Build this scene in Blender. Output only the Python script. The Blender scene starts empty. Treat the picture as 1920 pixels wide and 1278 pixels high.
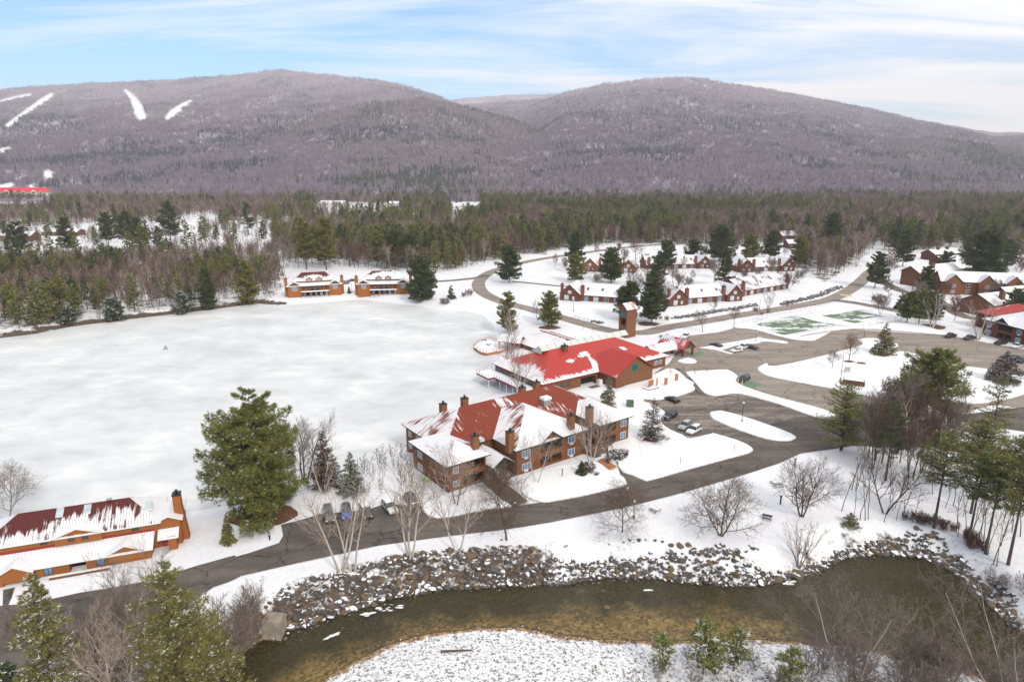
import bpy, math, random
import numpy as np
from mathutils import Vector
S = bpy.context.scene
HAZE = 0.00012
# ------------------------------------------------------------------ camera
F = 1250.0; TH = math.atan(329/1250.0); H = 67.0
cam = bpy.data.objects.new('camera', bpy.data.cameras.new('camera')); S.collection.objects.link(cam)
cam.location = (0, 0, H); cam.rotation_euler = (math.pi/2-TH, 0, 0)
cam.data.lens = 36*F/1920; cam.data.sensor_width = 36; cam.data.clip_end = 40000; cam.data.clip_start = 1
S.camera = cam
# ------------------------------------------------------------------ sky, sun, exposure
SUN_EL, SUN_AZ = math.radians(36), math.radians(152)     # azimuth clockwise from +Y
w = bpy.data.worlds.new('World'); S.world = w; w.use_nodes = True
nt = w.node_tree; nt.nodes.clear(); N = nt.nodes.new; LK = nt.links.new
sky = N('ShaderNodeTexSky'); sky.sky_type = 'NISHITA'; sky.sun_disc = False
sky.sun_elevation = SUN_EL; sky.sun_rotation = SUN_AZ; sky.air_density = 1.0; sky.dust_density = 0.15; sky.ozone_density = 3.0
geo = N('ShaderNodeTexCoord')
sep = N('ShaderNodeSeparateXYZ'); LK(geo.outputs['Generated'], sep.inputs[0])
zz = N('ShaderNodeMath'); zz.operation = 'ADD'; zz.inputs[1].default_value = 0.10; LK(sep.outputs[2], zz.inputs[0])
zm = N('ShaderNodeMath'); zm.operation = 'MAXIMUM'; zm.inputs[1].default_value = 0.03; LK(zz.outputs[0], zm.inputs[0])
dx = N('ShaderNodeMath'); dx.operation = 'DIVIDE'; LK(sep.outputs[0], dx.inputs[0]); LK(zm.outputs[0], dx.inputs[1])
dy = N('ShaderNodeMath'); dy.operation = 'DIVIDE'; LK(sep.outputs[1], dy.inputs[0]); LK(zm.outputs[0], dy.inputs[1])
cmb = N('ShaderNodeCombineXYZ'); LK(dx.outputs[0], cmb.inputs[0]); LK(dy.outputs[0], cmb.inputs[1])
mp = N('ShaderNodeMapping'); mp.inputs['Scale'].default_value = (0.30, 0.95, 1); mp.inputs['Rotation'].default_value = (0, 0, -0.25); mp.inputs['Location'].default_value = (3.1, 1.4, 0)
LK(cmb.outputs[0], mp.inputs[0])
n1 = N('ShaderNodeTexNoise'); n1.inputs['Scale'].default_value = 1.0; n1.inputs['Detail'].default_value = 8; n1.inputs['Roughness'].default_value = 0.62; n1.inputs['Distortion'].default_value = 0.5
LK(mp.outputs[0], n1.inputs['Vector'])
# the overcast bank lies towards +x
bx = N('ShaderNodeMath'); bx.operation = 'MULTIPLY_ADD'; bx.inputs[1].default_value = 0.26; bx.inputs[2].default_value = -0.02; LK(sep.outputs[0], bx.inputs[0])
ad = N('ShaderNodeMath'); ad.operation = 'ADD'; LK(n1.outputs['Fac'], ad.inputs[0]); LK(bx.outputs[0], ad.inputs[1])
cr = N('ShaderNodeValToRGB'); cr.color_ramp.elements[0].position = 0.41; cr.color_ramp.elements[1].position = 0.66
el = N('ShaderNodeMapRange'); el.inputs[1].default_value = .26; el.inputs[2].default_value = .55; el.inputs[4].default_value = .30; LK(sep.outputs[2], el.inputs[0]); ad2 = N('ShaderNodeMath'); ad2.operation = 'ADD'; LK(ad.outputs[0], ad2.inputs[0]); LK(el.outputs[0], ad2.inputs[1]); LK(ad2.outputs[0], cr.inputs[0])  # out-of-view cloud cover added overhead to neutralise the ambient light
CL = N('ShaderNodeMixRGB'); CL.inputs[2].default_value = (9.4, 9.25, 9.0, 1)
LK(cr.outputs[0], CL.inputs[0])
tn = N('ShaderNodeMixRGB'); tn.blend_type = 'MULTIPLY'; tn.inputs[0].default_value = 1; tn.inputs[2].default_value = (.88, 1.10, 1.30, 1); LK(sky.outputs[0], tn.inputs[1]); LK(tn.outputs[0], CL.inputs[1])
bg = N('ShaderNodeBackground'); bg.inputs['Strength'].default_value = 0.14
LK(CL.outputs[0], bg.inputs[0]); wo = N('ShaderNodeOutputWorld'); LK(bg.outputs[0], wo.inputs[0])
sl = bpy.data.lights.new('sun', 'SUN'); sl.energy = 2.4; sl.angle = math.radians(8); sl.color = (1, .93, .83)
so = bpy.data.objects.new('sun', sl); S.collection.objects.link(so)
sd = Vector((math.sin(SUN_AZ)*math.cos(SUN_EL), math.cos(SUN_AZ)*math.cos(SUN_EL), math.sin(SUN_EL)))
so.rotation_euler = sd.to_track_quat('Z', 'Y').to_euler()
S.view_settings.view_transform = 'Standard'; S.view_settings.look = 'None'; S.view_settings.gamma = 1
S.view_settings.exposure = 0.03
S.cycles.use_denoising = True; S.cycles.max_bounces = 5; S.cycles.diffuse_bounces = 2; S.cycles.glossy_bounces = 2
S.cycles.transmission_bounces = 3; S.cycles.transparent_max_bounces = 6; S.cycles.volume_bounces = 0
S.cycles.use_adaptive_sampling = True
# ------------------------------------------------------------------ picture <-> place
cT, sT = math.cos(TH), math.sin(TH)
LZ = 2.0
def G(u, v, z=LZ):
    x = u-960.; up = 639.-v; t = (z-H)/(-F*sT+up*cT)
    return (x*t, (F*cT+up*sT)*t)
def Gd(u, v, D):                       # point of the sight line at depth D
    x = u-960.; up = 639.-v; t = D/(F*cT+up*sT)
    return (x*t, D, H+(-F*sT+up*cT)*t)
def Pn(X, Y, Z):
    dz = Z-H; fw = Y*cT-dz*sT; up = Y*sT+dz*cT
    return 960+X/fw*F, 639-up/fw*F
# ------------------------------------------------------------------ mesh helpers
def link(o): S.collection.objects.link(o); return o
def fastmesh(name, V, Fc, mi=None, smooth=False):
    V = np.asarray(V, dtype=np.float32); Fc = np.asarray(Fc, dtype=np.int32); k = Fc.shape[1]; nf = len(Fc)
    me = bpy.data.meshes.new(name); me.vertices.add(len(V)); me.vertices.foreach_set('co', V.ravel())
    me.loops.add(nf*k); me.loops.foreach_set('vertex_index', Fc.ravel())
    me.polygons.add(nf); me.polygons.foreach_set('loop_start', np.arange(0, nf*k, k, dtype=np.int32))
    if mi is not None: me.polygons.foreach_set('material_index', np.asarray(mi, dtype=np.int32))
    me.polygons.foreach_set('use_smooth', np.full(nf, smooth))
    me.update(calc_edges=True); return me
def put(name, me, parent=None, mats=(), loc=None, rz=None):
    o = bpy.data.objects.new(name, me); link(o)
    for m in mats:
        if m.name not in [x.name for x in me.materials if x]: me.materials.append(m)
    if parent: o.parent = parent
    if loc is not None: o.location = loc
    if rz is not None: o.rotation_euler = (0, 0, rz)
    return o
def tag(o, label, cat=None, group=None, kind=None):
    if label: o['label'] = label
    if cat: o['category'] = cat
    if group: o['group'] = group
    if kind: o['kind'] = kind
    return o
def thing(name, label, cat, loc=(0, 0, 0), rz=0, group=None):
    o = bpy.data.objects.new(name, None); link(o); o.empty_display_size = .3
    o.location = loc; o.rotation_euler = (0, 0, rz); return tag(o, label, cat, group)
def dup(root, loc, rz=0, scale=1, label=None, group=None):
    r = root.copy(); link(r); r.location = loc; r.rotation_euler = (0, 0, rz); r.scale = (scale,)*3 if not isinstance(scale, tuple) else scale
    if label: r['label'] = label
    if group: r['group'] = group
    for ch in root.children:
        c = ch.copy(); link(c); c.parent = r
        for g2 in ch.children:
            d = g2.copy(); link(d); d.parent = c
    return r
class MB:
    def __init__(s): s.v = []; s.f = []; s.m = []; s.uv = []; s.sn = []
    def poly(s, pts, m=0, uv=None, sn=None):
        b = len(s.v); s.v += [tuple(p) for p in pts]; n = len(pts); s.f.append(tuple(range(b, b+n))); s.m.append(m)
        s.uv += uv if uv else [(0, 0)]*n
        s.sn += list(sn) if sn is not None else [0.]*n
        return s
    def box(s, x0, x1, y0, y1, z0, z1, m=0, top=None):
        a = [(x0, y0, z0), (x1, y0, z0), (x1, y1, z0), (x0, y1, z0), (x0, y0, z1), (x1, y0, z1), (x1, y1, z1), (x0, y1, z1)]
        for q, t in (((0, 1, 5, 4), m), ((1, 2, 6, 5), m), ((2, 3, 7, 6), m), ((3, 0, 4, 7), m), ((4, 5, 6, 7), m if top is None else top), ((3, 2, 1, 0), m)):
            s.poly([a[i] for i in q], t)
        return s
    def bar(s, p, q, r, m=0, n=5, r2=None):
        p = Vector(p); q = Vector(q); d = (q-p).normalized(); a = d.orthogonal().normalized(); b = d.cross(a); r2 = r if r2 is None else r2
        A = [p+(a*math.cos(t)+b*math.sin(t))*r for t in [2*math.pi*i/n for i in range(n)]]
        B = [q+(a*math.cos(t)+b*math.sin(t))*r2 for t in [2*math.pi*i/n for i in range(n)]]
        for i in range(n): j = (i+1) % n; s.poly([A[i], A[j], B[j], B[i]], m)
        s.poly(B, m); s.poly(A[::-1], m); return s
    def lathe(s, prof, c=(0, 0, 0), n=12, m=0):
        for (r0, z0), (r1, z1) in zip(prof[:-1], prof[1:]):
            for i in range(n):
                a, b = 2*math.pi*i/n, 2*math.pi*(i+1)/n
                P = lambda r, z, t: (c[0]+r*math.cos(t), c[1]+r*math.sin(t), c[2]+z)
                s.poly([P(r0, z0, a), P(r0, z0, b), P(r1, z1, b), P(r1, z1, a)], m)
        return s
    def slab(s, pts, m=0, sn=0.5, th=.24, side=1):     # a roof plane with thickness; pts counter-clockwise from above
        P = [Vector(p) for p in pts]; n = Vector((0, 0, 0))
        for i in range(len(P)): n += P[i].cross(P[(i+1) % len(P)])
        n.normalize()
        if n.z < 0: P = P[::-1]; n = -n; sn = sn[::-1] if isinstance(sn, (list, tuple)) else sn
        e = Vector((0, 0, 1)).cross(n)
        if e.length < 1e-4: e = Vector((1, 0, 0))
        e.normalize(); up = n.cross(e)
        sn = sn if isinstance(sn, (list, tuple)) else [sn]*len(P)
        s.poly(P, m, [(p.dot(e), p.dot(up)) for p in P], sn)
        Q = [p-Vector((0, 0, th)) for p in P]
        for i in range(len(P)): j = (i+1) % len(P); s.poly([P[i], Q[i], Q[j], P[j]], side)
        s.poly(Q[::-1], side)
    def build(s, name, mats, parent=None, smooth=False, loc=None):
        me = bpy.data.meshes.new(name); me.from_pydata(s.v, [], s.f)
        for m in mats: me.materials.append(m)
        me.polygons.foreach_set('material_index', s.m)
        if any(s.sn) or any(u != (0, 0) for u in s.uv[:400]):
            uv = me.uv_layers.new(name='UVMap'); uv.data.foreach_set('uv', [c for t in s.uv for c in t])
            at = me.attributes.new('snow', 'FLOAT', 'POINT'); at.data.foreach_set('value', s.sn)
        if smooth: me.polygons.foreach_set('use_smooth', [True]*len(s.f))
        me.update(); o = bpy.data.objects.new(name, me); link(o)
        if parent: o.parent = parent
        if loc: o.location = loc
        return o
# ------------------------------------------------------------------ materials
M = {}
def mat(name, col, rough=.7, metal=0, var=0., scale=1., bump=0., bscale=10., spec=.3, island=0., col2=None, coord='Object', det=4):
    m = bpy.data.materials.new(name); m.use_nodes = True; nt = m.node_tree; b = nt.nodes['Principled BSDF']; M[name] = m
    b.inputs['Base Color'].default_value = (*col, 1); b.inputs['Roughness'].default_value = rough; b.inputs['Metallic'].default_value = metal
    b.inputs['Specular IOR Level'].default_value = spec
    if var or col2 or bump:
        tc = nt.nodes.new('ShaderNodeTexCoord')
    if var or col2:
        n = nt.nodes.new('ShaderNodeTexNoise'); n.inputs['Scale'].default_value = scale; n.inputs['Detail'].default_value = det; n.inputs['Roughness'].default_value = .6
        nt.links.new(tc.outputs[coord], n.inputs['Vector'])
        r = nt.nodes.new('ShaderNodeValToRGB'); r.color_ramp.elements[0].position = .3; r.color_ramp.elements[1].position = .7
        c2 = col2 if col2 else tuple(c*(1-var) for c in col); c1 = col if col2 else tuple(min(1, c*(1+var)) for c in col)
        r.color_ramp.elements[0].color = (*c2, 1); r.color_ramp.elements[1].color = (*c1, 1)
        nt.links.new(n.outputs['Fac'], r.inputs[0]); out = r.outputs[0]
        if island:
            g = nt.nodes.new('ShaderNodeNewGeometry'); mm = nt.nodes.new('ShaderNodeMapRange'); mm.inputs[3].default_value = 1-island; mm.inputs[4].default_value = 1+island
            nt.links.new(g.outputs['Random Per Island'], mm.inputs[0])
            mx = nt.nodes.new('ShaderNodeVectorMath'); mx.operation = 'SCALE'; nt.links.new(out, mx.inputs[0]); nt.links.new(mm.outputs[0], mx.inputs['Scale']); out = mx.outputs[0]
        nt.links.new(out, b.inputs['Base Color'])
    if bump:
        n2 = nt.nodes.new('ShaderNodeTexNoise'); n2.inputs['Scale'].default_value = bscale; n2.inputs['Detail'].default_value = 5
        nt.links.new(tc.outputs[coord], n2.inputs['Vector'])
        bp = nt.nodes.new('ShaderNodeBump'); bp.inputs['Strength'].default_value = bump; bp.inputs['Distance'].default_value = .3
        nt.links.new(n2.outputs['Fac'], bp.inputs['Height']); nt.links.new(bp.outputs[0], b.inputs['Normal'])
    return m
class NT:                                   # terse node building on a material
    def __init__(s, name, rough=.7, spec=.3):
        s.m = bpy.data.materials.new(name); s.m.use_nodes = True; s.t = s.m.node_tree; s.b = s.t.nodes['Principled BSDF']
        s.b.inputs['Roughness'].default_value = rough; s.b.inputs['Specular IOR Level'].default_value = spec; M[name] = s.m
        s.tc = s.t.nodes.new('ShaderNodeTexCoord')
    def L(s, a, b): s.t.links.new(a, b)
    def n(s, typ, **k):
        x = s.t.nodes.new('ShaderNode'+typ)
        for a, v in k.items(): setattr(x, a, v)
        return x
    def mapped(s, src, scale=(1, 1, 1), rot=(0, 0, 0), loc=(0, 0, 0)):
        m = s.n('Mapping'); m.inputs['Scale'].default_value = scale; m.inputs['Rotation'].default_value = rot; m.inputs['Location'].default_value = loc; s.L(src, m.inputs[0]); return m.outputs[0]
    def noise(s, src, scale, det=4, rough=.55, dist=0):
        m = s.n('TexNoise'); m.inputs['Scale'].default_value = scale; m.inputs['Detail'].default_value = det; m.inputs['Roughness'].default_value = rough; m.inputs['Distortion'].default_value = dist
        s.L(src, m.inputs['Vector']); return m.outputs['Fac']
    def ramp(s, src, stops):
        r = s.n('ValToRGB'); e = r.color_ramp.elements
        while len(e) < len(stops): e.new(.5)
        for i, (p, c) in enumerate(stops): e[i].position = p; e[i].color = (*c, 1) if isinstance(c, tuple) else (c, c, c, 1)
        s.L(src, r.inputs[0]); return r.outputs[0]
    def math(s, op, a, b=None, c=None):
        m = s.n('Math', operation=op)
        for i, x in enumerate((a, b, c)):
            if x is None: continue
            if isinstance(x, (int, float)): m.inputs[i].default_value = x
            else: s.L(x, m.inputs[i])
        return m.outputs[0]
    def mix(s, f, a, b):
        m = s.n('MixRGB')
        for i, x in enumerate((f, a, b)):
            if isinstance(x, tuple): m.inputs[i].default_value = (*x, 1)
            elif isinstance(x, (int, float)): m.inputs[i].default_value = x
            else: s.L(x, m.inputs[i])
        return m.outputs[0]
    def attr(s, name): a = s.n('Attribute'); a.attribute_name = name; return a.outputs['Fac']
    def bump(s, h, st=.3, d=.2):
        b = s.n('Bump'); b.inputs['Strength'].default_value = st; b.inputs['Distance'].default_value = d; s.L(h, b.inputs['Height']); s.L(b.outputs[0], s.b.inputs['Normal'])
    def col(s, c): s.L(c, s.b.inputs['Base Color'])
SNOW = (.80, .81, .84)
# ground: snow, leaf litter, gravel and trodden earth by the masks measured on the mesh
g = NT('snow_ground', .75, .2); ob = g.tc.outputs['Object']
base = g.mix(g.noise(ob, .05, 5, .65), (.82, .82, .83), (.66, .67, .71))
speck = g.math('MAXIMUM', g.ramp(g.noise(ob, 1.8, 6, .75), [(.50, 0.), (.60, .9)]), g.ramp(g.noise(ob, .5, 5, .8), [(.60, 0.), (.70, .8)]))
base = g.mix(g.math('MULTIPLY', speck, g.attr('stones')), base, (.16, .14, .13))
lit = g.math('ADD', g.math('MULTIPLY', g.noise(ob, .22, 6, .65), .9), g.math('MULTIPLY', g.noise(ob, 1.4, 3), .35))
lm = g.ramp(g.math('ADD', g.math('MULTIPLY', g.attr('litter'), .62), lit), [(.86, 0.), (1.02, 1.)])
lc = g.ramp(g.noise(ob, .8, 5, .7), [(.3, (.045, .034, .028)), (.7, (.15, .108, .082))])
base = g.mix(lm, base, lc)
vo = g.n('TexVoronoi'); vo.inputs['Scale'].default_value = 3.2; g.L(ob, vo.inputs['Vector'])
pc = g.ramp(vo.outputs['Color'], [(.1, (.07, .055, .04)), (.45, (.26, .17, .09)), (.75, (.42, .26, .12)), (.95, (.36, .31, .25))])
gm = g.ramp(g.math('ADD', g.attr('gravel'), g.math('MULTIPLY', g.math('SUBTRACT', g.noise(ob, .9, 4), .5), .9)), [(.42, 0.), (.56, 1.)])
base = g.mix(gm, base, pc); g.col(base)
g.bump(g.math('ADD', g.noise(ob, .35, 6, .6), g.math('MULTIPLY', vo.outputs['Distance'], gm)), .35, .35)
g = NT('snow_bank', .7, .2); ob = g.tc.outputs['Object']
dk = g.ramp(g.math('ADD', g.math('MULTIPLY', g.attr('snow'), .5), g.math('MULTIPLY', g.noise(ob, 1.1, 6, .75), .8)), [(.62, 0.), (.90, .85)])
g.col(g.mix(dk, g.mix(g.noise(ob, .12, 4), (.84, .84, .85), (.75, .76, .79)), (.26, .22, .19))); g.bump(g.noise(ob, .9, 6, .6), .6, .3)
mat('snow_plain', (.82, .83, .86), .7, var=.04, scale=.6, bump=.3, bscale=2)
# river bed: pebbles, weed, dark deep places
g = NT('river_bed', .8, .2); ob = g.tc.outputs['Object']
vo = g.n('TexVoronoi'); vo.inputs['Scale'].default_value = 2.0; g.L(ob, vo.inputs['Vector'])
a = g.ramp(vo.outputs['Color'], [(.1, (.20, .15, .07)), (.5, (.50, .34, .15)), (.9, (.75, .58, .34))])
b_ = g.ramp(g.noise(ob, 2.5, 5, .7), [(.3, (.030, .034, .024)), (.7, (.19, .15, .06))])
deep = g.ramp(g.math('ADD', g.attr('deep'), g.math('MULTIPLY', g.math('SUBTRACT', g.noise(ob, .16, 5, .6), .5), 1.1)), [(.25, 0.), (.75, 1.)])
g.col(g.mix(deep, a, b_)); g.bump(vo.outputs['Distance'], .5, .3)
# river water: clear over the bed, mirror at grazing angles
m = bpy.data.materials.new('river_water'); m.use_nodes = True; t = m.node_tree; t.nodes.clear(); M['river_water'] = m
o_ = t.nodes.new('ShaderNodeOutputMaterial'); mx = t.nodes.new('ShaderNodeMixShader'); tr = t.nodes.new('ShaderNodeBsdfTransparent'); gl = t.nodes.new('ShaderNodeBsdfGlossy')
tr.inputs[0].default_value = (.80, .78, .62, 1); gl.inputs['Roughness'].default_value = .12; gl.inputs[0].default_value = (.85, .9, 1, 1)
fr = t.nodes.new('ShaderNodeFresnel'); fr.inputs[0].default_value = 1.33
tc = t.nodes.new('ShaderNodeTexCoord'); mpn = t.nodes.new('ShaderNodeMapping'); mpn.inputs['Scale'].default_value = (1.0, 2.0, 1); t.links.new(tc.outputs['Object'], mpn.inputs[0])
nn = t.nodes.new('ShaderNodeTexNoise'); nn.inputs['Scale'].default_value = 1.1; nn.inputs['Detail'].default_value = 6; nn.inputs['Roughness'].default_value = .65; nn.inputs['Distortion'].default_value = .8
t.links.new(mpn.outputs[0], nn.inputs['Vector']); bp = t.nodes.new('ShaderNodeBump'); bp.inputs['Strength'].default_value = .5; bp.inputs['Distance'].default_value = .25
t.links.new(nn.outputs['Fac'], bp.inputs['Height']); t.links.new(bp.outputs[0], gl.inputs['Normal']); t.links.new(bp.outputs[0], fr.inputs['Normal'])
t.links.new(fr.outputs[0], mx.inputs[0]); t.links.new(tr.outputs[0], mx.inputs[1]); t.links.new(gl.outputs[0], mx.inputs[2]); t.links.new(mx.outputs[0], o_.inputs[0])
mat('foam', (.75, .78, .78), .6, var=.1, scale=3)
# lake ice with wind blown snow
g = NT('lake_ice', .55, .35); ob = g.tc.outputs['Object']
v1 = g.mapped(ob, (.042, .060, 1), (0, 0, .30)); v2 = g.mapped(ob, (.14, .22, 1), (0, 0, .20))
nn = g.math('ADD', g.math('MULTIPLY', g.noise(v1, 1, 5, .55, .4), .62), g.math('MULTIPLY', g.noise(v2, 1, 5, .6, .6), .38))
c = g.ramp(nn, [(.36, (.50, .51, .52)), (.46, (.575, .585, .59)), (.55, (.635, .642, .645)), (.66, (.755, .757, .757))])
vo = g.n('TexVoronoi'); vo.feature = 'F1'; vo.inputs['Scale'].default_value = .075; g.L(g.mapped(ob, (1, 1.7, 1)), vo.inputs['Vector'])
cracks = g.ramp(g.math('ADD', vo.outputs['Distance'], g.math('MULTIPLY', g.noise(ob, .9, 4, .7), .10)), [(.062, 1.), (.105, 0.)])
c = g.mix(g.math('MULTIPLY', cracks, .7), c, (.33, .34, .36)); g.col(c)
g.bump(g.noise(v2, 2.5, 5), .12, .2)
# asphalt (old brown and new grey)
def asphalt(name, c0, c1, c2, rot):
    g = NT(name, .85, .25); ob = g.tc.outputs['Object']
    st = g.mapped(ob, (.05, .28, 1), (0, 0, rot))
    n = g.math('ADD', g.math('MULTIPLY', g.noise(st, 1, 5, .6, .5), .7), g.math('MULTIPLY', g.noise(ob, .8, 5, .65), .3))
    c = g.ramp(n, [(.38, c0), (.50, c1), (.60, c2)])
    vo = g.n('TexVoronoi'); vo.feature = 'DISTANCE_TO_EDGE'; vo.inputs['Scale'].default_value = .10
    wv = g.n('VectorMath', operation='ADD'); g.L(g.mapped(ob, (1, 1, 0)), wv.inputs[0])
    nz = g.n('TexNoise'); nz.inputs['Scale'].default_value = .5; nz.inputs['Detail'].default_value = 4; g.L(ob, nz.inputs['Vector'])
    sc = g.n('VectorMath', operation='SCALE'); sc.inputs['Scale'].default_value = 3.; g.L(nz.outputs['Color'], sc.inputs[0]); g.L(sc.outputs[0], wv.inputs[1]); g.L(wv.outputs[0], vo.inputs['Vector'])
    cr = g.ramp(vo.outputs['Distance'], [(.006, 1.), (.014, 0.)])
    g.col(g.mix(g.math('MULTIPLY', cr, .75), c, tuple(k*.35 for k in c0))); g.bump(g.noise(ob, 6, 4), .2, .05)
asphalt('asphalt_old', (.20, .168, .14), (.255, .215, .182), (.30, .26, .225), .1)
asphalt('asphalt_mid', (.10, .086, .076), (.145, .123, .108), (.27, .23, .195), -.6)
asphalt('asphalt_dark', (.082, .070, .062), (.108, .092, .082), (.145, .124, .108), .5)
mat('mountain_near', (.2, .2, .2))
# metal roof under snow:  UV = (along eave, up slope), attribute snow = coverage
def roofmat(name, red, dull, seam=.45):
    g = NT(name, .6, .22); uv = g.tc.outputs['UV']
    w_ = g.n('TexWave'); w_.wave_type = 'BANDS'; w_.bands_direction = 'X'; w_.inputs['Scale'].default_value = 1/seam*.314
    g.L(uv, w_.inputs['Vector'])
    ribs = g.ramp(w_.outputs['Fac'], [(.0, 0.), (.25, 1.)])
    rc = g.mix(g.noise(uv, .35, 5), red, dull); rc = g.mix(ribs, tuple(c*.45 for c in red), rc)
    big = g.noise(g.mapped(uv, (.16, .16, 1)), 1, 3, .5, .6)
    strk = g.noise(g.mapped(uv, (1.9, .22, 1)), 1, 4, .6)
    fine = g.noise(uv, 3.5, 3)
    cov = g.math('ADD', g.math('ADD', g.math('MULTIPLY', big, .62), g.math('MULTIPLY', strk, .56)), g.math('MULTIPLY', fine, .08))
    k = g.math('ADD', cov, g.math('SUBTRACT', g.attr('snow'), .5))
    sm = g.ramp(k, [(.63, 0.), (.70, 1.)])
    sm = g.math('MULTIPLY', sm, g.math('MAXIMUM', g.math('ADD', g.math('MULTIPLY', ribs, .45), .55), g.ramp(k, [(.7, 0.), (.85, 1.)])))
    g.col(g.mix(sm, rc, g.mix(ribs, (.60, .57, .58), g.mix(g.noise(uv, .5, 5, .6), (.80, .80, .82), (.70, .70, .73))))); g.bump(g.math('ADD', g.math('MULTIPLY', sm, .8), g.math('MULTIPLY', w_.outputs['Fac'], .3)), .4, .12)
    g.L(g.ramp(sm, [(0., .42), (1., .8)]), g.b.inputs['Roughness'])
roofmat('roof_red', (.48, .042, .032), (.38, .040, .032), 1.05)
roofmat('roof_rust', (.24, .040, .016), (.16, .030, .014), .6)
roofmat('roof_maroon', (.115, .022, .02), (.085, .022, .02))
roofmat('roof_dark', (.09, .07, .065), (.13, .10, .09))
def boards(name, c, c2, axis=2, per=.22):
    g = NT(name, .75, .25); ob = g.tc.outputs['Object']
    w_ = g.n('TexWave'); w_.wave_type = 'BANDS'; w_.bands_direction = 'XYZ'[axis]; w_.inputs['Scale'].default_value = .314/per*1.0; w_.wave_profile = 'SAW'; g.L(ob, w_.inputs['Vector'])
    cc = g.mix(g.noise(g.mapped(ob, (.5, .5, 4)), 1, 5, .6), c, c2)
    g.col(g.mix(g.math('MULTIPLY', g.ramp(w_.outputs['Fac'], [(0., 1.), (.2, 0.)]), .45), cc, tuple(k*.4 for k in c))); g.bump(w_.outputs['Fac'], .4, .04)
boards('wood_brown', (.215, .088, .036), (.145, .060, .027))
boards('wood_orange', (.35, .128, .034), (.27, .090, .024))
boards('wood_rust', (.150, .058, .034), (.100, .042, .027))
boards('wood_tan', (.215, .095, .045), (.160, .070, .034))
mat('chimney_wood', (.21, .088, .036), .8, var=.15, scale=2)
mat('brick_dark', (.16, .07, .045), .85, var=.25, scale=4)
mat('trim_green', (.045, .06, .055), .5); mat('trim_red', (.26, .03, .03), .5); mat('trim_white', (.72, .72, .70), .5); mat('trim_brown', (.10, .045, .025), .6)
mat('dark_inside', (.018, .012, .010), .8); mat('metal_dark', (.03, .03, .032), .4, metal=.6); mat('metal_grey', (.35, .36, .37), .45, metal=.5)
mat('glass_sky_tone', (.12, .20, .34), .12, spec=.8, var=.6, scale=.8); mat('glass_dark', (.03, .04, .05), .1, spec=.8); mat('glass_pale', (.42, .50, .52), .2, spec=.6, var=.3, scale=.6)  # blue panes have the pale sky reflection put into their base colour
mat('skylight_panel', (.54, .58, .54), .35, var=.08, scale=.4); mat('teal', (.015, .16, .14), .5); mat('teal_dark', (.01, .085, .08), .5)
mat('deck_wood', (.36, .16, .07), .8, var=.2, scale=1.5); mat('deck_grey', (.16, .11, .09), .8, var=.2, scale=1.5)
mat('deck_red', (.28, .035, .045), .6); mat('concrete', (.28, .24, .19), .85, var=.3, scale=.8, bump=.3)
mat('court_green', (.06, .16, .06)); mat('yellow', (.75, .50, .03), .5); mat('kayak_green', (.22, .75, .04), .35); mat('box_green', (.07, .12, .07), .6)
mat('lamp_globe', (.75, .70, .60), .3); mat('tyre', (.02, .02, .02), .85); mat('rim', (.35, .35, .36), .35, metal=.8)
mat('headlight', (.75, .78, .8), .15); mat('taillight', (.35, .02, .02), .25); mat('stone_wall', (.13, .12, .12), .85, var=.45, scale=1.2)
mat('hotel_red', (.62, .03, .05), .6); mat('hotel_cream', (.78, .75, .64), .7); mat('paint_white', (.7, .7, .68), .6); mat('mulch', (.125, .062, .033), .9, var=.4, scale=3)
mat('granite_path', (.35, .33, .31), .8)
mat('bark_brown', (.085, .060, .045), .9, var=.3, scale=3, island=.15); mat('twig_brown', (.120, .078, .058), .9, var=.2, scale=2, island=.3)
mat('twig_grey', (.20, .16, .135), .9, var=.2, scale=2, island=.3); mat('birch_bark', (.44, .39, .345), .8, var=.25, scale=6); mat('birch_twig', (.30, .235, .195), .9, island=.3, var=.15)
mat('twig_red', (.150, .080, .058), .9, var=.2, scale=2, island=.3); mat('wood_pale', (.42, .36, .30), .85, var=.2, scale=4)
def needles(name, c, c2, isl=.45): return mat(name, c, .65, col2=c2, scale=.55, island=isl, spec=.25, det=3)
needles('needle_pine', (.225, .230, .055), (.085, .105, .030)); needles('needle_dark', (.110, .130, .042), (.040, .058, .024)); needles('needle_olive', (.250, .225, .060), (.105, .105, .033)); needles('needle_lime', (.275, .265, .065), (.110, .122, .034))
needles('needle_brown', (.13, .085, .06), (.055, .035, .028)); needles('needle_pale', (.27, .27, .08), (.12, .14, .045)); needles('needle_blue', (.108, .135, .050), (.042, .060, .028)); 
for nm_, c_, r_, hi_ in (('ridge_grey', (.108, .090, .124), (.145, .125, .160), .9), ('ridge_brown', (.104, .078, .096), (.142, .114, .136), .9), ('ridge_fir', (.028, .038, .034), (.05, .06, .06), .9), ('upland_grey', (.25, .215, .26), (.50, .45, .49), .3), ('upland_brown', (.235, .19, .215), (.46, .395, .42), .3), ('upland_fir', (.06, .072, .072), (.24, .24, .25), .3)):  # cloud shadow put into the ridge colours, haze into the lighter upland ones
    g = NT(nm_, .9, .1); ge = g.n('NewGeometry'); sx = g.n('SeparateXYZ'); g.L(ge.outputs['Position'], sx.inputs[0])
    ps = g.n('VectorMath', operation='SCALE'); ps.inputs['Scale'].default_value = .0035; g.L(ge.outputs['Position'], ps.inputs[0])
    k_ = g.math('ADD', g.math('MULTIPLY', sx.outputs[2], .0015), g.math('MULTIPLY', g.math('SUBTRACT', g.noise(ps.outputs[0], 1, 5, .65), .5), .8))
    g.col(g.mix(g.ramp(k_, [(.30, 0.), (.75, 1.)]), c_, r_))       # rime ice on the upper slopes
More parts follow.
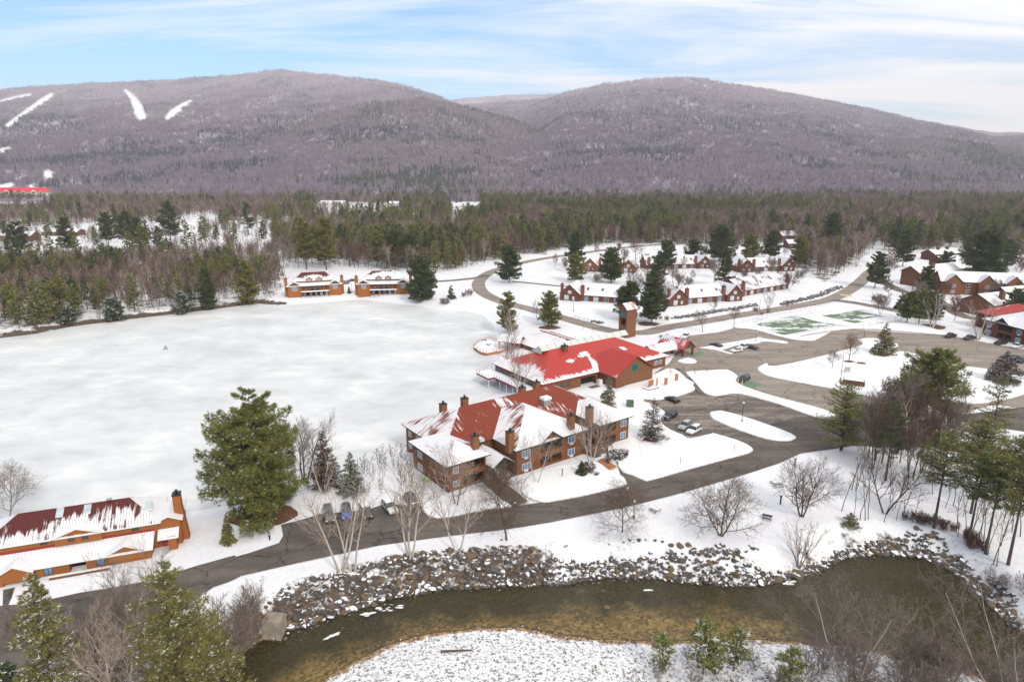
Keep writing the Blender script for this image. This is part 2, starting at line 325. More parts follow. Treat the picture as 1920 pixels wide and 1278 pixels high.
needles('needle_brown', (.13, .085, .06), (.055, .035, .028)); needles('needle_pale', (.27, .27, .08), (.12, .14, .045)); needles('needle_blue', (.108, .135, .050), (.042, .060, .028)); 
for nm_, c_, r_ in (('ridge_grey', (.150, .118, .160), (.44, .38, .43)), ('ridge_brown', (.125, .088, .110), (.38, .31, .35)), ('ridge_fir', (.030, .040, .038), (.14, .15, .16))):
    g = NT(nm_, .9, .1); ge = g.n('NewGeometry'); sx = g.n('SeparateXYZ'); g.L(ge.outputs['Position'], sx.inputs[0])
    ps = g.n('VectorMath', operation='SCALE'); ps.inputs['Scale'].default_value = .0035; g.L(ge.outputs['Position'], ps.inputs[0])
    k_ = g.math('ADD', g.math('MULTIPLY', sx.outputs[2], .0015), g.math('MULTIPLY', g.math('SUBTRACT', g.noise(ps.outputs[0], 1, 5, .65), .5), .9))
    g.col(g.mix(g.ramp(k_, [(.46, 0.), (.78, 1.)]), c_, r_))       # rime ice on the upper slopes
needles('needle_brown', (.13, .085, .06), (.055, .035, .028)); needles('needle_pale', (.27, .27, .08), (.12, .14, .045)); needles('needle_blue', (.108, .135, .050), (.042, .060, .028)); mat('ridge_grey', (.27, .235, .255), .9, var=.2, scale=.01, island=.3); mat('ridge_brown', (.235, .19, .195), .9, var=.2, scale=.01, island=.3); mat('ridge_fir', (.065, .080, .062), .9, var=.2, scale=.01)
mat('needle_snow', (.74, .75, .78), .7, var=.05, scale=3)
mat('court_paint', (.13, .20, .13), .8, var=.25, scale=1)
# ------------------------------------------------------------------ terrain
def P(px, z=LZ): return [G(u, v, z) for u, v in px]
LAKE = P([(-500, 690), (-200, 655), (0, 634), (60, 627), (130, 613), (200, 604), (300, 592), (400, 580), (480, 569), (520, 572), (591, 568), (670, 562.5), (690, 563), (724, 567), (757, 571), (796, 576), (821, 581), (862, 582), (905, 590), (925, 610), (932, 640), (940, 690), (925, 712), (945, 735), (905, 748), (860, 768), (800, 802), (745, 842), (700, 862), (640, 882), (560, 908), (500, 925), (430, 945), (345, 960), (270, 985), (180, 1010), (0, 1040), (-250, 1110), (-700, 1200)], 0.0)
NB = [(300, 1400), (400, 1290), (440, 1250), (480, 1212), (530, 1186), (600, 1163), (680, 1140), (760, 1117), (850, 1105), (950, 1100), (1040, 1096), (1130, 1084), (1210, 1084), (1300, 1094), (1400, 1100), (1480, 1088), (1530, 1074), (1570, 1052), (1620, 1041), (1700, 1042), (1760, 1055), (1800, 1080), (1830, 1110), (1875, 1150), (1930, 1205), (2010, 1290), (2100, 1400)]
SB = [(1990, 1400), (1900, 1300), (1850, 1270), (1800, 1248), (1700, 1224), (1600, 1206), (1500, 1198), (1400, 1192), (1300, 1195), (1200, 1196), (1120, 1192), (1050, 1184), (980, 1171), (900, 1171), (800, 1182), (720, 1206), (640, 1246), (580, 1285), (480, 1400)]
WZ = -1.5
RIVER = P(NB+SB, WZ)
def sdist(poly, X, Y):
    poly = np.asarray(poly); X = np.asarray(X, float); Y = np.asarray(Y, float); d = np.full(X.shape, 1e18); ins = np.zeros(X.shape, bool)
    for i in range(len(poly)):
        ax, ay = poly[i]; bx, by = poly[(i+1) % len(poly)]; ex, ey = bx-ax, by-ay
        t = np.clip(((X-ax)*ex+(Y-ay)*ey)/(ex*ex+ey*ey+1e-12), 0, 1)
        d = np.minimum(d, (X-ax-t*ex)**2+(Y-ay-t*ey)**2)
        if abs(ey) > 1e-9:
            c = ((ay > Y) != (by > Y)) & (X < (bx-ax)*(Y-ay)/ey+ax); ins ^= c
    return np.where(ins, -1, 1)*np.sqrt(d)
def inside(poly, X, Y): return sdist(poly, X, Y) < 0
sm = lambda t: (lambda q: q*q*(3-2*q))(np.clip(t, 0, 1))
nbw = np.array(P(NB, WZ)); sbw = np.array(P(SB[::-1], WZ))
def ycen(X):
    k = nbw[:, 0].argsort(); a = np.interp(X, nbw[k, 0], nbw[k, 1]); k2 = sbw[:, 0].argsort(); b = np.interp(X, sbw[k2, 0], sbw[k2, 1]); return (a+b)/2
rs = np.random.RandomState(7)
_tab = rs.rand(256, 256)
def vnoise(X, Y):
    xi = np.floor(X).astype(int); yi = np.floor(Y).astype(int); fx = X-xi; fy = Y-yi; fx = fx*fx*(3-2*fx); fy = fy*fy*(3-2*fy)
    g_ = lambda a, b: _tab[a % 256, b % 256]
    return (g_(xi, yi)*(1-fx)+g_(xi+1, yi)*fx)*(1-fy)+(g_(xi, yi+1)*(1-fx)+g_(xi+1, yi+1)*fx)*fy
def fbm(X, Y, o=4):
    r = 0; a = .5
    for i in range(o): r = r+a*vnoise(X*2**i+17.3*i, Y*2**i+5.1*i); a *= .5
    return r/(1-.5**o)
def height(X, Y):
    X = np.asarray(X, float); Y = np.asarray(Y, float)
    dl = sdist(LAKE, X, Y)
    h = np.clip(dl*.10, -.5, .2)+1.8*sm((dl-.3)/9)
    h = h+np.where(dl > 0, .12*(fbm(X*.12, Y*.12)-.5)*sm(dl/10), 0)
    dr = sdist(RIVER, X, Y)
    south = (Y < ycen(X)) & (X < 88)
    hn = WZ-.15+sm(dr/6.5)*(h-WZ+.15)
    hs = WZ-.04+.06*np.clip(dr, 0, 4)+.004*dr+.35*sm((dr-1)/9)+.6*sm((dr-16)/12)+.25*(fbm(X*.2, Y*.2)-.5)*sm(dr/4)
    hr = WZ-.15+np.clip(dr*.32, -1.1, 0)
    near = Y < 130
    return np.where(near & (dr < 0), hr, np.where(near & south & (X > -60), hs, np.where(near, np.minimum(h, hn), h)))
def hit(u, v):
    z = LZ
    for _ in range(8):
        x, y = G(u, v, z); z = float(height(x, y))
    return x, y, z
def geo_lines(a, b, n): return list(np.geomspace(a, b, n))
xs = sorted(set([-x for x in geo_lines(310, 7400, 26)]+list(np.arange(-300, -140, 3.))+list(np.arange(-140, 150, 1.))+list(np.arange(150, 300, 3.))+geo_lines(305, 7400, 26)))
ys = sorted(set(list(np.linspace(-400, 40, 20))+list(np.arange(41, 262, 1.))+list(np.arange(262, 420, 2.))+geo_lines(425, 6600, 44)))
X, Y = np.meshgrid(xs, ys); Z = height(X, Y)
nx, ny = len(xs), len(ys); idx = np.arange(nx*ny).reshape(ny, nx)
me = fastmesh('ground', np.stack([X.ravel(), Y.ravel(), Z.ravel()], 1), np.stack([idx[:-1, :-1].ravel(), idx[:-1, 1:].ravel(), idx[1:, 1:].ravel(), idx[1:, :-1].ravel()], 1), smooth=True)
dr = sdist(RIVER, X, Y); dl = sdist(LAKE, X, Y); south = (Y < ycen(X)) & (X < 88) & (Y < 130)
UU, VV = Pn(X, Y, LZ)
front = Y > 45
def zone(poly): return inside(poly, UU, VV) & front
lit = np.zeros_like(X)
WOODL = [(-400, 500), (0, 500), (120, 495), (300, 488), (520, 478), (530, 545), (500, 562), (480, 568), (300, 588), (130, 610), (0, 630), (-400, 690)]
BEHIND = [(515, 440), (900, 440), (895, 500), (800, 512), (690, 505), (600, 500), (530, 505)]
CENTRE = [(860, 385), (1500, 385), (1500, 450), (1380, 462), (1200, 458), (1090, 462), (1000, 478), (900, 495)]
RIGHTW = [(1490, 385), (2200, 385), (2200, 430), (1920, 430), (1800, 440), (1650, 452), (1600, 500), (1545, 530), (1500, 500), (1490, 455)]
CLEAR = [(-400, 425), (250, 420), (560, 412), (600, 440), (520, 478), (300, 488), (120, 495), (-400, 500)]
FARZ = [(-400, 372), (2300, 372), (2300, 440), (-400, 440)]
VILL = [(1085, 470), (1500, 466), (1510, 530), (1240, 545), (1085, 545)]
GROVE = [(1590, 880), (1640, 800), (1800, 800), (1960, 830), (2100, 1000), (1960, 1100), (1850, 1080), (1700, 1020), (1620, 1000), (1570, 950)]
lit[zone(FARZ)] = .30; lit[zone(CLEAR)] = .22; lit[zone(CENTRE)] = .55; lit[zone(RIGHTW)] = .48; lit[zone(BEHIND)] = .38; lit[zone(WOODL)] = .40; lit[zone(GROVE)] = .18; lit[zone(VILL)] = .16
grav = np.where(south & (dr > -8), np.clip(1.15-np.abs(dr)*.28-(dr > 0)*.25, 0, 1), 0)*(dr > -.5)
grav = np.where((~south) & (dr > -1) & (dr < 2) & (Y < 130), .42, grav)
lit = np.where((~south) & (dr > -1) & (dr < 7.5) & (Y < 130), np.maximum(lit, np.where(X < 8, .66, .36)*np.clip(1.35-dr/9, 0, 1)), lit)
lit = np.where((dl > -1) & (dl < 3) & (Y < 180) & (X > -45), np.maximum(lit, .28), lit); lit = np.where((dl > -.5) & (dl < 4.5) & (X < -112) & (Y > 225), .78, lit)
stones = np.where(south, 1., 0.15)
for n_, a_ in (('litter', lit), ('gravel', grav), ('stones', stones)):
    at = me.attributes.new(n_, 'FLOAT', 'POINT'); at.data.foreach_set('value', a_.astype(np.float32).ravel())
tag(put('ground', me, mats=[M['snow_ground']]), 'snow covered ground with leaf litter under the woods', kind='structure')
# river bed + water
def polymesh(name, pts, z, mats, zf=None):
    b = MB(); b.poly([(x, y, z) for x, y in pts]); o = b.build(name, mats); return o
bx = np.arange(-80, 125, .8); by = np.arange(38, 112, .8); BX, BY = np.meshgrid(bx, by); bd = sdist(RIVER, BX, BY)
bz = WZ-.15+np.clip(bd*.32, -1.1, .0)+.03; ix = np.arange(BX.size).reshape(BX.shape)
fc = np.stack([ix[:-1, :-1].ravel(), ix[:-1, 1:].ravel(), ix[1:, 1:].ravel(), ix[1:, :-1].ravel()], 1)
keep = (bd[:-1, :-1].ravel() < 1.0); fc = fc[keep]
me = fastmesh('river_bed', np.stack([BX.ravel(), BY.ravel(), bz.ravel()+.06], 1), fc, smooth=True)
dn = np.sqrt(((BX[..., None]-nbw[None, None, :, 0])**2+(BY[..., None]-nbw[None, None, :, 1])**2).min(-1))
deep = np.clip(1.15-dn/11, 0, 1); deep = np.maximum(deep, np.clip((BX-34)/14, 0, 1)*.95+np.clip((BX-34)/14, 0, 1)*.5*(dn < 7))
at = me.attributes.new('deep', 'FLOAT', 'POINT'); at.data.foreach_set('value', deep.astype(np.float32).ravel())
tag(put('river_bed', me, mats=[M['river_bed']]), 'pebbly brown and olive bed of the stream', kind='structure')
wb = MB(); ring = [(x, y) for x, y in RIVER]
me = fastmesh('river', np.stack([BX.ravel(), BY.ravel(), np.full(BX.size, WZ)], 1), np.stack([ix[:-1, :-1].ravel(), ix[:-1, 1:].ravel(), ix[1:, 1:].ravel(), ix[1:, :-1].ravel()], 1)[bd[:-1, :-1].ravel() < 2.2], smooth=True)
tag(put('river', me, mats=[M['river_water']]), 'shallow clear stream bending below the boulders', kind='structure')
# lake ice
lx = np.array(LAKE); c = lx.mean(0)
ICE = [(x, y) for x, y in LAKE]
b = MB(); ang = np.arctan2(lx[:, 1]-c[1], lx[:, 0]-c[0])
nrm = []
for i in range(len(LAKE)):
    p0, p1, p2 = np.array(LAKE[i-1]), np.array(LAKE[i]), np.array(LAKE[(i+1) % len(LAKE)])
    d = (p2-p0); d = d/np.linalg.norm(d); nrm.append((-d[1], d[0]))
out = [(x+nxx*4, y+nyy*4) for (x, y), (nxx, nyy) in zip(LAKE, nrm)]
if abs(sdist(LAKE, np.array([out[5][0]]), np.array([out[5][1]]))[0]) > 0 and sdist(LAKE, np.array([out[5][0]]), np.array([out[5][1]]))[0] < 0: out = [(x-nxx*4, y-nyy*4) for (x, y), (nxx, nyy) in zip(LAKE, nrm)]
b.poly([(x, y, 0.03) for x, y in out]); tag(b.build('lake_ice', [M['lake_ice']]), 'frozen lake with windblown snow over grey ice', kind='structure')
# ------------------------------------------------------------------ mountains (far terrain)
def ridge(px, D):                       # silhouette -> height at azimuth s = X/Y
    r = [Gd(u, v, D) for u, v in px]; return np.array([q[0]/q[1] for q in r]), np.array([q[2] for q in r])
RID = [  # silhouette pixels, distance, width
 ([(-500, 230), (-200, 190), (0, 172), (60, 165), (180, 158), (300, 153), (400, 146), (480, 139), (505, 134), (530, 133), (560, 138), (620, 143), (700, 152), (760, 162), (820, 182), (880, 205), (1000, 260), (1200, 340)], 4300, 1700),
 ([(-500, 270), (0, 285), (100, 280), (300, 262), (420, 258), (520, 240), (640, 208), (700, 194), (790, 188), (850, 197), (950, 224), (1050, 253), (1150, 275), (1300, 305), (1500, 345), (1700, 372)], 2900, 1500),
 ([(600, 250), (850, 186), (930, 179), (1060, 174), (1200, 185), (1400, 220)], 5000, 1200),
 ([(700, 330), (850, 262), (950, 225), (1000, 200), (1060, 176), (1130, 161), (1200, 152), (1280, 148), (1325, 150), (1340, 156), (1450, 171), (1600, 200), (1700, 222), (1800, 245), (1900, 268), (2050, 300), (2400, 350)], 3900, 1900),
 ([(1500, 260), (1700, 224), (1750, 228), (1800, 238), (1850, 246), (1920, 250), (2200, 262), (2500, 280)], 5600, 1200),
 ([(1300, 372), (1480, 320), (1580, 285), (1660, 266), (1740, 261), (1850, 272), (1950, 292), (2200, 320), (2500, 340)], 2700, 1200)]
ss = np.linspace(-1.25, 1.35, 900)
dd = np.concatenate([np.linspace(1180, 3000, 150), np.linspace(3020, 4600, 110), np.linspace(4650, 6400, 40)])
SS, DD = np.meshgrid(ss, dd)
def mountain(SS, DD, which=False):
    XX = SS*DD
    Z = np.full(SS.shape, -20.); K = np.zeros(SS.shape, int)
    for k, (px, D, wd) in enumerate(RID):
        s, z = ridge(px, D); zr = np.interp(SS, s, z, left=z[0]-100, right=z[-1]-100)
        rag = (fbm(XX*.004+k*9, DD*.004)-.5)
        Dr = D*(1+.06*np.sin(SS*9+k))
        zr = H+(zr-H)*Dr/D
        y0 = 1230.
        t = np.clip((DD-y0)/(Dr-y0), 0, 1)
        fr_ = zr*(t**1.12)+rag*110*np.sin(np.pi*t)**1.0-25*np.sin(np.pi*t)
        bk = zr-(DD-Dr)*.25
        zz_ = np.where(DD < Dr, fr_, bk)
        K = np.where(zz_ > Z, k, K); Z = np.maximum(Z, zz_)
    Z = Z+np.where(Z > 5, (fbm(XX*.02, DD*.02, 3)-.5)*14*np.clip(Z/80, 0, 1), 0)
    return (Z, K) if which else Z
ZZ = mountain(SS, DD); ZZ[0, :] = -8
MX, MY = SS*DD, DD
ix = np.arange(MX.size).reshape(MX.shape)
me = fastmesh('mountain', np.stack([MX.ravel(), MY.ravel(), ZZ.ravel()], 1), np.stack([ix[:-1, :-1].ravel(), ix[:-1, 1:].ravel(), ix[1:, 1:].ravel(), ix[1:, :-1].ravel()], 1), smooth=True)
SLOPES = [[(0, 240), (20, 238), (55, 212), (90, 190), (105, 176), (95, 174), (75, 186), (45, 208), (15, 230), (0, 246)], [(0, 188), (40, 178), (60, 175), (58, 181), (20, 190), (0, 195)], [(231, 169), (238, 168), (255, 182), (268, 200), (274, 226), (262, 230), (250, 208), (245, 190)],
 [(308, 224), (318, 208), (340, 194), (358, 187), (362, 191), (345, 203), (328, 218), (314, 226)], [(366, 180), (378, 178), (376, 184)], [(104, 174), (126, 169), (124, 173)], [(0, 278), (20, 276), (22, 283), (0, 294)], [(80, 322), (92, 318), (101, 325), (98, 342), (84, 340)], [(25, 335), (50, 329), (56, 334), (30, 342)], [(-5, 348), (20, 342), (28, 346), (15, 353), (-5, 354)], [(50, 348), (66, 344), (74, 348), (60, 354)], [(110, 348), (150, 343), (155, 349), (120, 355)],
 [(1360, 327), (1395, 331), (1396, 335), (1362, 330)], [(1845, 365), (1868, 366), (1868, 368), (1845, 368)], [(1340, 160), (1341, 160), (1341, 161)]]
PU, PV = Pn(MX, MY, ZZ)
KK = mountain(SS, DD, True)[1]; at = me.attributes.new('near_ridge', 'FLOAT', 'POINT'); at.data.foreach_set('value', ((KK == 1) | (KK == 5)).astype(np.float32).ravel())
sl_ = np.zeros(MX.shape, np.float32)
for q in SLOPES: sl_ = np.maximum(sl_, np.clip(.5-sdist(q, PU, PV)*.35, 0, 1).astype(np.float32)*(MY < 4700))
at = me.attributes.new('piste', 'FLOAT', 'POINT'); at.data.foreach_set('value', sl_.ravel())
g = NT('mountain_forest_floor', .9, .1); ob = g.tc.outputs['Object']
a = g.ramp(g.math('ADD', g.math('MULTIPLY', g.noise(ob, .06, 6, .75), .5), g.math('MULTIPLY', g.noise(ob, .006, 5, .6), .5)), [(.40, (.18, .145, .165)), (.50, (.26, .22, .25)), (.60, (.50, .46, .50))])
con = g.ramp(g.math('ADD', g.math('MULTIPLY', g.noise(ob, .0045, 5, .65), .6), g.math('MULTIPLY', g.noise(ob, .05, 3, .7), .4)), [(.56, 0.), (.62, .85)])
a = g.mix(con, a, (.045, .052, .045))
fro = g.n('SeparateXYZ'); g.L(ob, fro.inputs[0])
hi = g.math('MULTIPLY', g.ramp(g.math('MULTIPLY', fro.outputs[2], .001), [(.34, 0.), (.60, .8)]), g.ramp(g.noise(ob, .02, 5, .7), [(.35, .3), (.6, 1.)]))
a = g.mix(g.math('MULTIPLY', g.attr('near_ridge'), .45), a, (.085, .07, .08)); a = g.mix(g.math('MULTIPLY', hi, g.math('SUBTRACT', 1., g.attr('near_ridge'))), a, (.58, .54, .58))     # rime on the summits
g.col(g.mix(g.attr('piste'), a, (.85, .86, .88))); g.bump(g.noise(ob, .05, 6, .7), .6, 12)
tag(put('mountain', me, mats=[M['mountain_forest_floor']]), 'forested winter mountains with ski slopes on the left', kind='structure')
def mz(x, y): return mountain(np.array(x)/np.array(y), np.array(y))
# ------------------------------------------------------------------ roads, lots, snow banks
def smooth_closed(pts, n=4):
    pts = [np.array(p, float) for p in pts]; out = []
    for i in range(len(pts)):
        p0, p1, p2, p3 = pts[i-1], pts[i], pts[(i+1) % len(pts)], pts[(i+2) % len(pts)]
        for k in range(n):
            t = k/n; out.append(tuple(.5*((2*p1)+(-p0+p2)*t+(2*p0-5*p1+4*p2-p3)*t*t+(-p0+3*p1-3*p2+p3)*t**3)))
    return out
def flat(name, px, z, m, label, smooth=0):
    pts = P(px, z)
    if smooth: pts = smooth_closed(pts, smooth)
    return tag(polymesh(name, pts, z, [M[m]]), label, kind='structure')
def ribbon(name, px, width, z, m, label, n=6):
    c = [np.array(G(u, v, z)) for u, v in px]; out = []
    c = [2*c[0]-c[1]]+c+[2*c[-1]-c[-2]]
    for i in range(1, len(c)-2):
        for k in range(n):
            t = k/n; p0, p1, p2, p3 = c[i-1:i+3]; out.append(.5*((2*p1)+(-p0+p2)*t+(2*p0-5*p1+4*p2-p3)*t*t+(-p0+3*p1-3*p2+p3)*t**3))
    out.append(c[-2]); L_, R_ = [], []
    for i, p in enumerate(out):
        d = out[min(i+1, len(out)-1)]-out[max(i-1, 0)]; d /= np.linalg.norm(d); nn_ = np.array((-d[1], d[0]))*width/2; L_.append(p+nn_); R_.append(p-nn_)
    b = MB()
    for i in range(len(out)-1): b.poly([(*R_[i], z), (*R_[i+1], z), (*L_[i+1], z), (*L_[i], z)])
    return tag(b.build(name, [M[m]]), label, kind='structure')
ROADW = [(417, 1050), (470, 1035), (523, 1017), (531, 1003), (527, 983), (560, 975), (600, 963), (690, 955), (720, 944), (790, 948), (819, 972), (916, 955), (976, 947), (1013, 941), (1097, 929), (1171, 911), (1158, 874), (1246, 850), (1500, 780), (1700, 790), (1940, 760), (2000, 740), (2000, 800), (1700, 840), (1600, 835), (1530, 845), (1500, 850), (1461, 868), (1397, 889), (1280, 923), (1179, 949), (1029, 979), (946, 992), (841, 1004), (710, 1022), (560, 1054), (437, 1082)]
flat('road', ROADW, LZ+.085, 'asphalt_dark', 'dark asphalt lane running past the brown lodge')
flat('driveway', [(440, 1040), (283, 1087), (150, 1110), (60, 1130), (-60, 1150), (-60, 1262), (20, 1256), (150, 1222), (260, 1198), (330, 1150), (400, 1100), (450, 1080)], LZ+.082, 'asphalt_dark', 'grey asphalt drive in front of the orange house', 2)
flat('driveway', [(-40, 1180), (-40, 1140), (5, 1137), (6, 1105), (28, 1100), (22, 1118), (8, 1150), (0, 1180)], LZ+.092, 'asphalt_dark', 'short asphalt spur beside the orange garage')
flat('parking_lot', [(1203, 747), (1175, 735), (1255, 680), (1291, 629), (1346, 623), (1376, 615), (1413, 619), (1477, 633), (1528, 638), (1560, 621), (1600, 617), (1675, 622), (1714, 625), (1793, 631), (1860, 644), (1940, 658), (2100, 690), (2100, 760), (1940, 770), (1867, 757), (1700, 800), (1530, 840), (1440, 868), (1378, 858), (1300, 862), (1180, 800)], LZ+.078, 'asphalt_old', 'large worn asphalt parking lot between the clubhouse and the courts')
flat('parking_lot', [(1196, 748), (1226, 750), (1307, 728), (1340, 740), (1400, 742), (1560, 785), (1545, 812), (1500, 850), (1410, 862), (1300, 850), (1200, 800)], LZ+.0815, 'asphalt_mid', 'patched asphalt parking court beside the lodge')
ribbon('road', [(640, 527), (700, 524), (760, 523), (820, 527), (890, 521), (915, 514)], 5, LZ+.095, 'asphalt_mid', 'narrow asphalt lane leading to the two orange houses')
ribbon('road', [(1500, 440), (1400, 452), (1250, 458), (1180, 463), (1100, 473), (1000, 488), (930, 506), (900, 525), (902, 545), (935, 563), (990, 578), (1050, 594), (1100, 608), (1144, 619), (1206, 623), (1254, 613), (1320, 602), (1383, 591), (1479, 576), (1551, 562), (1585, 548), (1613, 529), (1630, 512), (1650, 497)], 7.5, LZ+.09, 'asphalt_old', 'brown grey road curving around the lake and behind the clubhouse')
ribbon('road', [(1560, 562), (1600, 567), (1671, 580), (1705, 588), (1760, 600)], 5.5, LZ+.10, 'asphalt_mid', 'side road past the tennis courts')
ribbon('road', [(1640, 520), (1690, 545), (1750, 560), (1800, 590), (1850, 600)], 6, LZ+.097, 'asphalt_mid', 'access lane below the gabled apartment houses')
ribbon('road', [(960, 527), (1000, 531), (1050, 536), (1070, 536)], 3, LZ+.099, 'asphalt_mid', 'ploughed path to the lakeside townhouses')
ribbon('path', [(1270, 690), (1283, 700), (1298, 716), (1314, 736)], 1.5, LZ+.30, 'asphalt_mid', 'cleared footpath crossing the snow to the clubhouse')
def bank(px, label='ploughed snow lying on the lot', h=.22, sm_=3, name='snow_bank'):
    pts = smooth_closed(P(px, LZ+.1), sm_); n = len(pts)
    A = sum(pts[i][0]*pts[(i+1) % n][1]-pts[(i+1) % n][0]*pts[i][1] for i in range(n))
    if A < 0: pts = pts[::-1]
    rings = []
    for off, z in ((0, .06), (.12, .16), (.4, .26), (.9, .30)):
        R_ = []
        for i in range(n):
            p0, p1, p2 = np.array(pts[i-1]), np.array(pts[i]), np.array(pts[(i+1) % n]); d = p2-p0; d = d/max(1e-6, np.linalg.norm(d))
            r = off*(1+.35*math.sin(i*1.7)); q = p1+np.array((-d[1], d[0]))*r; R_.append((q[0], q[1], LZ+z*(h/.22)+(.05*math.sin(i*2.3)+.03*math.sin(i*.9))*(off > .3)))
        rings.append(R_)
    b = MB()
    for a_, c_ in zip(rings[:-1], rings[1:]):
        for i in range(n): j = (i+1) % n; e0, e1 = ((1., .9), (.9, .25), (.25, 0.))[rings.index(a_)]; b.poly([a_[i], a_[j], c_[j], c_[i]], sn=[e0, e0, e1, e1])
    b.poly(rings[-1]); return tag(b.build(name, [M['snow_bank']], smooth=False), label, kind='structure')
bank([(1330, 774), (1342, 770), (1366, 772), (1437, 794), (1485, 813), (1493, 821), (1477, 827), (1437, 823), (1382, 805), (1338, 786)], 'long rounded snow covered island with a lamp post')
bank([(1287, 697), (1350, 693), (1368, 694), (1384, 705), (1383, 717), (1437, 738), (1528, 762), (1570, 778), (1560, 788), (1516, 778), (1461, 758), (1386, 738), (1350, 742), (1330, 741), (1315, 732), (1298, 712)], 'snow covered strip between the two lots')
bank([(1419, 691), (1437, 681), (1453, 686), (1540, 667), (1615, 646), (1607, 636), (1640, 634), (1680, 643), (1682, 651), (1656, 659), (1664, 664), (1702, 659), (1787, 683), (1847, 691), (1935, 708), (1935, 733), (1867, 753), (1801, 757), (1700, 752), (1617, 741), (1556, 728), (1493, 716), (1440, 705)], 'broad snow covered island with small trees')
bank([(1158, 874), (1185, 891), (1207, 900), (1222, 900), (1300, 878), (1378, 857), (1406, 849), (1412, 841), (1394, 829), (1345, 813), (1329, 813), (1295, 821), (1280, 815), (1248, 799), (1240, 786), (1247, 771), (1207, 752), (1150, 752), (1140, 800)], 'snow covered lawn at the right end of the lodge')
bank([(1310, 652), (1340, 656), (1366, 663), (1375, 662), (1352, 654), (1400, 645), (1420, 644), (1435, 640), (1472, 644), (1475, 640), (1435, 635), (1424, 632), (1415, 634), (1420, 637), (1400, 640), (1345, 650), (1330, 650)], 'thin L shaped snow heap between the parked cars')
bank([(1270, 676), (1290, 670), (1307, 676), (1302, 681), (1282, 681)], 'small patch of snow at the porch')
bank([(1150, 752), (1207, 752), (1207, 748), (1235, 750), (1275, 742), (1307, 728), (1296, 712), (1275, 697), (1255, 690), (1228, 700), (1160, 728)], 'snow covered yard beside the clubhouse gable')
bank([(976, 922), (1013, 941), (1042, 939), (1097, 929), (1168, 911), (1175, 902), (1166, 891), (1142, 879), (1118, 864), (1080, 868), (1000, 885)], 'snow covered lawn in front of the lodge')
bank([(790, 948), (819, 972), (916, 955), (974, 946), (950, 925), (900, 915), (820, 930)], 'snow strip beside the parked vehicles')
bank([(1376, 615), (1413, 619), (1477, 636), (1520, 640), (1526, 637), (1500, 631), (1560, 621), (1620, 617), (1714, 624), (1793, 631), (1760, 620), (1700, 606), (1600, 612), (1540, 618), (1470, 630), (1410, 606), (1385, 606)], 'ploughed snow along the edge of the tennis courts', h=.5)
flat('walkway', [(1120, 863), (1131, 858), (1158, 874), (1142, 880)], LZ+.36, 'deck_wood', 'brown boardwalk to the lodge entrance')
flat('walkway', [(905, 902), (935, 895), (990, 938), (965, 950), (940, 935)], LZ+.34, 'asphalt_dark', 'cleared path to the lodge basement stairs')
# tennis courts
bank([(1492, 590), (1520, 587), (1560, 596), (1612, 607), (1650, 606), (1620, 612), (1580, 610), (1530, 602)], 'snow drift across the middle of the courts', .14)
bank([(1520, 580), (1580, 569), (1640, 579), (1600, 583), (1560, 590), (1530, 590)], 'snow lying on the far end of the courts', .14)
g = NT('court_green', .8, .2); ob = g.tc.outputs['Object']
sn_ = g.math('ADD', g.math('MULTIPLY', g.noise(g.mapped(ob, (.05, .11, 1), (0, 0, .5)), 1, 4, .6, .8), .8), g.math('MULTIPLY', g.noise(ob, .5, 4), .2))
g.col(g.mix(g.ramp(sn_, [(.47, 0.), (.53, 1.)]), g.mix(g.noise(ob, .4, 4), (.125, .19, .095), (.09, .145, .075)), (.80, .81, .84)))
def court(px, label, fence=None):
    c = P(px, LZ+.12); root = thing('tennis_court', label, 'tennis court', (c[0][0], c[0][1], LZ+.12), group='green tennis courts'); o = np.array(c[0])
    L_ = [(x-o[0], y-o[1]) for x, y in c]
    b = MB(); b.poly([(x, y, 0) for x, y in L_]); b.build('playing_surface', [M['court_green']], root)
    a0, a1, a2, a3 = [np.array(q) for q in L_[:4]]; b = MB()
    bil = lambda s, t: (a0*(1-s)+a1*s)*(1-t)+(a3*(1-s)+a2*s)*t
    def ln(s0, t0, s1, t1, w_=.12):
        p, q = bil(s0, t0), bil(s1, t1); d = (q-p)/np.linalg.norm(q-p); n_ = np.array((-d[1], d[0]))*w_/2
        b.poly([(*(p-n_), .006), (*(q-n_), .006), (*(q+n_), .006), (*(p+n_), .006)])
    for z0 in (.08, .56):
        for s in (z0, z0+.36): ln(s, .1, s, .9)
        for t_ in (.1, .32, .68, .9): ln(z0, t_, z0+.36, t_)
    b.build('court_line', [M['paint_white']], root)
    for z0 in (.08, .56):
        p, q = bil(z0-.02, .5), bil(z0+.38, .5); n_ = MB(); n_.bar((*p, 0), (*p, 1.1), .05); n_.bar((*q, 0), (*q, 1.1), .05); n_.bar((*p, 1.0), (*q, 1.0), .03); n_.build('net', [M['metal_dark']], root)
    return c
c1 = court([(1416, 608), (1466, 628), (1580, 606), (1500, 588)], 'green tennis court nearest the clubhouse, half covered by snow')
c2 = court([(1513, 592), (1612, 614), (1692, 600), (1590, 579)], 'green tennis court beside the round pine grove, streaked with snow')
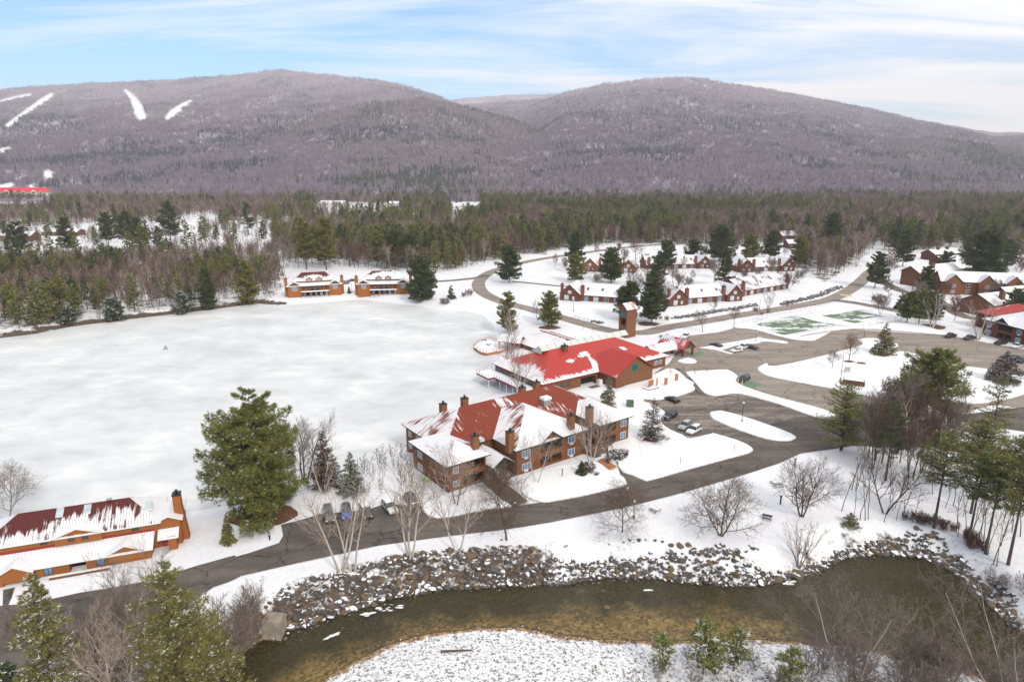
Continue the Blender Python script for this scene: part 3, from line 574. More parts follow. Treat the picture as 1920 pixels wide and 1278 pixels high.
def mesh_fence(px, label, name='chain_link_fence', h=3.0, step=4, m='metal_grey', rails=(0.05, 1.5, 3.0), r=.04, z0=LZ+.1, cat='fence'):
    c = [np.array(G(u, v, z0)) for u, v in px]; root = thing(name, label, cat, (c[0][0], c[0][1], z0)); o = c[0]; first = None
    for p, q in zip(c[:-1], c[1:]):
        n = max(1, int(np.linalg.norm(q-p)/step))
        for i in range(n+(q is c[-1])):
            x = p+(q-p)*i/n-o
            if first is None: b = MB(); b.bar((0, 0, 0), (0, 0, h), r*1.3, n=4); first = b.build('post', [M[m]], root); pm = first.data
            else: e = put('post', pm, root)
            (first if x is None else root.children and None); 
            if first.data.users > 1: e.location = (*x, 0)
    b = MB()
    for p, q in zip(c[:-1], c[1:]):
        for z in rails: b.bar((*(p-o), z*h/3), (*(q-o), z*h/3), r, n=4)
    b.build('rail', [M[m]], root); return root
mesh_fence([(1392, 610), (1448, 592), (1520, 577), (1572, 565), (1700, 589)], 'tall wire fence on the road side of the tennis courts')
mesh_fence([(1416, 608), (1468, 630), (1585, 608), (1618, 617), (1700, 603)], 'tall wire fence on the parking side of the tennis courts')
def px_height(x, y, z0, v):                         # height of a thing standing at (x,y,z0) whose top is seen at row v
    up = 639-v; ty = F*cT+up*sT; return H+(y/ty)*(-F*sT+up*cT)-z0
def stand(u, vb, vt=None): x, y, z = hit(u, vb); return x, y, z, (px_height(x, y, z, vt) if vt else 0)
def ppm(x, y, z): return F/(y*cT-(z-H)*sT)
# ------------------------------------------------------------------ buildings
WIN = {}
def window(parent, p, ang, w_=1.6, h=1.3, glass='glass_sky_tone', frame='trim_white', div=1, name='window'):
    key = (round(w_, 2), round(h, 2), glass, frame, div)
    if key not in WIN:
        b = MB(); f = .09
        b.box(-w_/2-f, w_/2+f, -.07, .02, -f, 0).box(-w_/2-f, w_/2+f, -.07, .02, h, h+f).box(-w_/2-f, -w_/2, -.07, .02, 0, h).box(w_/2, w_/2+f, -.07, .02, 0, h)
        for k in range(1, div+1): x = -w_/2+w_*k/(div+1); b.box(x-.035, x+.035, -.06, .02, 0.003, h-.003)
        o = b.build('f', [M[frame]]); c = MB(); c.poly([(-w_/2, -.025, 0), (w_/2, -.025, 0), (w_/2, -.025, h), (-w_/2, -.025, h)]); g_ = c.build('g', [M[glass]]); WIN[key] = (o.data, g_.data); bpy.data.objects.remove(o); bpy.data.objects.remove(g_)
    a, g_ = WIN[key]; o = put(name, a, parent, loc=p, rz=ang); put('pane', g_, o); return o
class Bld:
    def __init__(s, name, label, cat, o, ang, z=LZ, group=None):
        s.o = o; s.a = math.radians(ang); s.z = z; s.root = thing(name, label, cat, (o[0], o[1], z), s.a, group)
        s.W = MB(); s.Rf = MB(); s.T = MB(); s.wm = ['wood_brown', 'dark_inside']; s.n = 0
    def P(s, u, v, z):                            # pixel at height z -> local
        x, y = G(u, v, z); dx, dy = x-s.o[0], y-s.o[1]; c, q = math.cos(s.a), math.sin(s.a); return (dx*c+dy*q, -dx*q+dy*c, z-s.z)
    def wall(s, p0, p1, z0, z1, holes=(), depth=1.6, m=0, gable=None):
        p0 = Vector((*p0, 0)); p1 = Vector((*p1, 0)); d = (p1-p0); L = d.length; d.normalize(); n = Vector((d.y, -d.x, 0))
        us = sorted({0., L, *[h[0] for h in holes], *[h[1] for h in holes]}); zs = sorted({z0, z1, *[h[2] for h in holes], *[h[3] for h in holes]})
        at = lambda u, z, k=0: p0+d*u+Vector((0, 0, z))-n*k
        for a, b_ in zip(us[:-1], us[1:]):
            for c, e in zip(zs[:-1], zs[1:]):
                if any(h[0] <= a and b_ <= h[1] and h[2] <= c and e <= h[3] for h in holes): continue
                s.W.poly([at(a, c), at(b_, c), at(b_, e), at(a, e)], m)
        for a, b_, c, e in [h[:4] for h in holes]:
            s.W.poly([at(a, c, depth), at(b_, c, depth), at(b_, e, depth), at(a, e, depth)], 1)
            s.W.poly([at(a, c), at(a, c, depth), at(a, e, depth), at(a, e)], m); s.W.poly([at(b_, c, depth), at(b_, c), at(b_, e), at(b_, e, depth)], m)
            s.W.poly([at(a, c), at(b_, c), at(b_, c, depth), at(a, c, depth)], m); s.W.poly([at(a, e, depth), at(b_, e, depth), at(b_, e), at(a, e)], 1)
    def grid(s, a, b_, c, d, f, n=14, m=8, th=.24):      # one roof plane, snow cover varying over it
        a, b_, c, d = map(Vector, (a, b_, c, d)); at = lambda u, v: (a*(1-u)+b_*u)*(1-v)+(d*(1-u)+c*u)*v
        for i in range(n):
            for j in range(m): q = [(i/n, j/m), ((i+1)/n, j/m), ((i+1)/n, (j+1)/m), (i/n, (j+1)/m)]; s.Rf.slab([at(*k) for k in q], 0, [f(*k) for k in q], th)
    def box(s, x0, x1, y0, y1, z0, z1, S_=(), E_=(), N_=(), W_=(), m=0):
        s.wall((x0, y0), (x1, y0), z0, z1, S_, m=m); s.wall((x1, y0), (x1, y1), z0, z1, E_, m=m); s.wall((x1, y1), (x0, y1), z0, z1, N_, m=m); s.wall((x0, y1), (x0, y0), z0, z1, W_, m=m)
    def roof(s, x0, x1, y0, y1, ze, rise, axis='x', ends='hh', snow=(.5, .5, .5, .5), ov=.7, wall=True, th=.24):
        # snow = south, east, north, west ; rise = height of ridge above the eave ; coordinates of the wall box
        a0, a1, b0, b1 = x0-ov, x1+ov, y0-ov, y1+ov; sS, sE, sN, sW = snow; s.n += 1; ze = ze+.004*s.n; z1 = ze+rise
        if axis == 'x':
            w_ = (b1-b0)/2; ym = (b0+b1)/2; r0 = a0+(w_ if ends[0] == 'h' else 0); r1 = a1-(w_ if ends[1] == 'h' else 0); A, B = (r0, ym, z1), (r1, ym, z1)
            if sS is not None: s.Rf.slab([(a0, b0, ze), (a1, b0, ze), B, A], 0, sS, th)
            s.Rf.slab([(a1, b1, ze), (a0, b1, ze), A, B], 0, sN, th)
            if ends[1] == 'h': s.Rf.slab([(a1, b0, ze), (a1, b1, ze), B], 0, sE, th)
            elif wall: s.W.poly([(x1, y0, ze-.05), (x1, y1, ze-.05), (x1, ym, z1-.3)], 0)
            if ends[0] == 'h': s.Rf.slab([(a0, b1, ze), (a0, b0, ze), A], 0, sW, th)
            elif wall: s.W.poly([(x0, y1, ze-.05), (x0, y0, ze-.05), (x0, ym, z1-.3)], 0)
        else:
            w_ = (a1-a0)/2; xm = (a0+a1)/2; r0 = b0+(w_ if ends[0] == 'h' else 0); r1 = b1-(w_ if ends[1] == 'h' else 0); A, B = (xm, r0, z1), (xm, r1, z1)
            s.Rf.slab([(a1, b0, ze), (a1, b1, ze), B, A], 0, sE, th); s.Rf.slab([(a0, b1, ze), (a0, b0, ze), A, B], 0, sW, th)
            if ends[0] == 'h': s.Rf.slab([(a0, b0, ze), (a1, b0, ze), A], 0, sS, th)
            elif wall: s.W.poly([(x0, y0, ze-.05), (x1, y0, ze-.05), (xm, y0, z1-.3)], 0)
            if ends[1] == 'h': s.Rf.slab([(a1, b1, ze), (a0, b1, ze), B], 0, sN, th)
            elif wall: s.W.poly([(x1, y1, ze-.05), (x0, y1, ze-.05), (xm, y1, z1-.3)], 0)
    def win(s, side, xy, z, w_=1.6, h=1.3, **k):
        ang = {'s': 0, 'e': math.pi/2, 'n': math.pi, 'w': -math.pi/2}[side]; return window(s.root, (xy[0], xy[1], z), ang, w_, h, **k)
    def chimney(s, x, y, z0, z1, w_=1.3, d=1.1, m='chimney_wood', cap=True):
        b = MB(); b.box(x-w_/2, x+w_/2, y-d/2, y+d/2, z0, z1); b.box(x-w_/2-.08, x+w_/2+.08, y-d/2-.08, y+d/2+.08, z1-.003, z1+.14, 1); b.lathe([(.2, 0), (.2, .5), (.32, .55), (.32, .62), (0, .66)], (x, y, z1+.14), 8, 1)
        return b.build('chimney', [M[m], M['metal_dark']], s.root)
    def rail(s, pts, z, h=1.05, step=1.4, m='trim_brown', name='railing', r=.035, bars=2):
        b = MB(); pts = [Vector((*p, z)) for p in pts]
        for p, q in zip(pts[:-1], pts[1:]):
            n = max(1, int((q-p).length/step))
            for i in range(n+1): t = p.lerp(q, i/n); b.box(t.x-r*1.3, t.x+r*1.3, t.y-r*1.3, t.y+r*1.3, z, z+h)
            for k in range(bars): zz_ = z+h*(k+1)/bars; b.bar(p+Vector((0, 0, h*(k+1)/bars)), q+Vector((0, 0, h*(k+1)/bars)), r, n=4)
        return b.build(name, [M[m]], s.root)
    def done(s, roofm='roof_rust', fascia='trim_green', wall='wood_brown', inside='dark_inside'):
        s.wo = s.W.build('wall', [M[wall], M[inside]], s.root)
        if s.Rf.f: s.ro = s.Rf.build('roof', [M[roofm], M[fascia]], s.root)
        return s.root
def panes(b, side, xs_, y, zs_, w_=1.6, h=1.3, **k):
    for x in xs_:
        for z in zs_: b.win(side, (x, y) if side in 'sn' else (y, x), z, w_, h, **k)
# ---- the brown lodge (south front wings), world angle 36 degrees
def lodge(o, ang, label, main=True):
    b = Bld('apartment_lodge', label, 'apartment building', o, ang); E = 6.2; z0 = -2.6
    H2 = [(4.9, 7.7, .45, 2.4), (8.1, 11.0, .45, 2.4), (4.9, 11.0, 3.45, 5.3)]
    b.box(-11.7, 34.2, 9.4, 27.8, z0, E)
    b.box(.8, 20.2, .8, 9.4, z0, E, S_=[(6.6, 9.5, .5, 2.4), (9.8, 12.7, .5, 2.4), (6.6, 12.7, 3.5, 5.6)])
    b.box(25.3, 34.8, .8, 15.4, z0, E, S_=[(.8, 5.2, .5, 2.4), (.8, 5.2, 3.5, 5.6)])
    b.roof(-11.7, 34.2, 9.4, 27.8, E, 4.95, 'x', 'hh', (.42, .5, .5, .56), .8)
    if main:
        b.box(-15.2, -5.8, 2.8, 17.6, z0, E, S_=[(3.6, 9.1, .5, 2.4), (5.2, 9.1, 3.5, 5.6)])
        b.roof(-15.2, -5.8, 2.8, 17.6, E, 2.6, 'y', 'hh', (.93, .6, .7, .95), .8)
    b.roof(.8, 20.2, .8, 22, E, 4.97, 'y', 'hh', (.84, .70, .5, .56), .8)
    b.roof(25.3, 34.8, .8, 15.4, E, 2.6, 'y', 'hh', (.95, .9, .8, .86), .8)
    b.Rf.slab([(6.4, -.5, E+.12), (9.7, -.5, E+2.5), (9.7, 6.6, E+2.5), (6.4, 0.2, E+.12)][::1], 0, .9); b.Rf.slab([(9.7, -.5, E+2.5), (13.0, -.5, E+.12), (13.0, .2, E+.12), (9.7, 6.6, E+2.5)], 0, .85)
    b.W.poly([(6.9, .55, E-.4), (12.5, .55, E-.4), (9.7, .55, E+2.1)], 0); b.W.poly([(6.9, .55, E-.4), (6.9, .8, E-.4), (12.5, .8, E-.4), (12.5, .55, E-.4)], 0)
    panes(b, 's', [3.4], .8, [.9, 3.9], 2.1, 1.35, div=2); panes(b, 's', [16.4], .8, [.9, 3.9], 1.9, 1.35, div=1)
    for x in (3.4, 16.4):
        for z in (.35, 3.35): q = MB(); q.box(x-.5, x+.5, .62, .8, z-.0, z+.36); q.build('air_conditioner', [M['trim_white']], b.root)
    panes(b, 's', [33.0], .8, [.9, 3.9], 1.7, 1.4, div=1)
    for u0, u1, z in ((7.4, 13.5, .5), (7.4, 13.5, 3.5), (26.1, 30.5, .5), (26.1, 30.5, 3.5)): b.rail([(u0, .86), (u1, .86)], z, .9, .5, bars=1)
    if main:
        panes(b, 'w', [15.0, 14.0], -15.2, [.6, 3.5], .9, 1.35); panes(b, 'w', [25.8, 22.0, 19.4], -11.7, [-1.8, .9, 3.8], 1.3, 1.2)
        panes(b, 's', [-13.2], 2.8, [.9, 3.9], 1.2, 1.2)
        for u0, u1, z in ((-11.6, -6.1, .5), (-10, -6.1, 3.5)): b.rail([(u0, 2.86), (u1, 2.86)], z, .9, .5, bars=1)
        q = MB()                                   # stair roof between the wings
        q.slab([(-5.4, .6, 3.5), (-2.6, .6, 5.4), (-2.6, 9.0, 5.4), (-5.4, 9.0, 3.5)], 0, 1.); q.slab([(-2.6, .6, 5.4), (.4, .6, 3.5), (.4, 9.0, 3.5), (-2.6, 9.0, 5.4)], 0, .95)
        q.box(-5.2, -4.95, .8, 1.05, -1, 3.4, 1).box(0.1, .35, .8, 1.05, -1, 3.4, 1).box(-5.0, .1, 1.2, 1.4, -1.0, .2, 2).bar((-5, .8, 3.6), (-2.6, .8, 5.2), .09, 1).bar((-2.6, .8, 5.2), (.1, .8, 3.6), .09, 1).bar((-5, .8, 3.5), (.1, .8, 3.5), .1, 1)
        q.build('stair_porch', [M['roof_rust'], M['trim_green'], M['deck_grey']], b.root)
        q = MB(); q.box(20.4, 25.1, -2.0, 6.0, .2, .45); [q.box(x, x+.16, -2.0, -1.84, -.3, 3.2) for x in (20.4, 25.0)]; q.box(20.4, 25.1, -2.0, -1.9, 3.05, 3.2)
        for k in range(4): q.box(20.8, 22.8, -2.3-.3*k, -2.0-.3*k, -.4, .2-.12*k)
        q.build('entrance_deck', [M['deck_grey']], b.root); b.rail([(20.4, 1), (20.4, -2), (25.1, -2), (25.1, .5)], .45, 1.0, 1.1, m='deck_wood')
    ch = [(831, 769, 11), (871, 758, 12), (890, 837, 9.6), (956, 829, 9.6), (1070, 797, 9.6), (1105, 782, 9.8), (979, 737, 11), (1006, 727, 11)]
    if main:
        for u, v, z in ch:
            x, y, _ = b.P(u, v, z); b.chimney(x, y, z-b.z-2.2, z-b.z+2.5 if z < 10 else z-b.z+1.6, 1.5, 1.3)
        x, y, _ = b.P(1023, 748, 11.9); q = MB(); q.box(x-1, x+1, y-.8, y+.8, 8, 9.9, 0).box(x-1.15, x+1.15, y-.95, y+.95, 9.9, 10.5, 1); q.build('rooftop_vent', [M['metal_grey'], M['trim_white']], b.root)
        for u, v, z in ((974, 788, 10.6), (901, 823, 9.6), (835, 788, 10.5)):
            x, y, _ = b.P(u, v, z); q = MB(); q.box(x-.55, x+.55, y-.8, y+.8, z-b.z-.3, z-b.z+.28); q.build('skylight', [M['glass_pale']], b.root)
    return b
b = lodge(G(967, 846, 8.2), 36, 'brown two storey lodge with rusty red and snowy hip roofs beside the frozen lake'); b.done('roof_rust')
# ---- clubhouse, 35 degrees
b = Bld('clubhouse', 'clubhouse with a bright red metal roof, round teal window and pale ridge skylight', 'clubhouse', G(1017, 721, 5.8), 35); z0 = -2.6; E = 3.8
b.box(.9, 52.5, .9, 26, z0, E, S_=[(14.5, 20.5, -.2, 2.6)]); b.roof(.9, 52.5, .9, 26, E, 5.7, 'x', 'hh', (None, [.45, .45, .02], .3, [.75, .75, .02]), .9)
blob = lambda u, v, cu, cv, su, sv, k: k*math.exp(-((u-cu)/su)**2-((v-cv)/sv)**2)
b.grid((0, 0, E+.004), (53.4, 0, E+.004), (39.95, 13.45, E+5.704), (13.45, 13.45, E+5.704), lambda u, v: max(.02, .74-v*1.8 if u < .45 else .72-v*1.8, blob(u, v, .24, .50, .08, .12, .70), blob(u, v, .40, .62, .11, .13, .74), blob(u, v, .33, .56, .06, .1, .72), blob(u, v, .43, .3, .035, .35, .95), blob(u, v, .82, .55, .05, .14, .78), blob(u, v, .70, .5, .06, .14, .8), blob(u, v, .90, .5, .04, .08, .66)), 26, 12)
b.wall((22.8, -6.6), (38.4, -6.6), z0, E+.0); b.wall((38.4, -6.6), (38.4, 1), z0, E); b.wall((22.8, 1), (22.8, -6.6), z0, E)
b.roof(22.8, 38.4, -6.6, 11.5, E, 5.3, 'y', 'gh', (.3, [.20, .28, .1, .1], .2, [.1, .5, .12, .12]), .9)
q = MB(); n = 24
for rr_, yy_, mm in ((1.35, -6.66, 1), (1.1, -6.72, 0)):
    q.poly([(30.6+rr_*math.cos(6.283*i/n), yy_, E+.75+rr_*math.sin(6.283*i/n)) for i in range(n)][::-1] if False else [(30.6+rr_*math.cos(6.283*i/n), yy_, E+1.55+rr_*math.sin(6.283*i/n)) for i in range(n)], mm)
q.build('round_window', [M['teal_dark'], M['teal']], b.root)
q = MB()                                     # skylight ridge, clerestory panels on the lake side and above
q.slab([(9.6, 13.0, 9.35), (46.8, 13.0, 9.35), (46.8, 14.6, 10.6), (9.6, 14.6, 10.6)], 0, .0, .2); q.slab([(46.8, 18.0, 8.6), (9.6, 18.0, 8.6), (9.6, 14.6, 10.6), (46.8, 14.6, 10.6)], 0, .0, .2)
q.poly([(9.7, 18, 8.2), (9.7, 13.1, 8.2), (9.7, 13.1, 9.2), (9.7, 14.6, 10.4), (9.7, 18, 8.5)], 0); q.poly([(46.7, 13.1, 8.2), (46.7, 18, 8.2), (46.7, 18, 8.5), (46.7, 14.6, 10.4), (46.7, 13.1, 9.2)], 0)
for i in range(13): x = 9.6+i*3.1; q.bar((x, 12.98, 9.43), (x, 14.6, 10.68), .05, 2, 4)
q.build('ridge_skylight', [M['skylight_panel'], M['trim_white'], M['metal_grey']], b.root)
b.chimney(17.5, 11.5, 6, 10.2, 1.8, 1.5, 'brick_dark')
panes(b, 's', [48, 50], .9, [1.4], 1.2, 1.2); panes(b, 's', [5.5, 8, 10.5], .9, [1.2], 1.4, 1.2, glass='glass_dark', frame='trim_brown'); panes(b, 'w', [4, 8, 12, 16, 20, 24], .9, [.8], 2.4, 1.9, glass='glass_dark', frame='trim_brown')
# porch wing at the east end
b.roof(54, 66, 7.5, 13.5, 2.6, 2.2, 'x', 'gg', ([.62, .62, .55, .5], .2, .3, .2), .5, wall=False)
b.roof(66, 71.5, 5.0, 16.0, 2.7, 2.9, 'y', 'gg', (.2, .15, .2, [.62, .4, .5, .6]), .6, wall=True)
for x, y in ((66.3, 5.3), (71.2, 5.3), (66.3, 15.5), (71.2, 15.5), (66.3, 10.4), (71.2, 10.4), (60, 8), (60, 13)): q = MB(); q.box(x-.32, x+.32, y-.32, y+.32, -.3, 2.7); q.build('porch_post', [M['wood_brown']], b.root)
q = MB(); q.poly([(68.75+.9*math.cos(6.283*i/16), 4.9, 4.0+.9*math.sin(6.283*i/16)) for i in range(16)]); q.build('round_window', [M['teal_dark']], b.root)
q = MB(); q.box(20.8, 22.2, -1.5, -.2, -.2, 1.6).box(17, 20.3, -2.6, -.8, -.4, .2, 1); q.build('service_unit', [M['trim_white'], M['deck_grey']], b.root)
# lakeside deck on posts
D = [b.P(897, 697, 3.4), b.P(930, 690, 3.4), b.P(970, 716, 3.4), b.P(1010, 742, 3.4), b.P(975, 750, 3.4), b.P(930, 715, 3.4), b.P(917, 716, 3.4)]
q = MB(); zt = 1.5; ring = [(-5.6, 27.0), (-5.8, 19.8), (-3.6, 19.8), (-3.6, 1.0), (.88, 1.0), (.88, 27.5), (-1, 28)]
q.poly([(x, y, zt) for x, y in ring], 1)
for i in range(len(ring)): (x, y), (x2, y2) = ring[i], ring[(i+1) % len(ring)]; q.poly([(x, y, zt-.55), (x2, y2, zt-.55), (x2, y2, zt+.02), (x, y, zt+.02)], 0)
for x, y in [(-5.4, 26.5), (-5.4, 20.2), (-3.4, 17), (-3.4, 13.5), (-3.4, 10), (-3.4, 6.5), (-3.4, 3), (-1, 1.2)]: q.bar((x, y, -3), (x, y, zt-.5), .12, 2, 6)
q.build('deck', [M['deck_red'], M['snow_plain'], M['trim_white']], b.root); b.rail([(.88, 28), (-1, 28), (-5.6, 27.0), (-5.8, 19.8), (-3.6, 19.8), (-3.6, 1.0), (.8, 1.0)], zt, 1.05, 1.5, m='metal_dark', r=.022)
# pool hall roof behind
b.box(27, 46, 26.4, 55, z0, 1.8); b.roof(27, 46, 26.4, 55, 1.8, 2.9, 'y', 'hh', (.6, .4, .6, .70), .7)
q = MB(); q.slab([(37.2, 30, 4.75), (40.4, 30, 4.0), (40.4, 50, 4.0), (37.2, 50, 4.75)], 0, 0, .35); [q.bar((37.2, y, 4.79), (40.4, y, 4.04), .05, 2, 4) for y in range(30, 51, 4)]; q.build('ridge_skylight', [M['skylight_panel'], M['trim_red'], M['metal_grey']], b.root)
q = MB(); q.box(16, 26, 37, 39.5, -.7, -.4); q.box(16, 18.4, 26, 37, -.7, -.4); q.build('boardwalk', [M['deck_grey']], b.root); b.rail([(26, 37), (18.4, 37), (18.4, 27)], -.4, 1.0, 1.6, m='deck_wood'); b.rail([(26, 39.5), (16, 39.5), (16, 26)], -.4, 1.0, 1.6, m='deck_wood')
b.done('roof_red', 'trim_red', 'wood_tan')
# bell tower
x, y, z = hit(1174, 634); b = Bld('bell_tower', 'slender brown bell tower with red gable roof and teal arch behind the clubhouse', 'tower', (x, y), 35)
tw = 5.0; b.wall((0, 0), (tw, 0), -.5, 11.2); b.wall((tw, 0), (tw, 4.4), -.5, 11.2); b.wall((tw, 4.4), (0, 4.4), -.5, 11.2); b.wall((0, 4.4), (0, 0), -.5, 11.2, [(.7, 3.7, 5.0, 7.6)], depth=2)
b.roof(0, tw, 0, 4.4, 11.2, 2.4, 'x', 'gg', (.58, .2, .3, .2), .55)
q = MB(); n = 14; q.poly([(-.06, 2.2+1.75*math.cos(math.pi*i/n), 8.2+1.5*1.5*math.sin(math.pi*i/n)) for i in range(n+1)][::-1]); q.build('arch_panel', [M['teal']], b.root)
q = MB(); q.box(-.08, tw+.08, -.08, 0, 7.75, 8.0).box(-.08, 0, 0, 4.4, 7.75, 8.0); q.build('trim_band', [M['trim_red']], b.root)
b.done('roof_red', 'trim_red', 'wood_tan')
# pavilion and octagonal deck in the lake
x, y = G(960, 654, .8); b = Bld('gazebo', 'small open gazebo with a snowy red edged roof at the lake deck', 'gazebo', (x, y), -24, z=.9)
b.roof(-4, 4, -2.6, 2.6, 3.2, 2.1, 'x', 'gg', (.85, .5, .8, .5), .5, wall=False)
for px_ in (-4, 0, 4):
    for py_ in (-2.6, 2.6): q = MB(); q.box(px_-.14, px_+.14, py_-.14, py_+.14, -1.4, 3.1); q.build('post', [M['deck_wood']], b.root)
b.W.box(-4.3, 4.3, -2.9, 2.9, -.2, 0, 0); b.rail([(-4, -2.6), (4, -2.6), (4, 2.6)], 0, 1, 1, m='deck_wood'); b.done('roof_red', 'trim_red', 'deck_wood')
oc = [(888, 650), (897, 642), (910, 637), (920, 636), (928, 640), (945, 640), (952, 648), (950, 655), (912, 662), (900, 659)]
c0 = G(915, 650, 1.2); r_ = thing('lake_deck', 'wooden octagonal deck with rail floating in the frozen lake', 'deck', (c0[0], c0[1], 0)); q = MB(); L_ = [(G(u, v, 1.0)[0]-c0[0], G(u, v, 1.0)[1]-c0[1]) for u, v in oc][::-1]
A_ = sum(L_[i][0]*L_[(i+1) % 10][1]-L_[(i+1) % 10][0]*L_[i][1] for i in range(10)); L_ = L_ if A_ > 0 else L_[::-1]
q.poly([(x, y, 1.0) for x, y in L_], 1)
for i in range(10): (x, y), (x2, y2) = L_[i], L_[(i+1) % 10]; q.poly([(x, y, .1), (x2, y2, .1), (x2, y2, 1.02), (x, y, 1.02)], 0)
q.build('platform', [M['deck_wood'], M['snow_plain']], r_); q = MB()
for i in range(10):
    (x, y), (x2, y2) = L_[i], L_[(i+1) % 10]
    for t_ in (0, .5): q.box(x+(x2-x)*t_-.07, x+(x2-x)*t_+.07, y+(y2-y)*t_-.07, y+(y2-y)*t_+.07, 1, 2.1)
    q.bar((x, y, 2.05), (x2, y2, 2.05), .06, 0, 4); q.bar((x, y, 1.5), (x2, y2, 1.5), .03, 0, 4)
q.build('railing', [M['deck_wood']], r_)
def picnic(u, v, label, rz=0., dz=0., m='metal_dark', snow=False, name='picnic_table'):
    x, y, z = hit(u, v); r_ = thing(name, label, 'table' if 'table' in name else 'bench', (x, y, z+dz), rz); q = MB(); q.box(-.9, .9, -.38, .38, .70, .76); q.build('tabletop', [M['snow_plain' if snow else m]], r_)
    for s_ in (-1, 1): q = MB(); q.box(-.9, .9, s_*.78-.14, s_*.78+.14, .42, .47); q.build('seat', [M[m]], r_)
    for s_ in (-.6, .6): q = MB(); q.bar((s_, -.8, 0), (s_, .3, .72), .04, 0, 4).bar((s_, .8, 0), (s_, -.3, .72), .04, 0, 4).bar((s_, -.8, .41), (s_, .8, .41), .035, 0, 4); q.build('leg', [M[m]], r_)
picnic(908, 645, 'dark picnic table on the octagonal deck', .3, 1.0); picnic(916, 652, 'snow dusted picnic table on the octagonal deck', -.4, 1.0, snow=True)
# ---- the orange house, 20 degrees
b = Bld('orange_house', 'long orange house with a maroon snow streaked roof by the lake at lower left', 'house', G(345, 1000, 2), 20); z0 = -2
b.box(-46, -29, -2.6, 4.4, z0, 3.9); b.roof(-46, -28, -2.6, 4.4, 3.9, 2.5, 'x', 'gg', (.9, .8, .8, .8), .7)
b.box(-29, -3.4, -3.6, 5.4, z0, 5.2); b.roof(-29, -3.4, -3.6, 5.4, 5.2, 3.1, 'x', 'hh', ([.66, .60, .36, .30], [.85, .85, .55], .3, [.80, .72, .60]), .7)
b.box(-46, -4.4, -6.7, -3.6, z0, 2.1, S_=[(29.6, 32, -.4, 1.6), (18.8, 20.6, .3, 1.8)])
b.Rf.slab([(-46.5, -7.3, 2.05), (-3.9, -7.3, 2.05), (-3.9, -3.62, 3.5), (-46.5, -3.62, 3.5)], 0, .98)
b.W.poly([(-4.4, -6.7, 2.0), (-4.4, -3.6, 2.0), (-4.4, -3.6, 3.4)], 0); q = MB(); q.box(-29, -3.9, -3.70, -3.602, 3.4, 3.85); q.build('trim_board', [M['trim_red']], b.root)
def gable(xc, hw, yf, zf, rise, back, snow=.95, wall_=True, ze=None):
    b.Rf.slab([(xc-hw, yf, zf), (xc, yf, zf+rise), (xc, back, zf+rise), (xc-hw, back-hw*.6, zf)], 0, snow); b.Rf.slab([(xc, yf, zf+rise), (xc+hw, yf, zf), (xc+hw, back-hw*.6, zf), (xc, back, zf+rise)], 0, snow)
    b.W.poly([(xc-hw+.5, yf+.45, zf-.35), (xc+hw-.5, yf+.45, zf-.35), (xc, yf+.45, zf+rise-.35)], 0)
    b.W.poly([(xc-hw+.5, yf+.45, zf-1.6), (xc+hw-.5, yf+.45, zf-1.6), (xc+hw-.5, yf+.45, zf-.35), (xc-hw+.5, yf+.45, zf-.35)], 0)
gable(-15.2, 4.0, -4.6, 5.3, 1.35, 1.0); gable(-8.0, 3.2, -7.5, 2.2, 1.4, -4.4, .9); gable(-23.6, 2.6, -8.2, 2.1, 1.4, -5, .97)
b.wall((-26.0, -7.7), (-21.2, -7.7), z0, 2.0, [(.7, 4.1, -.6, 1.4)], depth=2.5); b.wall((-21.2, -7.7), (-21.2, -6.7), z0, 2.0); b.wall((-26, -6.7), (-26, -7.7), z0, 2.0)
q = MB(); q.box(-19, -10.5, -8.2, -7.9, -1.5, .5); q.box(-19.1, -10.4, -8.3, -7.8, .5, .58, 1); q.build('garden_wall', [M['brick_dark'], M['trim_white']], b.root)
b.box(-3.4, .2, -3.4, 3.6, z0, 4.9); b.roof(-3.4, .2, -3.4, 3.6, 4.9, 1.0, 'y', 'gh', (.95, .95, .8, .8), .45)
b.Rf.slab([(-3.4, -5.4, 2.5), (-.1, -5.4, 2.5), (-.1, -3.41, 3.4), (-3.4, -3.41, 3.4)], 0, .98); b.wall((-.5, -5.2), (-.5, -3.4), z0, 2.7); b.wall((-1.8, -5.2), (-.5, -5.2), z0, 2.7)
q = MB(); q.box(-3.0, -2.0, -3.52, -3.41, 0, 2.1); q.build('door', [M['deck_red']], b.root)
b.chimney(-.1, -1.4, z0, 8.7, 1.3, 1.6, 'wood_orange'); b.W.poly([(.55, -2.2, -1.5), (1.3, -2.2, -1.5), (.56, -2.2, 6.5)], 0); b.W.poly([(1.3, -2.2, -1.5), (1.3, -.6, -1.5), (.56, -.6, 6.5), (.56, -2.2, 6.5)], 0)
for u, v, z in ((115, 975, 8.3), (166, 966, 8.5), (281, 958, 8.0)):
    x, y, _ = b.P(u, v, z); zr = 5.2+3.1*min(1, (y+4.3)/5.2); q = MB(); sx = .55; q.slab([(x-sx, y-.8, zr-.35), (x+sx, y-.8, zr-.35), (x+sx, y+.8, zr+.60), (x-sx, y+.8, zr+.60)], 0, 0, .2); q.build('skylight', [M['glass_pale'], M['trim_white']], b.root)
for x, z in ((-20.3, 4.2), (-6.8, 4.1), (-30, 4.1)): b.win('s', (x, -3.6), z, .9, .9, glass='glass_dark', frame='trim_brown')
for x in (-16.2, -14.2): b.win('s', (x, -4.15), 4.3, .8, .9, glass='glass_dark', frame='trim_brown')
for x in (-27.5, -19.4, -11.9, -10.2): b.win('s', (x, -6.7), .35, 1.1, 1.3, glass='glass_sky_tone', frame='trim_green')
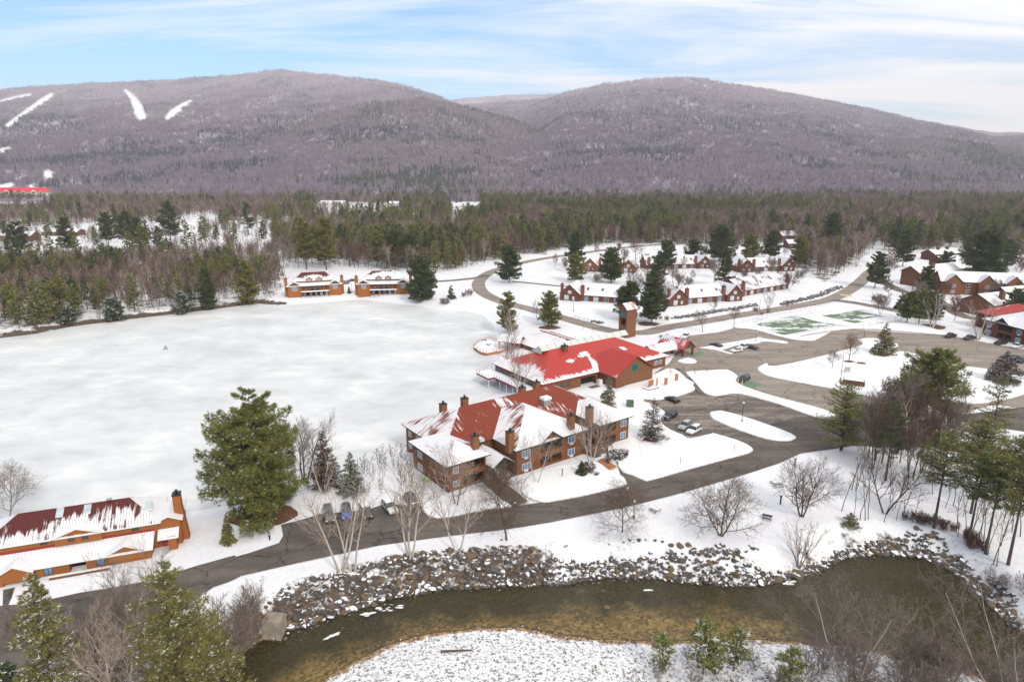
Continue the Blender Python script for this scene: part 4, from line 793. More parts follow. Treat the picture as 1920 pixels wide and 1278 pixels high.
q = MB(); q.lathe([(0, 0), (.35, .05), (.5, .2)], (-11, .8, 8.4), 12); q.bar((-11, .8, 8.1), (-11, .8, 8.5), .04); q.build('satellite_dish', [M['metal_grey']], b.root)
b.done('roof_maroon', 'trim_white', 'wood_orange')
# ---- the two orange duplexes on the far shore
def duplex(p0, p1, label, snowy):
    a = G(*p0); c = G(*p1); L = math.dist(a, c); b = Bld('orange_duplex', label, 'house', a, math.degrees(math.atan2(c[1]-a[1], c[0]-a[0])), group='orange duplexes on the far shore'); f = L/25.0
    X_ = lambda t: t*f
    b.box(0, X_(6), 0, 12, -1.5, 5.8); b.box(X_(19), X_(25), 0, 12, -1.5, 5.8); b.box(X_(6), X_(19), 1.2, 12, -1.5, 5.8, S_=[(X_(.6), X_(12.2), .1, 2.4)])
    b.roof(0, X_(25), 0, 12, 5.8, 1.9, 'x', 'hh', (.95, .9, .9, .9), .7)
    for x in (X_(3), X_(22)):
        b.Rf.slab([(x-X_(3.2), -.9, 5.95), (x, -.9, 8.0), (x, 4, 8.0), (x-X_(3.2), 2, 5.95)], 0, .9); b.Rf.slab([(x, -.9, 8.0), (x+X_(3.2), -.9, 5.95), (x+X_(3.2), 2, 5.95), (x, 4, 8.0)], 0, .9)
        b.T.poly([(x-2.4, -.3, 5.9), (x+2.4, -.3, 5.9), (x, -.3, 7.5)]); b.win('s', (x, 0), 3.4, 2.2, 1.6, glass='glass_sky_tone', div=2)
    b.T.build('gable_panel', [M['trim_brown']], b.root)
    b.W.box(X_(5), X_(20), 3.0, 10, 5.9, 8.3, 0); sn = ([.75, .75, .35, .3] if not snowy else [.9, .8, .6, .3])
    b.roof(X_(3), X_(22), 2.6, 11, 7.9, 3.6, 'x', 'hh', (sn, .85, .6, .72), .6)
    for x in (X_(10.2), X_(14.8)):
        b.Rf.slab([(x-1.8, 1.6, 8.9), (x, 1.6, 10.0), (x, 6, 10.0), (x-1.8, 4, 8.9)], 0, .9); b.Rf.slab([(x, 1.6, 10.0), (x+1.8, 1.6, 8.9), (x+1.8, 4, 8.9), (x, 6, 10.0)], 0, .9)
        b.W.box(x-1.5, x+1.5, 2.0, 5, 7.4, 8.9, 0); b.W.poly([(x-1.5, 1.99, 8.8), (x+1.5, 1.99, 8.8), (x, 1.99, 9.7)], 0); b.win('s', (x, 2.0), 7.75, 1.7, 1.0, glass='glass_sky_tone', div=2)
    q = MB(); q.box(X_(6), X_(19), -1.4, 1.15, 2.55, 2.75); q.box(X_(6), X_(19), -1.45, -1.40, 2.6, 3.1, 1)
    for k in range(7): x = X_(6)+(X_(13))*k/6; q.box(x-.1, x+.1, -1.38, -1.18, -1, 2.55, 2)
    q.build('balcony', [M['deck_grey'], M['snow_plain'], M['wood_orange']], b.root)
    for x in (X_(7.2), X_(9.3), X_(15.7), X_(17.8)): b.win('s', (x, 1.2), 3.4, .9, 1.0, glass='glass_dark', frame='trim_brown')
    for x in (X_(11.2), X_(13.8)): b.win('s', (x, 1.2), 2.9, 1.7, 2.0, glass='glass_dark', frame='trim_green')
    for x in (X_(7.5), X_(10.5), X_(13), X_(15.5), X_(18)): b.win('s', (x, 1.15), .3, 1.2, 1.9, glass='glass_sky_tone' if x < X_(14) else 'glass_pale', frame='trim_brown')
    b.chimney(-.7, 3, -1, 9.3, 1.5, 1.5, 'wood_orange'); b.chimney(X_(25)+.7, 3, -1, 9.3, 1.5, 1.5, 'wood_orange'); b.done('roof_maroon', 'trim_white', 'wood_orange')
duplex((541, 558), (641, 552), 'left of the two orange lakeside duplexes, its top roof maroon', False); duplex((671, 553), (768, 551), 'right of the two orange lakeside duplexes, its top roof mostly snowy', True)
# ---- townhouses
def townhouse(p0, p1, label, gl=True, gr=False, snow=.90, dep=13, ze=3.0, ch=(), wall='wood_rust', roofm='roof_dark', rise=5.0, base=0.):
    a = G(*p0); c = G(*p1); L = math.dist(a, c); b = Bld('townhouse', label, 'house', a, math.degrees(math.atan2(c[1]-a[1], c[0]-a[0])), group='brown townhouses on the slope')
    x0 = 10 if gl else 0; x1 = L-9 if gr else L
    b.box(x0, x1, 0, dep, -1.5, ze, S_=[]); b.roof(x0, x1, 0, dep, ze, rise, 'x', 'gg', (snow, .6, .6, .6), .6)
    for on, g0, g1 in ((gl, 0, 10), (gr, L-9, L)):
        if not on: continue
        b.box(g0, g1, -2.2, dep-1, -1.5, ze+.6); b.roof(g0, g1, -2.2, dep-1, ze+.6, 4.7, 'y', 'gg', (.9, snow, .9, snow), .5)
        xm = (g0+g1)/2; b.win('s', (xm, -2.2), ze+.7, 1.5, 1.3, glass='glass_pale', div=1); b.win('s', (xm-1.6, -2.2), .6, 2.0, 2.1, glass='glass_pale', div=2); b.win('s', (xm+1.9, -2.2), .9, 1.0, 1.2, glass='glass_pale')
    n = max(2, int((x1-x0)/5))
    for i in range(n): b.win('s', (x0+(i+.5)*(x1-x0)/n, 0), .3, 2.3, 2.0, glass=('glass_sky_tone', 'glass_pale', 'glass_dark')[i % 3], div=2)
    for k, x in enumerate((x0+1, x1-.8)): b.chimney(x, .1, -1, ze+rise-.4, 1.6, 1.4, 'brick_dark' if wall == 'wood_rust' else 'chimney_wood')
    if gl: b.chimney(.6, -.5, -1, ze+rise, 1.3, 1.3, 'brick_dark')
    for x in np.linspace(x0+3, x1-3, 3): q = MB(); yy_ = 3.0; zr = ze+rise*(yy_+.6)/(dep/2+.6); q.slab([(x-.5, yy_-.7, zr-.35), (x+.5, yy_-.7, zr-.35), (x+.5, yy_+.7, zr+.68), (x-.5, yy_+.7, zr+.68)], 0, 0, .2); q.build('skylight', [M['glass_dark'], M['trim_brown']], b.root)
    b.done(roofm, 'trim_red', wall)
townhouse((1052, 561), (1166, 569), 'lowest brown townhouse row nearest the lake, gable at its left', True)
townhouse((1250, 573), (1386, 562), 'brown townhouse row with gables at both ends above the road bend', True, True, snow=.9)
townhouse((1390, 556), (1476, 541), 'brown townhouse with a dark red streaked roof right of the middle row', False, False, snow=.60, roofm='roof_maroon', dep=16)
townhouse((1382, 510), (1486, 507), 'upper brown townhouse row with gables at both ends on the hilltop', True, True)
townhouse((1213, 505), (1330, 502), 'upper middle townhouse row with a maroon ridge behind the pines', False, True, snow=.8, roofm='roof_maroon')
townhouse((1092, 507), (1192, 511), 'upper left townhouse half hidden by two dark pines', True, True, wall='wood_tan')
# ---- gabled apartment houses on the right
def gabled(o, ang, L, dep, ze, rise, label, wall='wood_brown', end='w', dormers=(), ch=(), snow=.95, roofm='roof_dark', wins=True, group='gabled apartment houses at the upper right', name='apartment_house'):
    b = Bld(name, label, 'apartment building', G(*o), ang, group=group); b.box(0, L, 0, dep, -2, ze); b.roof(0, L, 0, dep, ze, rise, 'x', 'gg', (snow, .9, .9, .9), .7)
    for x in dormers:
        b.box(x-3.6, x+3.6, -2.6, 3, -2, ze+.2); b.roof(x-3.6, x+3.6, -2.6, 6, ze+.2, 4.0, 'y', 'gh', (.9, snow, .9, snow), .5)
        b.win('s', (x, -2.6), 1.0, 1.6, 1.4); b.win('s', (x, -2.6), 4.0, 1.6, 1.4)
    if wins:
        for k in range(int(L/5)):
            x = 2.5+5*k
            if all(abs(x-d) > 3.8 for d in dormers): [b.win('s', (x, 0), z, 1.8, 1.5, glass='glass_dark') for z in ((1., 4.) if ze > 5 else (1.,))]
    for x, y in ch: b.chimney(x, y, ze, ze+rise+1.0, 2.2, 1.6, 'brick_dark')
    b.done(roofm, 'trim_brown', wall); return b
gabled((1721, 538), 24, 34, 11, 7.6, 3.4, 'tall brown apartment house with a blank gable wall and red chimney', 'wood_tan', ch=((14, 3),), wins=False)
gabled((1762, 550), -16, 40, 14, 6.6, 4.6, 'apartment house with three snowy gables above its balconies', 'wood_brown', dormers=(5, 20, 32))
gabled((1860, 596), 22, 20, 15, 5.6, 4.0, 'tan gable ended apartment house just behind the red roof', 'wood_tan', ch=((9, 3),), wins=True)
gabled((1895, 583), 20, 26, 12, 6.4, 3.8, 'snow roofed apartment house at the right edge behind the brick chimney', 'wood_rust')
gabled((1752, 489), 20, 24, 11, 4.5, 3.0, 'small snow roofed house highest on the right slope', 'wood_rust', ch=((8, 5), (17, 5)), name='apartment_house')
gabled((1770, 504), 22, 26, 11, 4.5, 3.0, 'snow roofed house just below the highest one on the right slope', 'wood_rust', ch=((10, 5),))
gabled((1796, 520), 24, 22, 12, 5.5, 3.0, 'snow roofed house with a brick chimney next to the largest dark pine', 'wood_rust', ch=((12, 4),))
gabled((1478, 466), 5, 14, 9, 4, 3, 'little cabin in the trees above the townhouses', 'wood_rust', group='cabins among the trees', name='cabin')
b = lodge((186.5, 258.5), -80, 'brown lodge with bright red and snowy roof across the right parking lot', main=False); b.done('roof_red', 'trim_green', 'wood_rust')
# building behind the grove at lower right
b = Bld('hidden_house', 'low brown house with a snowy roof half hidden behind the grove at the right', 'house', G(1768, 842, 2), -32)
b.box(0, 34, 0, 11, -1, 3.2); b.roof(0, 34, 0, 11, 3.2, 2.6, 'x', 'gg', (.97, .9, .9, .9), .9); b.box(-9, 1, 3, 12, -1, 3.6); b.roof(-9, 1, 3, 12, 3.6, 2.6, 'y', 'gg', (.95, .9, .9, .9), .9)
panes(b, 's', [4, 9, 14, 19], 0, [1.0], 1.6, 1.3); b.done('roof_dark', 'trim_brown', 'wood_rust')
# far things
x, y, z = Gd(-30, 366, 1330); b = Bld('hotel', 'long cream hotel with a bright red dormered roof at the mountain foot', 'hotel', (x, 1330), -2, z=5)
b.box(0, 125, 0, 18, -9, 12); b.roof(0, 125, 0, 18, 12, 8, 'x', 'gh', (0, 0, 0, 0), .5)
for k, xg in enumerate((8, 26, 48, 66, 82, 102, 116)):
    hw = (5.5, 7, 6, 4, 4, 6, 3.4)[k]; b.box(xg-hw, xg+hw, -2.5, 5, -5, 12); b.roof(xg-hw, xg+hw, -2.5, 9, 12, hw*.9, 'y', 'gh', (0, 0, 0, 0), .4); b.win('s', (xg, -2.5), 9.4, hw*1.0, 3.2, glass='glass_dark', frame='hotel_cream')
    for z in (1, 5): b.win('s', (xg, -2.5), z, hw*1.1, 2.2, glass='glass_dark', frame='hotel_cream')
for xg in (17, 37, 57, 74, 92): b.win('s', (xg, 0), 6, 4, 2.4, glass='glass_dark', frame='hotel_cream')
b.done('hotel_red', 'hotel_red', 'hotel_cream')
def far_house(u, v, w_, h, label, rz=0, wall='trim_white', k='farmhouse'):
    x, y = G(u, v); b = Bld(k, label, 'house', (x, y), rz); b.box(0, w_, 0, 12, -1, h); b.roof(0, w_, 0, 12, h, h*.7, 'x', 'gg', (.95, .9, .9, .9), .6); 
    for i in range(max(1, int(w_/8))): b.win('s', (4+8*i, 0), h*.3, 2, 1.6, glass='glass_dark')
    b.done('roof_dark', 'trim_white', wall)
far_house(357, 432, 24, 5, 'white roofed shed in the snowy clearing left of the wood', 3); far_house(702, 399, 38, 7, 'long white farmhouse in the far valley clearing'); far_house(730, 398, 16, 9, 'white farmhouse with a steeper roof at the end of the long one')
far_house(0, 452, 30, 5, 'brown roofed house behind the trees at the left edge', -6, 'wood_rust'); far_house(1545, 378, 22, 7, 'white house far off at the foot of the right mountain'); far_house(600, 386, 45, 5, 'low white building on the far snowy field'); far_house(78, 442, 36, 4, 'long low brown roofed house in the far left clearing', -4, 'wood_rust'); far_house(1466, 452, 15, 5, 'gabled cabin between dark pines behind the townhouses', 10, 'wood_rust')
# ------------------------------------------------------------------ vehicles
PAINT = {}
def paint(n, c, met=.3): 
    if n not in PAINT: PAINT[n] = mat('paint_'+n, c, .28, metal=met, spec=.6)
    return PAINT[n]
CK = {}
def car_meshes(kind):
    S_ = {'suv': [(-2.3, .75, .80, .90), (-2.22, .95, 1.0, .9), (-2.1, 1.0, 1.70, .74), (-1.0, 1.0, 1.76, .76), (.3, 1.0, 1.72, .76), (1.0, 1.0, 1.06, .88), (2.0, .92, .97, .86), (2.3, .62, .70, .82)],
          'sedan': [(-2.35, .70, .78, .88), (-2.2, .88, .96, .86), (-1.65, .93, 1.0, .84), (-.95, .92, 1.38, .66), (.15, .92, 1.42, .68), (.95, .90, .98, .84), (2.0, .78, .84, .84), (2.35, .55, .62, .8)],
          'van': [(-2.5, .75, .80, .90), (-2.42, 1.0, 1.1, .9), (-2.35, 1.05, 1.80, .78), (-1.0, 1.05, 1.84, .8), (.8, 1.05, 1.78, .78), (1.6, 1.0, 1.10, .86), (2.3, .85, .90, .84), (2.5, .6, .68, .8)],
          'pickup': [(-2.8, .70, .74, .95), (-2.75, 1.05, 1.08, .95), (-.75, 1.05, 1.08, .95), (-.7, 1.05, 1.78, .76), (.0, 1.05, 1.84, .78), (.75, 1.05, 1.80, .76), (1.35, 1.08, 1.14, .88), (2.5, 1.0, 1.05, .88), (2.8, .65, .72, .86)]}[kind]
    W2 = .95; B, Gs, T = MB(), MB(), MB(); rows = []
    for x, zs_, zt, wr in S_: rows.append([(x, -W2*.93, .32), (x, -W2, .5), (x, -W2*.98, zs_), (x, -W2*wr, zt), (x, 0, zt+.04), (x, W2*wr, zt), (x, W2*.98, zs_), (x, W2, .5), (x, W2*.93, .32)])
    for i, (a, c) in enumerate(zip(rows[:-1], rows[1:])):
        cab = S_[i][2]-S_[i][1] > .35; cab2 = S_[i+1][2]-S_[i+1][1] > .35
        for k in range(8):
            side = k in (2, 5); top = k in (3, 4); q = [a[k], c[k], c[k+1], a[k+1]][::-1]
            if (side and (cab and cab2)) or (top and (cab != cab2)): Gs.poly(q)
            elif side and (cab or cab2): Gs.poly(q)
            elif top and cab and cab2: T.poly(q)
            else: B.poly(q)
        B.poly([a[0], a[8], c[8], c[0]])
        if cab and cab2 :
            for s_ in (-1, 1): p = Vector((S_[i+1][0], s_*W2*.985, S_[i+1][1])); B.bar(p, (S_[i+1][0], s_*W2*(S_[i+1][3]+.015), S_[i+1][2]), .05, 0, 4)
    B.poly(rows[0]); B.poly(rows[-1][::-1])
    fx = S_[-1][0]; rx = S_[0][0]; zf = S_[-1][1]; B.box(fx-.1, fx+.08, -.8, .8, .34, .5); B.box(rx-.07, rx+.1, -.8, .8, .36, .52)
    if kind == 'pickup':
        T2 = MB(); T2.box(-2.68, -.8, -.8, .8, 1.09, 1.13); CK['bed'] = T2
    r = .36 if kind in ('suv', 'pickup', 'van') else .32; w1, w2 = fx-.92, rx+.95
    return B, Gs, T, r, (w1, w2), fx, rx, zf
def car(kind, front, rear, label, col, met=.3, top=None, hood=None, group=None, name=None, z=None):
    nm = name or {'suv': 'parked_suv', 'sedan': 'parked_car', 'van': 'parked_van', 'pickup': 'pickup_truck'}[kind]
    p = G(*front, LZ+.1); q = G(*rear, LZ+.1); a = math.atan2(p[1]-q[1], p[0]-q[0]); B, Gs, T, r, ws, fx, rx, zf = car_meshes(kind)
    r_ = thing(nm, label, {'pickup': 'truck', 'van': 'van', 'suv': 'car', 'sedan': 'car'}[kind], ((p[0]+q[0])/2, (p[1]+q[1])/2, LZ+.1 if z is None else z), a, group); pm = paint(str(col), col, met)
    B.build('body', [pm], r_); Gs.build('window', [M['glass_dark']], r_); T.build('car_roof', [top or pm], r_)
    if kind == 'pickup': CK['bed'].build('cargo_bed', [M['dark_inside'] if not top else top], r_)
    if hood: h = MB(); h.box(fx-1.25, fx-.35, -.72, .72, zf+.22, zf+.42); h.build('hood_snow', [hood], r_)
    if 'tyre' not in CK:
        w = MB(); w.lathe([(.22, -.11), (.33, -.12), (.36, -.08), (.36, .08), (.33, .12), (.22, .11)], (0, 0, 0), 14); o1 = w.build('t', [M['tyre']]); w = MB(); w.lathe([(0, -.09), (.22, -.10), (.22, .10), (0, .09)], (0, 0, 0), 10); o2 = w.build('t', [M['rim']]); CK['tyre'] = (o1.data, o2.data); bpy.data.objects.remove(o1); bpy.data.objects.remove(o2)
    for x in ws:
        for s_ in (-1, 1):
            o = bpy.data.objects.new('wheel', CK['tyre'][0]); link(o); o.parent = r_; o.location = (x, s_*.84, r); o.rotation_euler = (math.pi/2, 0, 0); o.scale = (r/.36,)*3
            o2 = bpy.data.objects.new('rim', CK['tyre'][1]); link(o2); o2.parent = o
    for s_ in (-1, 1):
        h = MB(); h.box(fx-.12, fx+.03, s_*.66-.16, s_*.66+.16, zf-.02, zf+.13); h.build('headlight', [M['headlight']], r_); h = MB(); h.box(rx-.03, rx+.12, s_*.74-.12, s_*.74+.12, .72, .95); h.build('taillight', [M['taillight']], r_)
    return r_
sn = M['snow_plain']
car('van', (622, 990), (612, 950), 'grey van, leftmost of the five vehicles parked in the lane', (.14, .13, .12)); car('suv', (652, 983), (648, 948), 'car with a bright blue hood parked second from the left', (.06, .11, .42), top=M['glass_dark'])
car('pickup', (692, 980), (680, 945), 'black off road truck with snow on its windshield, third from the left', (.02, .022, .022), hood=sn, top=sn); car('suv', (742, 968), (720, 943), 'white car under snow, fourth in the row beside the lodge', (.62, .62, .6), top=sn)
car('suv', (784, 956), (762, 932), 'dark jeep half on the snow, last in the row beside the lodge', (.03, .035, .03), hood=sn)
car('sedan', (1247, 746), (1274, 757), 'black sedan alone at the left end of the parking court', (.012, .018, .016)); car('van', (1242, 791), (1270, 776), 'black minivan behind the thin brown spruce', (.012, .013, .018), hood=sn)
car('suv', (1270, 811), (1298, 793), 'silver crossover between the black minivan and the white one', (.40, .40, .39)); car('suv', (1285, 818), (1316, 802), 'white off roader nearest the snowy lawn', (.72, .72, .72), .0)
car('van', (1382, 720), (1408, 707), 'dark blue van parked on the green painted bay', (.02, .024, .035)); car('sedan', (1331, 646), (1354, 652), 'black sedan standing left of the L shaped snow heap', (.012, .014, .016))
car('sedan', (1368, 661), (1393, 657), 'white sedan beside the L shaped snow heap', (.7, .7, .7), .0); car('suv', (1382, 656), (1404, 650), 'white crossover wedged between the white and the dark sedan', (.68, .68, .68), .0); car('sedan', (1398, 650), (1421, 656), 'dark grey sedan right of the two white cars', (.05, .055, .06))
car('suv', (1279, 637), (1291, 629), 'white jeep parked behind the clubhouse porch', (.7, .7, .7), .0); car('pickup', (1771, 634), (1792, 630), 'dark pickup leftmost along the red roofed apartments', (.045, .03, .035)); car('pickup', (1806, 638), (1829, 634), 'dark grey pickup second along the red roofed apartments', (.04, .045, .05))
car('pickup', (1863, 647), (1889, 643), 'black pickup third along the red roofed apartments', (.012, .013, .014)); car('pickup', (1893, 655), (1918, 648), 'white pickup fourth along the red roofed apartments', (.7, .7, .7), .0)
car('sedan', (1890, 676), (1912, 670), 'black car half hidden by the snowy spruce at the right edge', (.012, .013, .014)); car('suv', (1904, 682), (1926, 676), 'dark green car in front of the black one at the right edge', (.015, .04, .03)); car('sedan', (1904, 706), (1928, 700), 'dark sedan lowest at the right edge', (.02, .025, .025))
car('suv', (1646, 531), (1666, 530), 'black car on the snow below the tall brown apartment house', (.012, .013, .014)); car('sedan', (641, 533), (655, 531), 'snow covered car left in the yard between the duplexes', (.1, .1, .1), top=sn, hood=sn); car('sedan', (652, 527), (668, 526), 'snow covered car right in the yard between the duplexes', (.1, .1, .12), top=sn, hood=sn); car('pickup', (1796, 574), (1804, 570), 'silver truck between the gabled apartments', (.35, .37, .4))
# ------------------------------------------------------------------ small things
def lamp(u, v, vt, label, globe=True):
    x, y, z, h = stand(u, v, vt); z += .2; r_ = thing('street_lamp', label, 'street lamp', (x, y, z)); q = MB(); q.lathe([(.22, 0), (.2, .35), (.08, .5), (.055, h-.6), (.1, h-.5), (.1, h-.42)], (0, 0, 0), 8); q.build('pole', [M['metal_dark']], r_)
    q = MB(); q.lathe([(.05, 0), (.22, .1), (.28, .3), (.2, .52), (0, .58)], (0, 0, h-.45), 10); q.build('lamp_globe', [M['lamp_globe']], r_, smooth=True)
lamp(1391, 791, 755, 'lamp post with a pale globe on the long snowy island'); lamp(1188, 972, 940, 'lamp post behind the spreading tree at the lane'); lamp(1576, 712, 664, 'tall lamp post on the parking island'); lamp(1417, 640, 623, 'small lamp by the L shaped snow heap'); lamp(1620, 632, 617, 'lamp at the edge of the right lot'); lamp(1424, 580, 562, 'lamp beside the road above the courts'); lamp(660, 554, 532, 'dark lamp post between the duplexes'); lamp(1075, 584, 563, 'lamp on the snow left of the bell tower'); lamp(1176, 935, 915, 'globe lamp on the lane edge')
def post(u, v, vt, label, m='metal_dark', r=.09, name='bollard', cap=None):
    x, y, z, h = stand(u, v, vt); q = MB(); q.lathe([(r, 0), (r, h*.86), (r*1.5, h*.88), (r*1.5, h), (0, h+.02)], (0, 0, 0), 8); tag(q.build(name, [M[m]], loc=(x, y, z+.1)), label, 'post')
post(1054, 894, 880, 'lone dark path light on the snow before the lodge'); post(1275, 873, 858, 'thin dark stake in the middle of the snowy lawn', r=.05); post(1376, 848, 834, 'thin dark stake near the corner of the snowy lawn', r=.05); post(1452, 754, 744, 'dark stake on the snow strip between the lots', r=.05); post(1391, 723, 714, 'bright yellow bollard at the green painted bay', 'yellow', .13); post(1383, 726, 711, 'white sign post at the green painted bay', 'trim_white', .06, 'sign_post'); post(1093, 618, 609, 'left post beside the road behind the clubhouse', r=.06); post(1112, 622, 613, 'right post beside the road behind the clubhouse', r=.06); post(1490, 875, 860, 'green post light at the meadow edge', 'box_green', .14); post(1463, 945, 930, 'dark post at the foot of the vase shaped tree', 'metal_dark', .16); post(506, 1012, 1004, 'little lantern on the snow before the huge white pine', 'metal_dark', .14); post(1158, 871, 866, 'tiny path light at the boardwalk'); post(1551, 565, 556, 'signpost at the road junction', 'metal_grey', .06, 'sign_post'); post(1484, 690, 678, 'thin pole on the parking island snow', r=.05)
picnic(1438, 972, 'black picnic table in the snowy meadow right of the bowl shaped tree', -.5, .0); picnic(1228, 958, 'park bench table by the lane right of the lamp', -.9, .0, 'deck_grey', True, 'picnic_table'); picnic(1455, 908, 'snow covered picnic table left of the vase shaped tree', .2, 0, snow=True)
x, y, z = hit(827, 908); q = MB(); k = 10
for i in range(k):
    a = lambda t: (t*2.9-1.45, .38*math.sin(math.pi*min(1, max(0, t)))**.6)
    (x0_, w0), (x1_, w1) = a(i/k), a((i+1)/k)
    for s_ in (-1, 1): q.poly([(x0_, s_*w0, .25), (x1_, s_*w1, .25), (x1_, 0, .02), (x0_, 0, .02)]); q.poly([(x0_, s_*w0, .25), (x1_, s_*w1, .25), (x1_, 0, .38), (x0_, 0, .38)])
x, y, z = hit(799, 901); o = q.build('kayak', [M['kayak_green']], loc=(x, y, z+.35)); o.rotation_euler = (.9, 0, math.radians(-48)); tag(o, 'bright green kayak leaning against the lodge wall', 'kayak')
x, y, z = hit(1181, 763); q = MB(); q.box(-.9, .9, -.8, .8, 0, 1.7).box(-.98, .98, -.88, .88, 1.7, 1.85); tag(q.build('utility_box', [M['box_green']], loc=(x, y, z+.1)), 'green utility cabinet beside the narrow snowy spruce', 'utility box')
x, y, z = hit(515, 1190); q = MB(); q.poly([(-1.6, -1.2, -1.6), (1.5, -1.5, -1.6), (1.3, -1.1, 3.2), (-1.4, -.9, 3.4)]); q.poly([(1.5, -1.5, -1.6), (1.6, 1.8, -1.6), (1.2, 1.8, 3.0), (1.3, -1.1, 3.2)]); q.poly([(1.6, 1.8, -1.6), (-1.6, 1.8, -1.6), (-1.4, 1.8, 3.2), (1.2, 1.8, 3.0)]); q.poly([(-1.6, 1.8, -1.6), (-1.6, -1.2, -1.6), (-1.4, -.9, 3.4), (-1.4, 1.8, 3.2)]); q.poly([(-1.4, -.9, 3.4), (1.3, -1.1, 3.2), (1.2, 1.8, 3.0), (-1.4, 1.8, 3.2)])
o = q.build('concrete_block', [M['concrete']], loc=(x, y, z-.4)); tag(o, 'weathered concrete abutment block at the stream edge', 'abutment')
x, y, z = hit(312, 657); q = MB(); q.bar((-1, -.6, 0), (0, 0, 1.7), .06, 0, 4).bar((1, -.6, 0), (0, 0, 1.7), .06, 0, 4).bar((0, .9, 0), (0, 0, 1.7), .06, 0, 4).bar((-1, -.6, .1), (1, -.6, .1), .05, 0, 4); q.poly([(-.9, -.55, .1), (.9, -.55, .1), (0, 0, 1.5)]); tag(q.build('raft_frame', [M['metal_grey']], loc=(x, y, .03)), 'small grey frame frozen into the lake ice', 'frame')
x, y, z = hit(855, 1222); r_ = thing('fallen_log', 'snowy log lying on the gravel bar', 'log', (x, y, z)); q = MB(); q.bar((-2.2, 0, .15), (2.3, .2, .2), .17, 0, 7, .1); q.bar((.4, .1, .2), (1.2, .9, .5), .06, 0, 5, .03); q.build('trunk', [M['bark_brown']], r_)
r_ = thing('play_stand', 'wooden play boards inside a green curb beside the clubhouse gable', 'playground', (*G(1222, 728, LZ), LZ+.2), math.radians(35)); q = MB()
for (x0_, x1_, y0_, h) in ((-1.2, 0, .2, 1.9), (.4, 1.5, .8, 1.6), (2.0, 2.5, 0, 2.1)): q.box(x0_, x1_, y0_, y0_+.12, .5, .5+h).box(x0_, x0_+.12, y0_+.12, y0_+.24, 0, .5).box(x1_-.12, x1_, y0_+.12, y0_+.24, 0, .5)
q.build('board', [M['deck_wood']], r_); q = MB(); q.box(-3, 1.5, -1.6, -1.4, 0, .3).box(-3, -2.8, -1.4, 1.2, 0, .3); q.build('curb', [M['box_green']], r_)
for u, v, lab in ((1248, 724, 'wooden panel on posts between the play boards and the far post'), (1268, 716, 'wooden panel at the far end of the snowy yard')):
    x, y, z = hit(u, v); q = MB(); q.box(-.5, .5, -.06, .06, .5, 2.6).box(-.5, -.4, -.1, -.06, 0, .5).box(.4, .5, -.1, -.06, 0, .5); tag(q.build('wood_panel', [M['deck_wood']], loc=(x, y, z+.1)), lab, 'panel')
x, y, z = hit(1588, 700); r_ = thing('sign_board', 'tan sign board on the parking island beside the tall lamp', 'sign', (x, y, z)); q = MB(); q.box(-.9, .9, -.12, .12, .8, 2.2); q.build('board', [M['wood_pale']], r_); q = MB(); q.box(-.7, -.55, -.08, .08, 0, .8).box(.55, .7, -.08, .08, 0, .8); q.build('post', [M['wood_pale']], r_)
x, y, z = hit(1600, 724); r_ = thing('dumpster_pen', 'brown board enclosure at the corner of the parking island', 'enclosure', (x, y, z), -.5); q = MB(); q.box(-3, 3, -.1, .1, 0, 1.8).box(-3, -2.8, .1, 3, 0, 1.8).box(2.8, 3, .1, 3, 0, 1.8); q.build('fence_panel', [M['wood_rust']], r_)
def rails(px, label, m='trim_brown', h=1.1): return mesh_fence(px, label, 'rail_fence', h, 2.4, m, (1.2, 2.7), .05, LZ)
rails([(1077, 595), (1095, 600), (1110, 604)], 'short split rail fence left of the bell tower')
# painted bay and crosswalk
flat('painted_bay', [(1384, 722), (1405, 714), (1430, 720), (1408, 728)], LZ+.09, 'court_paint', 'green painted parking bay'); flat('painted_bay', [(1290, 664), (1315, 658), (1322, 662), (1298, 668)], LZ+.09, 'court_paint', 'pale green painted bay at the porch')
flat('crossing_stripe', [(1576, 551), (1598, 554), (1598, 556), (1575, 553)], LZ+.115, 'yellow', 'yellow stripe across the road at the junction')
# low dry stone walls by the townhouse road
STN = []
def stones_line(px, n, label, wmax=1.2, name='stone_wall'):
    R = random.Random(n); c = [np.array(G(u, v)) for u, v in px]; q = MB(); o = c[0]
    seg = [np.linalg.norm(b_-a) for a, b_ in zip(c[:-1], c[1:])]; tot = sum(seg)
    for i in range(n):
        t = R.random()*tot; k = 0
        while k < len(seg)-1 and t > seg[k]: t -= seg[k]; k += 1
        p = c[k]+(c[k+1]-c[k])*t/seg[k]-o; s_ = R.uniform(.35, .8); x, y = p[0]+R.uniform(-1, 1)*wmax, p[1]+R.uniform(-1, 1)*wmax; h = s_*R.uniform(.7, 1.3)+.2
        a = [(x-s_, y-s_*.7, -.1), (x+s_*.9, y-s_*.8, -.1), (x+s_, y+s_*.7, -.1), (x-s_*.8, y+s_*.8, -.1)]; b2 = [(x-s_*.7, y-s_*.5, h), (x+s_*.6, y-s_*.55, h*.85), (x+s_*.7, y+s_*.5, h), (x-s_*.5, y+s_*.5, h*.9)]
        for j in range(4): q.poly([a[j], a[(j+1) % 4], b2[(j+1) % 4], b2[j]])
        q.poly(b2, R.random() < .35)
    tag(q.build(name, [M['stone_wall'], M['snow_plain']], loc=(o[0], o[1], LZ)), label, 'stone wall')
stones_line([(1262, 597), (1300, 592), (1340, 585), (1390, 577), (1420, 572)], 260, 'low rubble wall along the road before the middle townhouses')
stones_line([(1468, 572), (1500, 563), (1530, 556), (1550, 548), (1575, 538)], 240, 'rubble retaining wall rising beside the road to the upper right', 1.6)
stones_line([(1110, 603), (1130, 606)], 14, 'few dark stones in the snow left of the bell tower', 1.0, 'field_stones')
